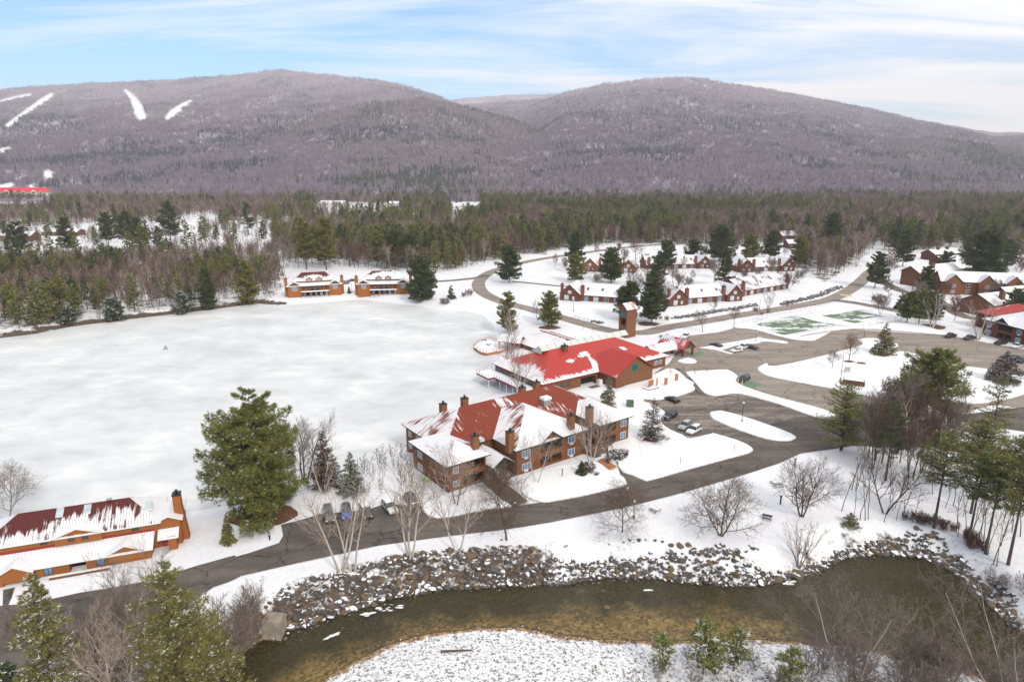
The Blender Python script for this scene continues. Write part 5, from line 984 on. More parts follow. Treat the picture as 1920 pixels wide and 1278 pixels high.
# ------------------------------------------------------------------ boulders along the stream
def rock(seed, mossy):
    R2 = np.random.RandomState(seed); t_ = (1+5**.5)/2
    import bmesh
    bm = bmesh.new(); bmesh.ops.create_icosphere(bm, subdivisions=2, radius=1)
    ns = [R2.normal(0, 1, 3) for _ in range(9)]; ns = [n_/np.linalg.norm(n_) for n_ in ns]; dd_ = R2.uniform(.45, .86, 9); sc = R2.uniform(.75, 1.15, 3)*np.array([1.15, .95, .78])
    for v in bm.verts:
        p = np.array(v.co)
        for n_, d__ in zip(ns, dd_):
            k = p @ n_
            if k > d__: p = p-n_*(k-d__)
        v.co = p*sc+R2.normal(0, .03, 3)
    me = bpy.data.meshes.new('boulder'); bm.to_mesh(me); bm.free(); return me
def rockmat(name, c, c2, snow):
    g = NT(name, .85, .25); ob = g.tc.outputs['Object']; ge = g.n('NewGeometry'); sx = g.n('SeparateXYZ'); g.L(ge.outputs['Normal'], sx.inputs[0]); oi = g.n('ObjectInfo')
    pos = g.n('VectorMath', operation='ADD'); g.L(ob, pos.inputs[0]); sv = g.n('VectorMath', operation='SCALE'); g.L(oi.outputs['Location'], sv.inputs[0]); sv.inputs['Scale'].default_value = .37; g.L(sv.outputs[0], pos.inputs[1]); pos = pos.outputs[0]
    base = g.mix(g.noise(pos, 1.3, 5, .65), c, c2); k = g.math('ADD', g.math('MULTIPLY', sx.outputs[2], 1.0), g.math('MULTIPLY', g.math('SUBTRACT', g.noise(pos, .8, 4), .5), 1.6))
    g.col(g.mix(g.ramp(k, [(snow, 0.), (min(1., snow+.08), 1.)]), base, (.80, .81, .84))); g.bump(g.noise(pos, 3, 5), .5, .15)
rockmat('rock_grey', (.135, .116, .102), (.042, .037, .034), .98); rockmat('rock_brown', (.21, .15, .09), (.08, .06, .042), 1.12); rockmat('rock_wet', (.10, .075, .045), (.03, .028, .02), .99); rockmat('rock_snowy', (.15, .14, .135), (.06, .057, .055), .86)
RK = []
for i in range(12):
    me = rock(i, 0); me.materials.append(M[('rock_grey', 'rock_snowy', 'rock_brown', 'rock_grey', 'rock_snowy', 'rock_grey')[i % 6]]); RK.append(me)
WET = rock(50, 0); WET.materials.append(M['rock_brown'])
R = random.Random(21); up = [(505, 1150), (560, 1122), (610, 1114), (640, 1100), (700, 1084), (760, 1068), (850, 1060), (900, 1060), (960, 1060), (1000, 1072), (1060, 1070), (1150, 1063), (1220, 1060), (1300, 1064), (1360, 1064), (1400, 1072), (1440, 1078), (1500, 1070), (1545, 1050), (1580, 1033), (1640, 1025), (1700, 1025), (1760, 1037), (1800, 1060), (1850, 1090), (1900, 1130)]
lowl = [(505, 1205), (560, 1182), (610, 1163), (640, 1152), (700, 1134), (760, 1118), (850, 1104), (900, 1104), (960, 1101), (1000, 1100), (1060, 1096), (1150, 1085), (1220, 1085), (1300, 1096), (1360, 1100), (1400, 1100), (1440, 1096), (1500, 1084), (1545, 1066), (1580, 1048), (1640, 1040), (1700, 1042), (1760, 1056), (1800, 1080), (1850, 1128), (1900, 1178)]
ux = [p[0] for p in up]; uy = [p[1] for p in up]; ly = [p[1] for p in lowl]
placed = []; tries = 0; big = []
while len(placed) < 900 and tries < 14000:
    tries += 1; u = R.uniform(500, 1905); a, c = float(np.interp(u, ux, uy)), float(np.interp(u, ux, ly)); t = R.random()**.8; v = a+(c-a)*t
    r = R.uniform(.32, .95)*(1.0 if t > .25 else .8); x, y, _z = hit(u, v)
    if any((x-q[0])**2+(y-q[1])**2 < ((r+q[2])*.47)**2 for q in placed): continue
    placed.append((x, y, r))
for u, v, r in [(1180, 1033, .5), (1185, 1030, .45), (1198, 1032, .55), (1210, 1036, .4), (1227, 1040, .4), (1240, 1042, .4), (975, 1025, .55), (985, 1030, .6), (998, 1028, .6), (1012, 1032, .45), (965, 1040, .5), (1258, 1032, .6), (1275, 1034, .7), (1290, 1040, .6), (1302, 1034, .5), (1325, 1030, .6), (1335, 1036, .7), (1345, 1044, .7), (1352, 1050, .8), (1370, 1030, .5), (1382, 1034, .7), (1398, 1040, .5), (1405, 1023, .3), (1420, 1030, .3), (1410, 1046, .6), (940, 1012, .3), (955, 1040, .5), (912, 1032, .3), (1143, 1022, .3), (1170, 1016, .3), (1060, 1055, .45), (1250, 1066, .5), (800, 1040, .4), (690, 1055, .4), (725, 1045, .4), (620, 1100, .35), (925, 1028, .3)]:
    x, y, z = hit(u, v); placed.append((x, y, r*.9))
placed.sort(key=lambda q: -q[2]/math.hypot(q[0], q[1], 66)); first = None
for i, (x, y, r) in enumerate(placed[:298]):
    z = float(height(x, y)); o = put('boulder', RK[R.randrange(12)], loc=(x, y, z+r*.22+.0)); o.rotation_euler = (R.gauss(0, .25), R.gauss(0, .25), R.random()*6.28); o.scale = (r, r*R.uniform(.85, 1.15), r*R.uniform(.8, 1.1)); tag(o, 'snow flecked boulder of the riprap bank along the stream', 'boulder', 'boulders lining the north bank of the stream')
def bake(name, items, meshes, label, kind='stuff', cat=None):
    V = []; Fc = []; mi = []; mats_ = []; n0 = 0
    for (x, y, z, s_, az, k) in items:
        me = meshes[k]; a = np.empty(len(me.vertices)*3, np.float32); me.vertices.foreach_get('co', a); a = a.reshape(-1, 3)*s_; c, q = math.cos(az), math.sin(az); a = np.stack([a[:, 0]*c-a[:, 1]*q+x, a[:, 0]*q+a[:, 1]*c+y, a[:, 2]+z], 1); f = np.empty(len(me.loops), np.int32); me.loops.foreach_get('vertex_index', f); V.append(a); Fc.append(f.reshape(-1, 3)+n0); n0 += len(a); m_ = me.materials[0]
        if m_ not in mats_: mats_.append(m_)
        mi.append(np.full(len(f)//3, mats_.index(m_)))
    me = fastmesh(name, np.concatenate(V), np.concatenate(Fc), np.concatenate(mi)); return tag(put(name, me, mats=mats_), label, cat, kind=kind)
bake('small_rocks', [(x, y, float(height(x, y))+r*.2, r, R.random()*6, R.randrange(12)) for x, y, r in placed[298:]]+[(*(lambda p: (p[0], p[1], p[2]+.05))(hit(R.uniform(520, 1450), 0) if False else hit(u_, float(np.interp(u_, ux, ly))+R.uniform(-12, 6))), R.uniform(.12, .3), R.random()*6, R.randrange(12)) for u_ in [R.uniform(505, 1880) for _ in range(500)]], RK, 'smaller stones wedged between the boulders')
# pebbles and stones on the bar
it = []
for _ in range(2600):
    u, v = R.uniform(560, 1900), R.uniform(1165, 1290); x, y = G(u, v, -1.2)
    d = float(sdist(RIVER, np.array([x]), np.array([y]))[0])
    if d < -2.5: continue
    it.append((x, y, float(height(x, y))+(.02 if d > 0 else .15), R.uniform(.05, .16), R.random()*6, R.randrange(12)))
bake('bar_stones', it, RK, 'stones poking through the snow on the gravel bar')
for (u, v, s_, lab) in [(1137, 1136, .75, 'brown rock under the middle of the stream surface'), (1130, 1106, .5, 'small brown rock in the stream near the bank')]:
    x, y = G(u, v, WZ); o = put('river_rock', WET, loc=(x, y, WZ-.15)); o.scale = (s_, s_, s_*.5); tag(o, lab, 'rock')
# white water
def foam(u, v, L, w_, rz, label):
    x, y = G(u, v, WZ); q = MB(); R3 = random.Random(u)
    for _ in range(26):
        a = R3.uniform(-1, 1)*L/2; b_ = R3.gauss(0, .3)*w_*(1-abs(a)/L); r = R3.uniform(.08, .28); n = 6; ph = R3.random()
        q.poly([(a+1.8*r*math.cos(ph+6.283*i/n), b_+r*.7*math.sin(ph+6.283*i/n), .02+.0006*_) for i in range(n)])
    o = q.build('foam_patch', [M['foam']], loc=(x, y, WZ+.03)); o.rotation_euler = (0, 0, rz); tag(o, label, kind='stuff')
foam(730, 1138, 4.2, 1.6, .15, 'white water below the boulders'); foam(622, 1192, 2.2, .7, .7, 'thin foam streak left in the stream'); foam(690, 1150, 2, .5, .2, 'thin foam at the bank'); foam(1215, 1106, 1.0, .3, 0, 'speck of foam'); foam(1480, 1092, 2.2, .8, .3, 'rim of ice at the bank')
# ------------------------------------------------------------------ trees
def tubes(P0, P1, R0, R1, k=4):
    P0, P1 = np.asarray(P0, float), np.asarray(P1, float); R0, R1 = np.asarray(R0, float), np.asarray(R1, float)
    d = P1-P0; d /= np.linalg.norm(d, axis=1, keepdims=True)+1e-9
    a = np.cross(d, np.where(np.abs(d[:, 2:3]) > .9, [[1., 0, 0]], [[0, 0, 1.]])); a /= np.linalg.norm(a, axis=1, keepdims=True)+1e-9; b = np.cross(d, a)
    V = []
    for base, R in ((P0, R0), (P1, R1)):
        for i in range(k): t = 2*math.pi*i/k; V.append(base+(a*math.cos(t)+b*math.sin(t))*R[:, None])
    V = np.stack(V, 1).reshape(-1, 3); n = len(P0); o = np.arange(n)[:, None]*2*k
    Fc = np.concatenate([o+np.array([[i, (i+1) % k, k+(i+1) % k, k+i]]) for i in range(k)], 0); return V, Fc
def grow(seed, h, stems=1, lean=.08, first=.25, depth=3, kids=(9, 6, 4), ratio=.5, ang=.7, up=.25, r0=.02, twist=.16, seg=5, spread=0., end=.5):
    R = random.Random(seed); out = []
    def br(p, d, L, r, lv):
        n = max(2, seg-lv); pts = [p]; step = L/n; rr = [r]
        for i in range(n):
            d = (d+Vector((R.gauss(0, 1), R.gauss(0, 1), R.gauss(0, 1)))*twist*(1 if lv else .45)+Vector((0, 0, up*(.35 if lv else .3)))).normalized()
            pts.append(pts[-1]+d*step); rr.append(r*(1-(1-.22)*(i+1)/n))
        for i in range(n): out.append((pts[i], pts[i+1], rr[i], rr[i+1], lv))
        if lv >= depth: return
        nk = kids[lv]; phi = R.random()*6.28
        for k in range(nk):
            t = (first if lv == 0 else .2)+(1-(first if lv == 0 else .2))*((k+R.random()*.7)/nk)
            t = min(t, .98); i = min(n-1, int(t*n)); q = pts[i].lerp(pts[i+1], t*n-i); dd = (pts[i+1]-pts[i]).normalized()
            phi += 2.4+R.gauss(0, .3); s = dd.orthogonal().normalized(); s2 = dd.cross(s); side = s*math.cos(phi)+s2*math.sin(phi)
            a = ang*(1-.35*t)+R.gauss(0, .12); nd = (dd*math.cos(a)+side*math.sin(a)).normalized()
            br(q, nd, L*ratio*(1.15-end*t)*(.8+.4*R.random()), rr[i]*(.62 if lv == 0 else .7), lv+1)
    for s in range(stems):
        ph = 6.28*s/stems+R.random(); ln = lean+(spread if stems > 1 else 0)*(.6+.6*R.random())
        d = Vector((math.cos(ph)*ln, math.sin(ph)*ln, 1)).normalized(); b = Vector((math.cos(ph), math.sin(ph), 0))*(.02*h if stems > 1 else 0)
        br(b, d, h*(1 if s == 0 else .8+.25*R.random())/ (1+.10), h*r0*(1 if stems == 1 else .75), 0)
    return out
def tree_mesh(segs, minr=.012, split=1):
    A = [s for s in segs if s[4] < split]; B = [s for s in segs if s[4] >= split]; r = []
    for q, k in ((A, 6), (B, 3)):
        if not q: r.append(None); continue
        r.append(tubes([list(s[0]) for s in q], [list(s[1]) for s in q], [max(minr, s[2]) for s in q], [max(minr*.8, s[3]) for s in q], k))
    return r
def norm_h(segs, h):
    z = max(s[1].z for s in segs); f = h/z
    return [(s[0]*f, s[1]*f, s[2]*f, s[3]*f, s[4]) for s in segs]
def bare(name, label, seed, h, m1='bark_brown', m2='twig_brown', cat='tree', minr=.014, split=1, **k):
    segs = norm_h(grow(seed, h, **k), h); a, b = tree_mesh(segs, minr, split)
    t = thing(name, label, cat); put('trunk', fastmesh('trunk', a[0], a[1]), t, [M[m1]])
    if b: put('crown', fastmesh('crown', b[0], b[1]), t, [M[m2]])
    return t
def conifer_arrays(seed, h, rmax, base=.1, nb=150, tuft=.5, dens=9, prof='pine', tri=5, droop=0., wid=.16, snow=0., stems=1, snow_top=0.):
    R = np.random.RandomState(seed); bs = []; TP = []; TD = []; TS = []; kk = min(1., h/9)
    cx = [(0., 0., 1.)] if stems == 1 else [(R.uniform(-.22, .22)*rmax, R.uniform(-.22, .22)*rmax, R.uniform(.82, 1)) for _ in range(stems)]
    cx[0] = (cx[0][0], cx[0][1], 1.)
    for i in range(nb):
        t = (i+R.rand())/nb; sx, sy, sh = cx[R.randint(len(cx))]; z = h*sh*(base+(1-base)*t)
        if prof == 'pine': r = rmax*(1-t)**.34*(.50+.58*R.rand())*(.72+.28*min(1, t*3))*(1 if t < .97 else .5); up = .12+.35*t
        elif prof == 'dome': r = rmax*(1-t**2.3)**.6*(.48+.58*R.rand())*(.78+.22*min(1, t*4)); up = .10+.5*t
        elif prof == 'spruce': r = rmax*(1-t)**.92*(.75+.32*R.rand())+.06*rmax; up = -.12+.30*t
        elif prof == 'crown': r = rmax*(math.sin(math.pi*min(1, .12+t*.88))**.6)*(.65+.4*R.rand()); up = .1+.3*t
        elif prof == 'wisp': r = rmax*(1-t)**.6*(.35+.75*R.rand()); up = .05+.3*t
        ph = R.rand()*6.283; up -= droop
        d = np.array([math.cos(ph), math.sin(ph), up]); d /= np.linalg.norm(d); p = np.array([sx*(1-t*.6), sy*(1-t*.6), z])
        e = p+d*r; bs.append((p, e, (.022*r/max(kk,.01)*kk+.02)*kk, .008*kk))
        n = max(4, int(dens*r/max(.6*kk, tuft))); tt = R.rand(n)**.65*.95+.06
        side = np.array([-d[1], d[0], 0]); lat = R.uniform(-1, 1, n)*(.34*r*np.minimum(1, 1.25-tt*.9))
        q = p+d*r*tt[:, None]+side*lat[:, None]; q[:, 2] += R.normal(0, .06*r, n)-np.abs(lat)*.12
        dirs = d*1.0+side*np.sign(lat)[:, None]*.7+R.normal(0, .45, (n, 3))+np.array([0, 0, .22]); TP.append(q); TD.append(dirs); TS.append(np.full(n, tuft*(1 if prof != 'spruce' else .6+.4*(1-t))))
    TP = np.concatenate(TP); TD = np.concatenate(TD); TS = np.concatenate(TS); TD /= np.linalg.norm(TD, axis=1, keepdims=True)
    n = len(TP); TP = np.repeat(TP, tri, 0); TD = np.repeat(TD, tri, 0); TS = np.repeat(TS, tri); N_ = len(TP)
    D = TD+R.normal(0, .55, (N_, 3)); D /= np.linalg.norm(D, axis=1, keepdims=True)
    B = np.cross(D, R.normal(0, 1, (N_, 3))); B /= np.linalg.norm(B, axis=1, keepdims=True)+1e-9
    s = (TS*R.uniform(.6, 1.25, N_))[:, None]; w_ = s*wid
    p0 = TP-D*s*.25; V = np.stack([p0-B*w_, p0+B*w_, TP+D*s], 1).reshape(-1, 3); Fc = np.arange(N_*3).reshape(-1, 3)
    keep = V[:, 2].reshape(-1, 3).min(1) > .05*kk
    mi = ((R.rand(n) < snow+snow_top*(TP[::tri, 2] > 0)).repeat(tri) & (D[:, 2] > -.2)).astype(int)
    tr = [(np.array([x*(1-q*.0), y, 0]), np.array([x*.4, y*.4, h*s2*.98]), .012*h+.05*kk, .02*kk) for x, y, s2 in cx for q in (0,)]
    return V, Fc[keep], mi[keep], bs, tr
def conifer(name, label, seed, h, rmax, needle='needle_pine', bark='bark_brown', **k):
    V, Fc, mi, bs, tr = conifer_arrays(seed, h, rmax, **k)
    t = thing(name, label, 'tree'); seg = tr; pts = []
    a = tubes([s[0] for s in tr]+[b[0] for b in bs], [s[1] for s in tr]+[b[1] for b in bs], [s[2] for s in tr]+[b[2] for b in bs], [s[3] for s in tr]+[b[3] for b in bs], 5)
    put('trunk', fastmesh('trunk', *a), t, [M[bark]])
    put('crown', fastmesh('crown', V, Fc, mi), t, [M[needle], M['needle_snow']]); return t
def settle(t, u, vb, rz=None, dz=-.08):
    x, y, z = hit(u, vb); t.location = (x, y, z+dz); t.rotation_euler[2] = random.uniform(0, 6.28) if rz is None else rz; return t
random.seed(5)
# ---- single trees one can point at: (kind, u, base row, top row, width px, label, options)
PINE = [
 (492, 962, 724, 192, 'huge full white pine standing between the orange house and the parked vehicles', dict(needle='needle_pine', prof='dome', base=.03, nb=180, dens=20, tuft=.52, tri=8, stems=3, snow=.03, wid=.09)),
 (790, 568, 477, 62, 'tall blue green pine growing at the shore beside the right orange duplex', dict(needle='needle_blue', base=.02, nb=150, dens=9, tuft=.8, wid=.2)),
 (952, 622, 545, 48, 'olive pine at the lake edge, left of the pair behind the clubhouse', dict(needle='needle_olive', base=.08, nb=90)),
 (1030, 610, 543, 50, 'green double pine on a mulch bed behind the clubhouse', dict(base=.08, nb=100, stems=2)),
 (955, 530, 458, 56, 'broad pine inside the road bend with a snowy foot', dict(needle='needle_blue', base=.1, nb=100)),
 (1078, 502, 430, 46, 'tall rounded pine behind the upper left townhouse', dict(needle='needle_blue', base=.12, nb=90)),
 (1080, 530, 474, 38, 'small pine in front of the tall rounded one by the upper left townhouse', dict(needle='needle_pine', base=.1, nb=80)),
 (1142, 530, 462, 54, 'dark pine with two trunks on the snowy slope above the lowest townhouse', dict(needle='needle_dark', base=.1, nb=110, stems=2)),
 (1182, 600, 525, 62, 'dense dark pine just behind the bell tower', dict(needle='needle_dark', base=.10, nb=130, stems=2)),
 (1222, 605, 520, 62, 'dense dark pine right of the bell tower on the mulch bed', dict(needle='needle_dark', base=.12, nb=130)),
 (1231, 540, 477, 44, 'slim pine between the two left rows of townhouses', dict(needle='needle_blue', base=.05, nb=90)),
 (1248, 505, 450, 44, 'short dark pine beside the far middle townhouse', dict(needle='needle_dark', base=.1, nb=80)),
 (1357, 540, 462, 40, 'pine with low branches in front of the far right townhouse', dict(needle='needle_blue', base=.1, nb=80)),
 (1350, 490, 420, 66, 'very wide dark pine behind the townhouses', dict(needle='needle_dark', base=.1, nb=120)),
 (1557, 470, 397, 50, 'tall dark pine at the top of the road', dict(needle='needle_dark', base=.1, nb=100)),
 (1640, 540, 470, 46, 'pine by itself beside the road to the gabled apartments', dict(needle='needle_blue', base=.14, nb=90)),
 (1692, 500, 430, 42, 'tall pine left of the brown apartment gable', dict(needle='needle_dark', base=.15, nb=80)),
 (1771, 515, 470, 34, 'small conical pine between the snowy apartment roofs', dict(needle='needle_blue', base=.05, nb=70)),
 (1845, 535, 428, 84, 'largest dark pine behind the gabled apartment roofs', dict(needle='needle_dark', base=.05, nb=170, stems=2)),
 (1700, 605, 545, 40, 'left pine of the round grove by the tennis courts', dict(needle='needle_pine', base=.15, nb=90)),
 (1722, 610, 540, 46, 'middle pine of the round grove by the tennis courts', dict(needle='needle_pine', base=.2, nb=90)),
 (1745, 606, 545, 44, 'right pine of the round grove by the tennis courts', dict(needle='needle_blue', base=.2, nb=90)),
 (1300, 492, 448, 36, 'dark pine behind the middle of the upper townhouses', dict(needle='needle_dark', base=.1, nb=80)),
 (1405, 488, 436, 40, 'pine behind the left gable of the hilltop townhouse', dict(needle='needle_pine', base=.1, nb=80)),
 (1446, 484, 430, 42, 'pine behind the middle of the hilltop townhouse', dict(needle='needle_dark', base=.1, nb=80)),
 (1497, 500, 440, 40, 'pine at the right end of the hilltop townhouse', dict(needle='needle_pine', base=.1, nb=80)),
 (1734, 547, 498, 36, 'dark pine wedged between the tall brown gable and the gabled apartments', dict(needle='needle_dark', base=.1, nb=80)),
 (1812, 500, 455, 40, 'dark pine high on the right slope left of the largest one', dict(needle='needle_dark', base=.1, nb=80)),
 (1885, 505, 448, 44, 'dark pine right of the largest one near the frame edge', dict(needle='needle_blue', base=.1, nb=80)),
 (1676, 470, 425, 36, 'slim pine at the start of the apartment row', dict(needle='needle_dark', base=.15, nb=70)),
 (1900, 600, 540, 50, 'pine at the right edge behind the red roofed apartments', dict(needle='needle_dark', base=.1, nb=80)),
 (1570, 845, 716, 104, 'loose yellow green pine at the left of the bare grove', dict(needle='needle_lime', base=.16, nb=110, dens=12, stems=2, snow=.02, wid=.11)),
 (1742, 790, 653, 140, 'big green pine rising behind the bare grove', dict(needle='needle_lime', prof='dome', base=.1, nb=180, dens=15, stems=3, snow=.02, wid=.11, tuft=.5)),
 (1852, 850, 700, 80, 'thin open pine in front of the snowy roof on the right', dict(needle='needle_olive', base=.2, nb=70, dens=5)),
 (1751, 989, 800, 90, 'leaning pine with bare lower trunk above the brown brush', dict(needle='needle_pine', base=.45, nb=90, prof='crown', snow=.04, dens=10, wid=.12)),
 (1820, 962, 782, 100, 'thick trunked pine in the middle of the riverside pines', dict(needle='needle_lime', base=.42, nb=120, prof='crown', snow=.04, dens=10, wid=.12)),
 (1815, 1019, 840, 74, 'slim riverside pine with high crown, third from the right', dict(needle='needle_pine', base=.5, nb=80, prof='crown', snow=.02, dens=10, wid=.12)),
 (1847, 1040, 850, 76, 'slim riverside pine with high crown, second from the right', dict(needle='needle_pine', base=.5, nb=80, prof='crown', snow=.02, dens=10, wid=.12)),
 (1890, 1058, 845, 90, 'rightmost slim riverside pine with high crown', dict(needle='needle_olive', base=.48, nb=90, prof='crown', snow=.03, dens=10, wid=.12)),
 (1900, 960, 815, 100, 'pine crowding the right edge behind the slim ones', dict(needle='needle_pine', base=.3, nb=120, prof='crown', dens=10, wid=.12)),
 (1660, 900, 745, 60, 'half hidden pine inside the bare grove', dict(needle='needle_dark', base=.3, nb=70)),
 (120, 1395, 1062, 190, 'snow dusted hemlock in the bottom left corner', dict(needle='needle_olive', base=.1, nb=150, dens=14, tuft=.36, snow=.14, droop=.1, wid=.10, prof='wisp', tri=6)),
 (352, 1370, 1045, 235, 'broad dark hemlock at the bottom, left of the stream', dict(needle='needle_olive', base=.1, nb=190, dens=15, tuft=.36, snow=.06, droop=.1, wid=.10, prof='wisp', tri=6, stems=2)),
 (50, 1430, 1240, 190, 'low dark hemlock cut by the bottom left edge', dict(needle='needle_dark', base=.1, nb=130, dens=10, tuft=.4, snow=.1, prof='wisp')),
 (85, 612, 553, 70, 'snow dusted pine leaning over the far left shore', dict(needle='needle_olive', base=.05, nb=90, snow=.1)),
 (130, 610, 575, 44, 'low snowy conifer at the far left shore', dict(needle='needle_dark', base=.02, nb=60, snow=.15)),
 (217, 602, 556, 46, 'snow dusted conifer in the middle of the far left shore', dict(needle='needle_blue', base=.04, nb=80, snow=.12)),
 (345, 588, 545, 44, 'short frosted conifer at the shore between two green pines', dict(needle='needle_blue', base=.02, nb=70, snow=.2)),
 (390, 580, 500, 46, 'dark green conical pine at the shore', dict(needle='needle_dark', base=.02, nb=100)),
 (466, 572, 485, 50, 'olive green pine at the shore nearest the left duplex', dict(needle='needle_olive', base=.04, nb=100)),
 (40, 490, 414, 48, 'tall pine in the snowy clearing at the far left', dict(needle='needle_dark', base=.3, nb=60)),
 (132, 488, 405, 42, 'dark pine standing in the clearing left of the twin pines', dict(needle='needle_dark', base=.3, nb=60)),
 (206, 470, 396, 40, 'left of the twin tall pines in the clearing', dict(needle='needle_dark', base=.3, nb=60)),
 (240, 472, 394, 42, 'right of the twin tall pines in the clearing', dict(needle='needle_dark', base=.3, nb=60)),
 (265, 474, 405, 36, 'thin pine just right of the twin tall pines', dict(needle='needle_blue', base=.3, nb=50)),
 (322, 462, 376, 56, 'tallest open branched pine in the clearing', dict(needle='needle_dark', base=.25, nb=70)),
 (466, 440, 376, 28, 'narrow pine on the skyline of the wood', dict(needle='needle_dark', base=.2, nb=50)),
 (575, 505, 405, 54, 'tall yellow green pine behind the left duplex', dict(needle='needle_olive', base=.2, nb=90)),
 (612, 505, 404, 60, 'tallest yellow green pine behind the left duplex', dict(needle='needle_olive', base=.2, nb=100)),
 (707, 500, 432, 48, 'pine behind the gap between the two duplexes', dict(needle='needle_pine', base=.15, nb=80)),
 (740, 500, 430, 52, 'pine behind the right duplex', dict(needle='needle_dark', base=.15, nb=80)),
 (770, 502, 436, 48, 'pine at the right end behind the right duplex', dict(needle='needle_dark', base=.15, nb=80)),
]
SPRUCE = [
 (612, 912, 803, 62, 'rust brown spruce beside the parked vehicles', dict(needle='needle_brown', snow=.10, nb=170)),
 (660, 925, 843, 54, 'dark green spruce loaded with snow beside the rust brown one', dict(needle='needle_dark', snow=.26, nb=150)),
 (1140, 762, 704, 34, 'narrow snowy spruce between the lodge and the clubhouse', dict(needle='needle_olive', snow=.22, nb=130)),
 (1222, 824, 742, 60, 'thin brown green spruce in front of the parked cars', dict(needle='needle_brown', snow=.18, nb=110, dens=6)),
 (1090, 890, 862, 22, 'little green fir by the lodge entrance', dict(needle='needle_dark', snow=.06, nb=90)),
 (1655, 665, 603, 44, 'spruce on a round mulch bed in the parking island', dict(needle='needle_olive', snow=.05, nb=100)),
 (1880, 715, 655, 62, 'spruce with snow lined boughs at the right lot', dict(needle='needle_brown', snow=.18, nb=120)),
 (1688, 580, 546, 22, 'small spruce beside the side road', dict(needle='needle_dark', snow=.02, nb=60)),
 (846, 560, 533, 18, 'tiny young spruce on the snow beside the round snowy shrub', dict(needle='needle_dark', snow=.05, nb=50)),
 (1590, 1010, 960, 40, 'straggly young conifer above the boulders', dict(needle='needle_olive', snow=.08, nb=50, dens=4)),
]
for nm, lst in (('pine_tree', PINE), ('spruce_tree', SPRUCE)):
    for i, (u, vb, vt, wpx, lab, o) in enumerate(lst):
        x, y, z, h = stand(u, vb, vt); r = wpx/ppm(x, y, z+h*.4)/2*1.12; o = dict(o); big = wpx > 85
        o.setdefault('tuft', max(.32, min(.95, 2.6/ppm(x, y, z)))); o.setdefault('dens', 9 if not big else 12); o.setdefault('tri', 5); o.setdefault('wid', .16)
        if nm == 'spruce_tree': o.setdefault('prof', 'spruce'); o.setdefault('base', .03); o['wid'] = .2; o['tuft'] = max(.28, o['tuft']*.75); o['dens'] *= 1.3
        settle(conifer(nm, lab, 100+i, h*.965, r, **o), u, vb)
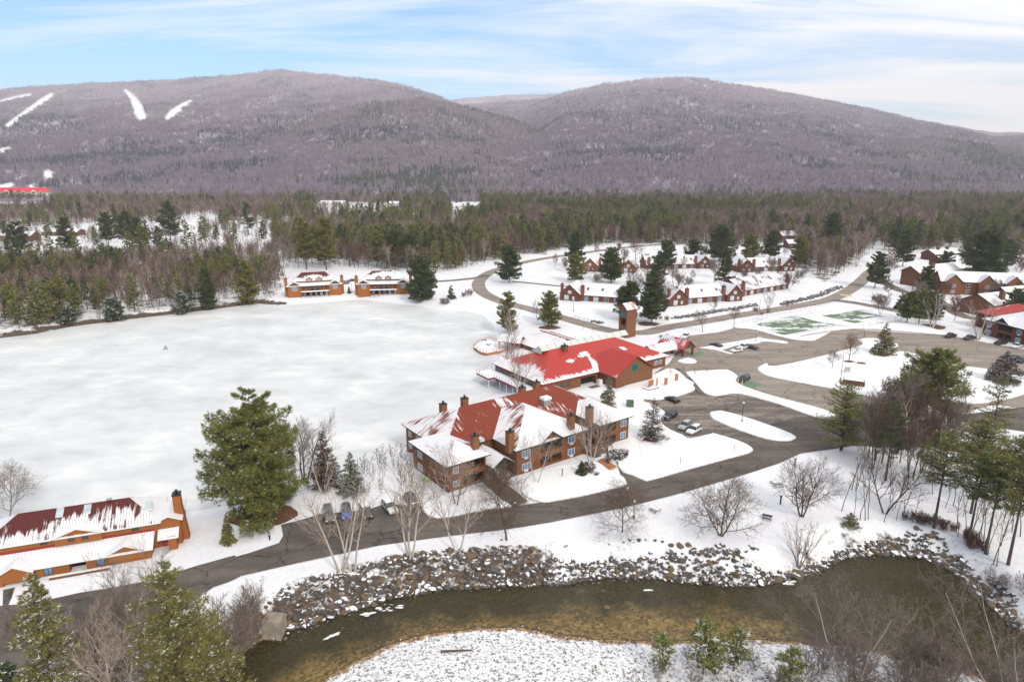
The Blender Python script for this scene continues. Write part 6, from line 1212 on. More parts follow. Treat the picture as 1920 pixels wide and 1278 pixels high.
BARE = [   # name, u, base, top, width, label, opts
 ('birch_tree', 640, 1072, 880, 'white birch clump with splayed stems at the left end of the boulders', dict(m1='birch_bark', m2='birch_twig', stems=4, spread=.28, first=.35, kids=(8, 6, 3), ratio=.42, ang=.75)),
 ('birch_tree', 662, 1070, 900, 'pair of straight white birch stems rising in front of the blue car', dict(m1='birch_bark', m2='birch_twig', stems=2, spread=.12, first=.35, kids=(9, 5, 3), ratio=.38)),
 ('birch_tree', 770, 1058, 850, 'tall white birch clump in front of the dark jeep', dict(m1='birch_bark', m2='birch_twig', stems=3, spread=.16, first=.3, kids=(10, 6, 4), ratio=.42)),
 ('birch_tree', 858, 1042, 872, 'birch with a crooked low limb in the middle of the boulder bank', dict(m1='birch_bark', m2='birch_twig', stems=2, spread=.22, kids=(10, 6, 3), ratio=.45)),
 ('bare_tree', 950, 1012, 872, 'bare spreading tree at the lane edge below the lodge', dict(stems=1, first=.22, kids=(11, 8, 6), ratio=.66, ang=1.05, up=.12)),
 ('bare_tree', 1167, 998, 895, 'bare spreading tree beside the lamp post on the lane', dict(stems=1, first=.2, kids=(11, 8, 6), ratio=.75, ang=1.1, up=.1)),
 ('bare_tree', 1352, 1004, 880, 'bare bowl shaped tree left of the black bench', dict(stems=3, spread=.5, first=.12, kids=(11, 8, 6), ratio=.55, ang=.95, up=.12)),
 ('bare_tree', 1503, 968, 836, 'bare vase shaped tree in the middle of the snowy meadow', dict(stems=3, spread=.38, first=.15, kids=(10, 7, 5), ratio=.55, ang=.85, up=.15)),
 ('bare_tree', 1659, 962, 838, 'bare forked tree at the edge of the riverside grove', dict(stems=2, spread=.3, kids=(9, 7, 5), ratio=.5)),
 ('bare_shrub', 1497, 1066, 972, 'upright fan shaped bare shrub on the stream bank', dict(m2='twig_red', stems=9, spread=.3, first=.2, kids=(7, 5, 3), ratio=.4, ang=.4, r0=.01)),
 ('bare_tree', 12, 985, 866, 'bare tree at the left edge behind the orange house', dict(m1='twig_grey', m2='twig_grey', stems=2, spread=.35, kids=(11, 8, 6), ratio=.6, ang=.85)),
 ('bare_tree', 572, 905, 768, 'bare tree leaning out behind the huge white pine', dict(m2='twig_grey', stems=3, spread=.3, kids=(9, 7, 5), ratio=.5)),
 ('bare_tree', 606, 925, 830, 'thin pale sapling beside the rust brown spruce', dict(m1='wood_pale', m2='birch_twig', stems=3, spread=.2, kids=(8, 4, 2), ratio=.35)),
 ('birch_tree', 1108, 872, 740, 'white birch clump at the lodge entrance', dict(m1='birch_bark', m2='birch_twig', stems=3, spread=.2, first=.25, kids=(10, 7, 4), ratio=.5)),
 ('bare_tree', 1142, 870, 765, 'slender grey tree right of the birch at the lodge entrance', dict(stems=2, spread=.12, kids=(9, 6, 3), ratio=.4, m2='twig_grey')),
 ('birch_tree', 1006, 906, 790, 'white birch with two stems in front of the lodge windows', dict(m1='birch_bark', m2='birch_twig', stems=2, spread=.2, first=.35, kids=(9, 7, 4), ratio=.55)),
 ('bare_tree', 855, 948, 835, 'reddish bare tree against the left wing of the lodge', dict(m1='twig_red', m2='birch_twig', stems=2, spread=.3, kids=(10, 7, 4), ratio=.55)),
 ('bare_tree', 935, 930, 858, 'dense bare ornamental tree before the lodge stair roof', dict(stems=5, spread=.5, kids=(9, 7, 5), ratio=.55, m2='twig_brown')),
 ('birch_tree', 972, 742, 642, 'white birch clump over the clubhouse deck', dict(m1='birch_bark', m2='birch_twig', stems=4, spread=.22, kids=(9, 6, 4), ratio=.42)),
 ('birch_tree', 955, 700, 600, 'tall pale birch clump behind the clubhouse roof corner', dict(m1='birch_bark', m2='birch_twig', stems=4, spread=.16, kids=(9, 6, 4), ratio=.4)),
 ('birch_tree', 962, 640, 565, 'slim birches in front of the shore pines', dict(m1='birch_bark', m2='birch_twig', stems=3, spread=.14, kids=(8, 5, 3), ratio=.36)),
 ('bare_tree', 1560, 690, 652, 'smaller of the two bare trees on the parking island', dict(m2='twig_red', kids=(11, 8, 5), ratio=.62, ang=.9)),
 ('bare_tree', 1592, 677, 622, 'larger of the two bare trees on the parking island', dict(m2='twig_red', kids=(12, 8, 6), ratio=.6, ang=.9)),
 ('bare_tree', 1317, 622, 580, 'bare round tree between the road and the upper lot', dict(m2='twig_grey', kids=(11, 8, 5), ratio=.6, ang=.9)),
 ('bare_tree', 1376, 607, 572, 'small bare tree at the left end of the court fence', dict(m2='twig_red', kids=(11, 7, 5), ratio=.6, ang=.9)),
 ('bare_tree', 1833, 637, 560, 'pale forked tree before the red roofed apartments', dict(m1='wood_pale', m2='birch_twig', stems=4, spread=.55, first=.4, kids=(7, 6, 4), ratio=.42)),
 ('birch_tree', 1748, 616, 540, 'white birch clump right of the round pine grove', dict(m1='birch_bark', m2='birch_twig', stems=4, spread=.24, kids=(8, 6, 3), ratio=.36)),
 ('birch_tree', 1703, 880, 742, 'white birch stem bright against the bare grove', dict(m1='birch_bark', m2='birch_twig', stems=2, spread=.1, first=.4, kids=(8, 6, 3), ratio=.35)),
 ('bare_tree', 1641, 862, 738, 'tree with a snow streaked trunk at the left of the grove', dict(m2='twig_grey', kids=(12, 8, 6), ratio=.5)),
 ('birch_tree', 1605, 500, 428, 'pale birch at the edge of the wood near the road', dict(m1='birch_bark', m2='birch_twig', stems=3, spread=.3, kids=(7, 5, 3), ratio=.35)),
 ('bare_tree', 1192, 488, 440, 'wide bare tree behind the far middle townhouse', dict(m2='twig_red', kids=(12, 9, 6), ratio=.6, ang=.95)),
 ('bare_tree', 748, 542, 520, 'small bare tree between the duplexes', dict(m2='twig_grey', kids=(9, 6, 4), ratio=.5)),
 ('bare_tree', 1205, 545, 510, 'brown bushy tree between the two townhouse rows', dict(m2='twig_brown', stems=4, spread=.5, kids=(9, 8, 5), ratio=.5)),
 ('bare_tree', 1258, 570, 505, 'brown tree rising behind the middle townhouse gable', dict(m2='twig_red', stems=2, spread=.3, kids=(10, 8, 5), ratio=.5)),
 ('bare_tree', 1440, 580, 535, 'thin pale trees at the corner of the dark roofed townhouse', dict(m1='wood_pale', m2='birch_twig', stems=5, spread=.3, kids=(7, 5, 3), ratio=.35)),
 ('bare_tree', 1337, 588, 555, 'small leafless tree in front of the middle townhouse', dict(m2='twig_red', kids=(9, 7, 4), ratio=.55)),
 ('bare_tree', 1008, 600, 560, 'small bare tree between the pines behind the clubhouse', dict(m2='twig_red', stems=2, spread=.3, kids=(8, 6, 4), ratio=.5)),
 ('bare_tree', 480, 1180, 1070, 'fine bare saplings on the bank above the concrete block', dict(m1='twig_grey', m2='twig_grey', stems=5, spread=.25, kids=(8, 5, 3), ratio=.4, r0=.008)),
 ('bare_tree', 275, 1210, 1010, 'grey bare tree rising between the orange house and the two hemlocks', dict(m1='twig_grey', m2='twig_grey', stems=3, spread=.4, kids=(10, 8, 5), ratio=.5)),
 ('bare_tree', 225, 1330, 1120, 'pale bare tree with snow on its limbs between the hemlocks', dict(m1='wood_pale', m2='birch_twig', stems=4, spread=.45, kids=(9, 7, 5), ratio=.5)),
 ('bare_tree', 1590, 1320, 1075, 'large pale bare tree at the bottom, left of the brush mass', dict(m1='wood_pale', m2='twig_grey', stems=2, spread=.32, first=.3, kids=(10, 7, 5), ratio=.5, ang=.8, r0=.010)),
 ('bare_tree', 1890, 1340, 1075, 'pale tree whose long limbs cross the bottom right corner', dict(m1='wood_pale', m2='twig_grey', stems=4, spread=.6, kids=(9, 7, 5), ratio=.45, r0=.008)),
]
for i, (nm, u, vb, vt, lab, o) in enumerate(BARE):
    x, y, z, h = stand(u, vb, vt); o = dict(o); dense = nm == 'bare_tree' and vb > 850; o.setdefault('depth', 4 if dense else 3)
    if dense: o['kids'] = tuple(o.get('kids', (9, 6, 4)))+(4,)
    minr = max(.007, .11/ppm(x, y, z)); o.setdefault('r0', .016 if nm == 'birch_tree' else .02)
    t = bare(nm, lab, 300+i, h, minr=minr, cat='tree' if 'shrub' not in nm else 'shrub', **o); settle(t, u, vb)
# ---- groups made of copies
def variants(n, mk): return [mk(i) for i in range(n)]
def park(vs):
    for t in vs:
        for c in list(t.children): bpy.data.objects.remove(c)
        bpy.data.objects.remove(t)
def groupof(pts, vs, label, group, hs, jit=.15):     # pts in pixels (base), copies at their place on the ground
    R = random.Random(len(pts)*7+1)
    for k, (u, v) in enumerate(pts):
        x, y, z = hit(u, v); s = R.uniform(*hs); dup(vs[k % len(vs)], (x, y, z-.1), R.random()*6.28, s, label, group)
rg = random.Random(11)
def scatter_px(poly, n, seed=1, zf=True):
    R = random.Random(seed); W_ = np.array(P(poly)); a = W_.min(0); b = W_.max(0); out = []
    while len(out) < n:
        x, y = R.uniform(a[0], b[0]), R.uniform(a[1], b[1])
        if sdist(W_, np.array([x]), np.array([y]))[0] < 0: out.append(Pn(x, y, LZ))
    return out
vs = variants(4, lambda i: bare('bare_tree', 'x', 500+i, 1.0, m2=('twig_grey', 'twig_brown')[i % 2], stems=1+i % 2, spread=.12, kids=(13, 9, 5), ratio=.42, ang=.6, first=.35, up=.3, minr=.0016, r0=.011))
groupof(scatter_px([(1590, 860), (1650, 800), (1780, 815), (1800, 880), (1700, 905), (1610, 890)], 34, 3), vs, 'tall bare tree in the dense leafless grove right of the parking court', 'bare trees of the dense grove', (13, 18)); park(vs)
vs = variants(3, lambda i: bare('bare_tree', 'x', 520+i, 1.0, m1='bark_brown', m2='twig_grey', stems=1, lean=.05, kids=(10, 5, 2), ratio=.22, ang=.6, first=.4, minr=.0018, r0=.007))
groupof(scatter_px([(1570, 960), (1600, 900), (1700, 905), (1900, 940), (1990, 1080), (1880, 1085), (1700, 1010), (1600, 1000)], 52, 4), vs, 'slim leafless trunk among the riverside trees', 'slim trunks of the riverside grove', (8, 14)); park(vs)
vs = variants(3, lambda i: bare('bare_shrub', 'x', 540+i, 1.0, m1='twig_grey', m2='twig_grey', cat='shrub', stems=6, spread=.42, kids=(8, 6, 4), ratio=.45, first=.15, minr=.0026, r0=.008))
groupof(scatter_px([(1560, 1240), (1700, 1240), (1850, 1290), (1990, 1300), (2050, 1450), (1480, 1450), (1500, 1290)], 46, 5), vs, 'pale leafless brush filling the bottom right corner below the stream', 'leafless brush of the bottom right corner', (4.5, 9))
groupof([(180, 1230), (210, 1260), (250, 1250), (235, 1290), (160, 1290), (200, 1310), (290, 1260), (270, 1300), (150, 1250), (420, 1260), (440, 1240), (455, 1215), (410, 1290), (465, 1190), (200, 1200), (240, 1190), (30, 1210), (60, 1190)], vs, 'leafless brush between the drive and the two hemlocks at bottom left', 'leafless brush at bottom left', (5, 9.5))
groupof([(1235, 1275), (1300, 1290), (1450, 1290), (1195, 1300), (1370, 1310), (1290, 1240), (1410, 1255)], vs, 'bare bush on the snowy gravel bar at the bottom', 'bare bushes on the gravel bar', (2.5, 4.2))
groupof([(1905, 1180), (1880, 1120), (1920, 1140), (1950, 1200), (1960, 1100), (1860, 1110)], vs, 'grey brush on the bank right of the dark pool', 'brush right of the pool', (3, 6)); park(vs)
vs = variants(3, lambda i: bare('bare_shrub', 'x', 560+i, 1.0, m1='twig_red', m2='twig_red', cat='shrub', stems=9, spread=.8, kids=(7, 6, 3), ratio=.5, first=.1, minr=.006, r0=.012))
groupof(scatter_px([(1680, 1000), (1760, 985), (1800, 1010), (1860, 1060), (1880, 1090), (1800, 1060), (1740, 1030)], 16, 6), vs, 'rusty brown brush on the bank under the riverside pines', 'rusty brush under the pines', (1.6, 2.6))
groupof([(1428, 590), (1440, 586), (1416, 584), (1250, 600), (1238, 598), (1475, 570)], vs, 'brown bush beside the road in front of the townhouses', 'brown bushes by the townhouse road', (1.8, 3))
groupof([(870, 556), (880, 554), (1640, 566), (1655, 560), (1650, 570)], vs, 'round red brown bush standing alone in the snow', 'lone red brown bushes', (2.5, 4))
groupof([(1160, 858), (1172, 852), (1106, 888), (1118, 892), (1240, 634), (1250, 630), (1140, 866)], vs, 'low twiggy planting bed near a brown building', 'low planting beds', (1.2, 1.9)); park(vs)
vs = variants(3, lambda i: bare('bare_tree', 'x', 580+i, 1.0, m1='twig_grey', m2='twig_grey', stems=3, spread=.15, kids=(9, 5, 2), ratio=.3, first=.2, minr=.004, r0=.007))
groupof([(700, 900), (720, 893), (740, 884), (752, 874), (712, 880), (735, 865), (690, 888), (680, 905), (590, 905), (635, 905), (770, 905), (755, 920), (775, 930), (800, 925), (790, 945), (815, 948), (690, 930), (715, 925)], vs, 'thin leafless sapling between the snowy spruce and the lodge', 'saplings left of the lodge', (4, 8))
groupof([(1258, 703), (1280, 702), (1303, 704), (1326, 700), (1253, 795)], vs, 'tiny bare tree in a row along the snow near the clubhouse porch', 'row of tiny bare trees', (2.6, 3.6)); park(vs)
vs = variants(3, lambda i: bare('bare_tree', 'x', 640+i, 1.0, m2=('twig_brown', 'twig_red', 'twig_grey')[i], stems=1+i, spread=.3, kids=(10, 8, 5), ratio=.5, ang=.8, first=.25, minr=.004, r0=.012))
groupof([(1130, 500), (1172, 492), (1208, 500), (1240, 492), (1290, 486), (1320, 486), (1362, 492), (1400, 486), (1430, 484), (1470, 482), (1500, 495), (1340, 520), (1300, 528), (1262, 530), (1225, 520), (1180, 540), (1395, 530), (1420, 520), (1460, 525), (1240, 575), (1170, 568), (1495, 512), (1105, 520), (1120, 540), (1510, 520), (1380, 515), (1275, 540), (1040, 500), (1060, 508), (1150, 512), (1164, 505), (1198, 520), (1218, 532), (1282, 505), (1310, 510), (1335, 505), (1372, 500), (1392, 515), (1445, 515), (1475, 512), (1352, 545), (1290, 545), (1190, 556), (1480, 545), (1498, 530), (1120, 478), (1160, 474), (1250, 470), (1300, 470), (1340, 470), (1376, 474), (1420, 472), (1460, 474)], vs, 'leafless tree growing between the brown townhouses', 'leafless trees between the townhouses', (7, 12))
groupof([(1665, 560), (1680, 500), (1668, 515), (1700, 485), (1735, 475), (1760, 470), (1800, 478), (1830, 472), (1870, 480), (1895, 495), (1910, 520), (1720, 560), (1740, 580), (1790, 600), (1865, 560), (1900, 565), (1770, 560), (1650, 590), (1880, 530), (1905, 475), (1850, 465), (1780, 462)], vs, 'leafless tree growing between the gabled apartment houses', 'leafless trees between the apartments', (8, 14)); park(vs)
# young pines on the gravel bar
vs = variants(2, lambda i: conifer('young_pine', 'x', 600+i, 1.0, .30, needle='needle_pale', base=.12, nb=70, tuft=.085, dens=2.2, tri=5, wid=.13, snow=.12, prof='crown'))
for (u, v, s, lab) in [(1240, 1258, 6.0, 'yellow green sapling at the left of the young pines on the gravel bar'), (1318, 1262, 8.8, 'tallest young pine on the gravel bar, snow on its tips'), (1376, 1256, 7.0, 'young pine at the right of the trio on the gravel bar'), (1478, 1300, 7, 'short dark green pine at the bottom right of the gravel bar'), (1340, 1262, 5, 'small young pine tucked beside the tallest one')]:
    x, y, z = hit(u, v); dup(vs[0 if s > 6 else 1], (x, y, z), u, s, lab)
park(vs)
# evergreen hedge plants
def arbor(u, vb, vt, wpx, label, needle='needle_olive'):
    x, y, z, h = stand(u, vb, vt); r = wpx/ppm(x, y, z)/2; t = conifer('arborvitae', label, 700+u, h, r, needle=needle, base=.0, nb=160, tuft=.3, dens=5, tri=6, prof='spruce', wid=.25, snow=.03); settle(t, u, vb); t['category'] = 'shrub'
arbor(429, 1017, 965, 30, 'narrow cone shaped arborvitae in front of the huge white pine'); arbor(655, 553, 536, 7, 'slim green arborvitae between the two duplexes', 'needle_dark')
for u, v, s, lab in [(835, 568, 2.0, 'round snow capped shrub near the far shore'), (1158, 858, 1.5, 'snow capped shrub cluster at the lodge end'), (1102, 880, 1.2, 'snowy shrubs between the fir and the birch')]:
    t = conifer('snowy_shrub', lab, u, s*1.0, s*1.5, needle='needle_brown', base=0, nb=90, tuft=.4, dens=3, tri=5, prof='crown', wid=.22, snow=.45); settle(t, u, v); t['category'] = 'shrub'
for u, v, rr_, lab in [(1215, 607, 5, 'brown mulch bed under the pines by the bell tower'), (1030, 614, 4.5, 'brown mulch bed under the pines behind the clubhouse'), (1655, 667, 2.2, 'brown mulch ring under the spruce of the parking island'), (495, 966, 6.5, 'rusty needle litter under the huge white pine'), (1220, 826, 2.0, 'bare brown ground under the thin spruce'), (1745, 612, 6, 'brown ground under the round pine grove'), (1592, 679, 1.8, 'brown ring under the larger island tree'), (1615, 682, 1.6, 'patch of brown ground on the parking island')]:
    x, y, z = hit(u, v); b = MB(); n = 22; R = random.Random(u)
    ring = [(math.cos(6.283*i/n)*rr_*R.uniform(.8, 1.1), math.sin(6.283*i/n)*rr_*.8*R.uniform(.8, 1.1), .34 if 1500 < u < 1680 or u == 1220 else .05) for i in range(n)]
    for i in range(n): b.poly([(0, 0, ring[0][2]+.12), ring[i], ring[(i+1) % n]])
    tag(b.build('mulch_bed', [M['mulch']], loc=(x, y, z)), lab, kind='structure')
# ------------------------------------------------------------------ woods
def lowpine(i): return conifer_arrays(900+i, 1.0, .20 if i % 3 else .25, base=(.12, .3, .2)[i % 3], nb=46, tuft=.07, dens=3.0, tri=3, wid=.24, prof='pine' if i % 2 else 'spruce')
def pine_obj(name, i, needle):
    V, Fc, mi, bs, tr = lowpine(i); a = tubes([s[0] for s in tr], [s[1] for s in tr], [s[2]*.0+.012 for s in tr], [.003], 4)
    return V, Fc, a, needle
def bare_obj(i, low=False):
    segs = norm_h(grow(950+i, 1., stems=1+(i % 3 == 2), spread=.15, kids=(9, 6, 3) if not low else (8, 6, 0), depth=3 if not low else 2, ratio=.42, ang=.62, first=.32, up=.28, r0=.010), 1.)
    return tree_mesh(segs, .0022 if not low else .0034)
PV_ = [pine_obj('p', i, n) for i, n in enumerate(['needle_olive', 'needle_dark', 'needle_olive', 'needle_pine', 'needle_blue', 'needle_pine'])]
BV_ = [bare_obj(i) for i in range(6)]
pm_ = []; bm_ = []
for V, Fc, a, nd in PV_:
    c = fastmesh('crown', V, Fc); c.materials.append(M[nd]); t = fastmesh('trunk', *a); t.materials.append(M['bark_brown'])
    pm_.append((c, t))
for k, (a, b) in enumerate(BV_):
    t = fastmesh('trunk', *a); t.materials.append(M['birch_bark' if k == 5 else 'bark_brown' if k % 2 else 'twig_grey']); c = fastmesh('crown', *b); c.materials.append(M[('twig_brown', 'twig_red', 'twig_grey', 'twig_brown', 'twig_red', 'birch_twig')[k]])
    bm_.append((c, t))
ZN = [  # poly, bare /m2, pine /m2, zone words
 (WOODL, .042, .012, 'in the wood on the far left shore'), (BEHIND, .028, .011, 'in the wood behind the two orange duplexes'),
 (CENTRE, .030, .0075, 'in the dark wood behind the townhouses'), (RIGHTW, .036, .0028, 'in the leafless wood at the upper right'),
 (CLEAR, .0040, .0014, 'in the snowy clearing at the far left'), ([(-400, 372), (560, 372), (560, 420), (-400, 428)], .018, .0012, 'z'), ([(560, 372), (1000, 372), (1000, 445), (560, 440)], .011, .0028, 'z'), ([(1000, 372), (2300, 372), (2300, 430), (1000, 430)], .016, .0032, 'z'),
 ([(1640, 440), (1760, 430), (2150, 430), (2150, 560), (1930, 500), (1800, 460), (1660, 480)], .014, .008, 'among the apartments at the upper right'), ([(-400, 520), (0, 500), (-20, 690), (-400, 760)], .03, .006, 'z')]
NOT = [[(590, 396), (720, 400), (700, 412), (600, 408)], [(150, 430), (240, 428), (250, 440), (150, 444)], [(840, 375), (900, 378), (905, 408), (850, 415)], [(590, 380), (660, 384), (750, 386), (742, 400), (640, 394), (600, 392)], [(250, 425), (400, 405), (420, 425), (270, 450)], [(1670, 478), (1900, 478), (1960, 600), (1700, 560)], [(1085, 465), (1500, 462), (1500, 600), (1085, 600)], [(640, 512), (700, 508), (760, 512), (760, 540), (640, 540)], [(0, 446), (180, 440), (190, 452), (0, 462)], [(-60, 383), (95, 375), (95, 392), (-60, 400)], [(60, 478), (320, 466), (330, 476), (60, 492)]]
R = np.random.RandomState(3); N0 = 190000
yy = np.sqrt(R.uniform(255**2, 1330**2, N0)); xx = yy*R.uniform(-.92, .92, N0); area = .92*(1330**2-255**2)/N0
uu, vv = Pn(xx, yy, LZ); db = np.zeros(N0); dp = np.zeros(N0); zid = np.full(N0, -1)
for k in range(len(ZN)-1, -1, -1):
    q = inside(ZN[k][0], uu, vv); db[q] = ZN[k][1]; dp[q] = ZN[k][2]; zid[q] = k
for q in NOT: s_ = inside(q, uu, vv); db[s_] = 0; dp[s_] = 0
s_ = (sdist(LAKE, xx, yy) < 4); db[s_] = 0; dp[s_] = 0
road_px = [(1500, 440), (1400, 452), (1250, 458), (1180, 463), (1100, 473), (1000, 488), (930, 506), (1613, 529), (1585, 548)]
clump = fbm(xx*.018, yy*.018, 3); dp *= np.clip((clump-.42)*9, .08, 2.2); db *= np.clip(1.7-(clump-.42)*3, .4, 1.6)
r_ = R.rand(N0); isp = r_ < dp*area; isb = (~isp) & (r_ < (dp+db)*area)
hgt = np.where(isp, R.uniform(12, 23, N0), R.uniform(10, 18, N0)); hgt = np.where((zid == 4) & isp, R.uniform(16, 24, N0), hgt); hgt = np.where((zid == 0), hgt*.80, hgt)
order = np.argsort(yy); npn = nbr = 0; stuffP = []; stuffB = []
for i in order:
    if not (isp[i] or isb[i]): continue
    inf = -20 < uu[i] < 1940
    if isp[i]:
        if npn < 235 and inf and zid[i] >= 0:
            npn += 1; c, t = pm_[R.randint(6)]; nm = 'pine_tree'
        else: stuffP.append(i); continue
    else:
        if nbr < 165 and inf and zid[i] in (0, 1, 2, 3, 8):
            nbr += 1; c, t = bm_[R.randint(6)]; nm = 'bare_tree'
        else: stuffB.append(i); continue
    wz = ZN[zid[i]][3]; wz = 'in the far valley wood' if wz == 'z' else wz
    what = 'evergreen pine standing ' if nm == 'pine_tree' else 'leafless hardwood tree standing '
    zg = float(height(xx[i], yy[i]))
    e = thing(nm, what+wz, 'tree', (xx[i], yy[i], zg-.1), R.rand()*6.28, ('pines ' if nm == 'pine_tree' else 'leafless trees ')+wz); e.scale = (hgt[i]*1.05, hgt[i]*1.05, hgt[i])
    put('trunk', t, e); put('crown', c, e)
def scatter(name, label, pts, scl, rot, meshes, cat=None, sxy=1.):
    coll = bpy.data.collections.new(name+'_kinds'); 
    for k, me in enumerate(meshes): coll.objects.link(bpy.data.objects.new('k%02d' % k, me))
    pm = bpy.data.meshes.new(name); pm.vertices.add(len(pts)); pm.vertices.foreach_set('co', np.asarray(pts, np.float32).ravel())
    for n_, a_ in (('scl', scl), ('rot', rot)): at = pm.attributes.new(n_, 'FLOAT', 'POINT'); at.data.foreach_set('value', np.asarray(a_, np.float32))
    at = pm.attributes.new('knd', 'INT', 'POINT'); at.data.foreach_set('value', np.random.RandomState(4).randint(0, len(meshes), len(pts)).astype(np.int32))
    pm.update(); o = bpy.data.objects.new(name, pm); link(o)
    t = bpy.data.node_groups.new(name, 'GeometryNodeTree'); t.interface.new_socket('Geometry', in_out='INPUT', socket_type='NodeSocketGeometry'); t.interface.new_socket('Geometry', in_out='OUTPUT', socket_type='NodeSocketGeometry')
    gi = t.nodes.new('NodeGroupInput'); go = t.nodes.new('NodeGroupOutput'); ip = t.nodes.new('GeometryNodeInstanceOnPoints'); ci = t.nodes.new('GeometryNodeCollectionInfo')
    ci.inputs['Collection'].default_value = coll; ci.inputs['Separate Children'].default_value = True; ci.inputs['Reset Children'].default_value = True
    def na(n_, ty): a = t.nodes.new('GeometryNodeInputNamedAttribute'); a.data_type = ty; a.inputs[0].default_value = n_; return a.outputs[0]
    ip.inputs['Pick Instance'].default_value = True
    L = t.links.new; L(gi.outputs[0], ip.inputs['Points']); L(ci.outputs[0], ip.inputs['Instance']); L(na('knd', 'INT'), ip.inputs['Instance Index'])
    cx_ = t.nodes.new('ShaderNodeCombineXYZ'); L(na('rot', 'FLOAT'), cx_.inputs[2]); L(cx_.outputs[0], ip.inputs['Rotation'])
    cs = t.nodes.new('ShaderNodeCombineXYZ'); sa = na('scl', 'FLOAT'); mu = t.nodes.new('ShaderNodeMath'); mu.operation = 'MULTIPLY'; mu.inputs[1].default_value = sxy; L(sa, mu.inputs[0])
    L(mu.outputs[0], cs.inputs[0]); L(mu.outputs[0], cs.inputs[1]); L(sa, cs.inputs[2]); L(cs.outputs[0], ip.inputs['Scale']); L(ip.outputs[0], go.inputs[0])
    md = o.modifiers.new('scatter', 'NODES'); md.node_group = t
    tag(o, label, cat, kind='stuff'); return o
def whole(pair):
    c, t = pair; b = fastmesh('whole', np.array([v.co for v in c.vertices]), np.array([list(p.vertices) for p in c.polygons])) if False else c
    return b
def joined(V1, F1, V2, F2, m1, m2):             # triangles + quads -> all as quads/tris via from_pydata
    me = bpy.data.meshes.new('tree'); F = [tuple(f) for f in F1]+[tuple(int(k)+len(V1) for k in f) for f in F2]; me.from_pydata([tuple(v) for v in V1]+[tuple(v) for v in V2], [], [tuple(int(k) for k in f) for f in F])
    me.materials.append(M[m1]); me.materials.append(M[m2]); me.polygons.foreach_set('material_index', [0]*len(F1)+[1]*len(F2)); return me
pj = [joined(V, Fc, a[0], a[1], nd, 'bark_brown') for V, Fc, a, nd in PV_]
BL_ = [bare_obj(i+20, True) for i in range(5)]
bj = [joined(b[0], b[1], a[0], a[1], ('twig_brown', 'twig_red', 'twig_grey', 'twig_brown', 'birch_twig')[k], ('bark_brown', 'bark_brown', 'twig_grey', 'bark_brown', 'birch_bark')[k]) for k, (a, b) in enumerate(BL_)]
sp = np.array(stuffP); sb_ = np.array(stuffB)
def zat(i): return height(xx[i], yy[i])-.1
print('forest', len(sp), len(sb_), npn, nbr)
scatter('pine_wood', 'far evergreen wood reading as one mass', np.stack([xx[sp], yy[sp], zat(sp)], 1), hgt[sp], R.rand(len(sp))*6.28, pj, sxy=1.1)
scatter('bare_wood', 'far leafless wood reading as one mass', np.stack([xx[sb_], yy[sb_], zat(sb_)], 1), hgt[sb_], R.rand(len(sb_))*6.28, bj, sxy=1.15)
# mountain forest
def cone_tree(i, m):
    R2 = random.Random(i); b = MB(); 
    for k in range(3):
        z0, z1, r = .12+.26*k, .55+.225*k, .20-.05*k
        n = 5; ph = R2.random()*6
        for q in range(n):
            a0, a1 = ph+6.283*q/n, ph+6.283*(q+1)/n; b.poly([(math.cos(a0)*r, math.sin(a0)*r, z0+.05*R2.random()), (math.cos(a1)*r, math.sin(a1)*r, z0+.05*R2.random()), (0, 0, z1)])
    me = bpy.data.meshes.new('fir'); me.from_pydata(b.v, [], b.f); me.materials.append(M[m]); return me
def brush_tree(i, m):
    R2 = random.Random(40+i); V = []; Fc = []
    for k in range(16):
        a = R2.random()*6.28; r = R2.random()*.14; t = R2.random(); z0 = .15+.4*R2.random(); b2 = R2.random()*6.28; L_ = .25+.3*R2.random(); tilt = .55*R2.random()
        p = Vector((math.cos(a)*r, math.sin(a)*r, z0)); q = p+Vector((math.cos(a)*tilt*L_, math.sin(a)*tilt*L_, L_)); s = Vector((math.cos(b2), math.sin(b2), 0))*.022
        n = len(V); V += [p-s, p+s, q]; Fc.append((n, n+1, n+2))
    n = len(V); V += [Vector((-.02, 0, 0)), Vector((.02, 0, 0)), Vector((0, 0, .8))]; Fc.append((n, n+1, n+2))
    me = bpy.data.meshes.new('brush'); me.from_pydata([tuple(v) for v in V], [], Fc); me.materials.append(M[m]); return me
NM = 210000
d_ = R.uniform(0, 1, NM)**.75*(4700-1200)+1200; s2 = R.uniform(-.93, .95, NM); mxx = s2*d_; myy = d_
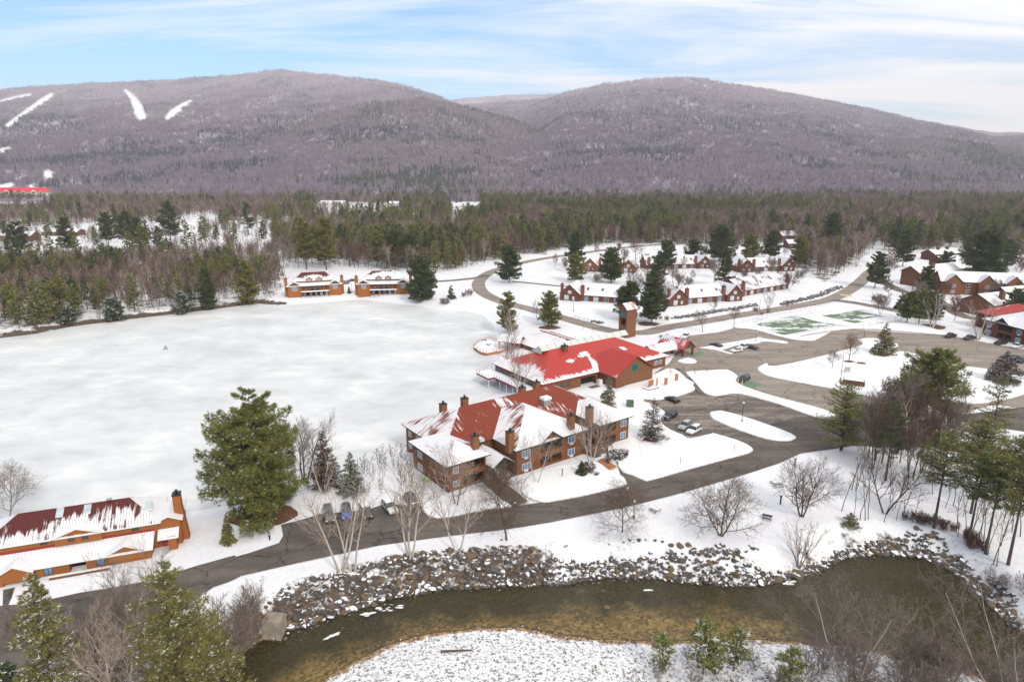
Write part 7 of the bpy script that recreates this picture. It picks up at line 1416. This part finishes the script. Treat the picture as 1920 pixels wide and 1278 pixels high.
mk = [mountain(mxx[k:k+30000]/myy[k:k+30000], myy[k:k+30000], True) for k in range(0, NM, 30000)]; mzz = np.concatenate([q[0] for q in mk]); mk = np.concatenate([q[1] for q in mk])
pu, pv = Pn(mxx, myy, mzz); ok = (mzz > 0) & ~((pu < 100) & (pv > 340) & (myy < 1500) & (pu > -60))
for q in SLOPES: ok &= ~((sdist(q, pu, pv) < .8) & (myy < 4700))
cn = fbm(mxx*.006, myy*.006, 4)*.7+fbm(mxx*.04, myy*.04, 2)*.3
fir = ok & (R.rand(NM) < np.clip((cn-.53)*6-.0002*(mzz-150)+.10*((mk == 1)|(mk == 5)), .03, .85)); br_ = ok & ~fir
frt = (mk == 1) | (mk == 5)
for nm_, msk, pre, w_ in (('near_ridge', frt, 'ridge', 'the nearer mountain ridges'), ('high_mountain', ~frt, 'upland', 'the frosted high mountains')):
    a_ = fir & msk; scatter(nm_+'_firs', 'scattered dark firs covering '+w_, np.stack([mxx[a_], myy[a_], mzz[a_]-.5], 1), R.uniform(9, 20, a_.sum()), R.rand(a_.sum())*6.28, [cone_tree(i, pre+'_fir') for i in range(3)], sxy=1.0)
    a_ = br_ & msk; scatter(nm_+'_hardwoods', 'leafless hardwood forest covering '+w_, np.stack([mxx[a_], myy[a_], mzz[a_]-.5], 1), R.uniform(11, 19, a_.sum()), R.rand(a_.sum())*6.28, [brush_tree(i, pre+m) for i, m in enumerate(['_brown', '_grey', '_grey', '_brown'])], sxy=1.7)
# ------------------------------------------------------------------ haze
m = bpy.data.materials.new('haze'); m.use_nodes = True; t = m.node_tree; t.nodes.clear(); M['haze'] = m
o_ = t.nodes.new('ShaderNodeOutputMaterial'); pv2 = t.nodes.new('ShaderNodeVolumePrincipled'); pv2.inputs['Color'].default_value = (.93, .91, 1.0, 1); pv2.inputs['Density'].default_value = HAZE; pv2.inputs['Anisotropy'].default_value = .2
t.links.new(pv2.outputs[0], o_.inputs['Volume'])
b = MB(); b.box(-8800, 8800, -600, 6800, -24, 760); o = b.build('haze', [m]); tag(o, 'thin pale winter haze over the valley', kind='stuff')
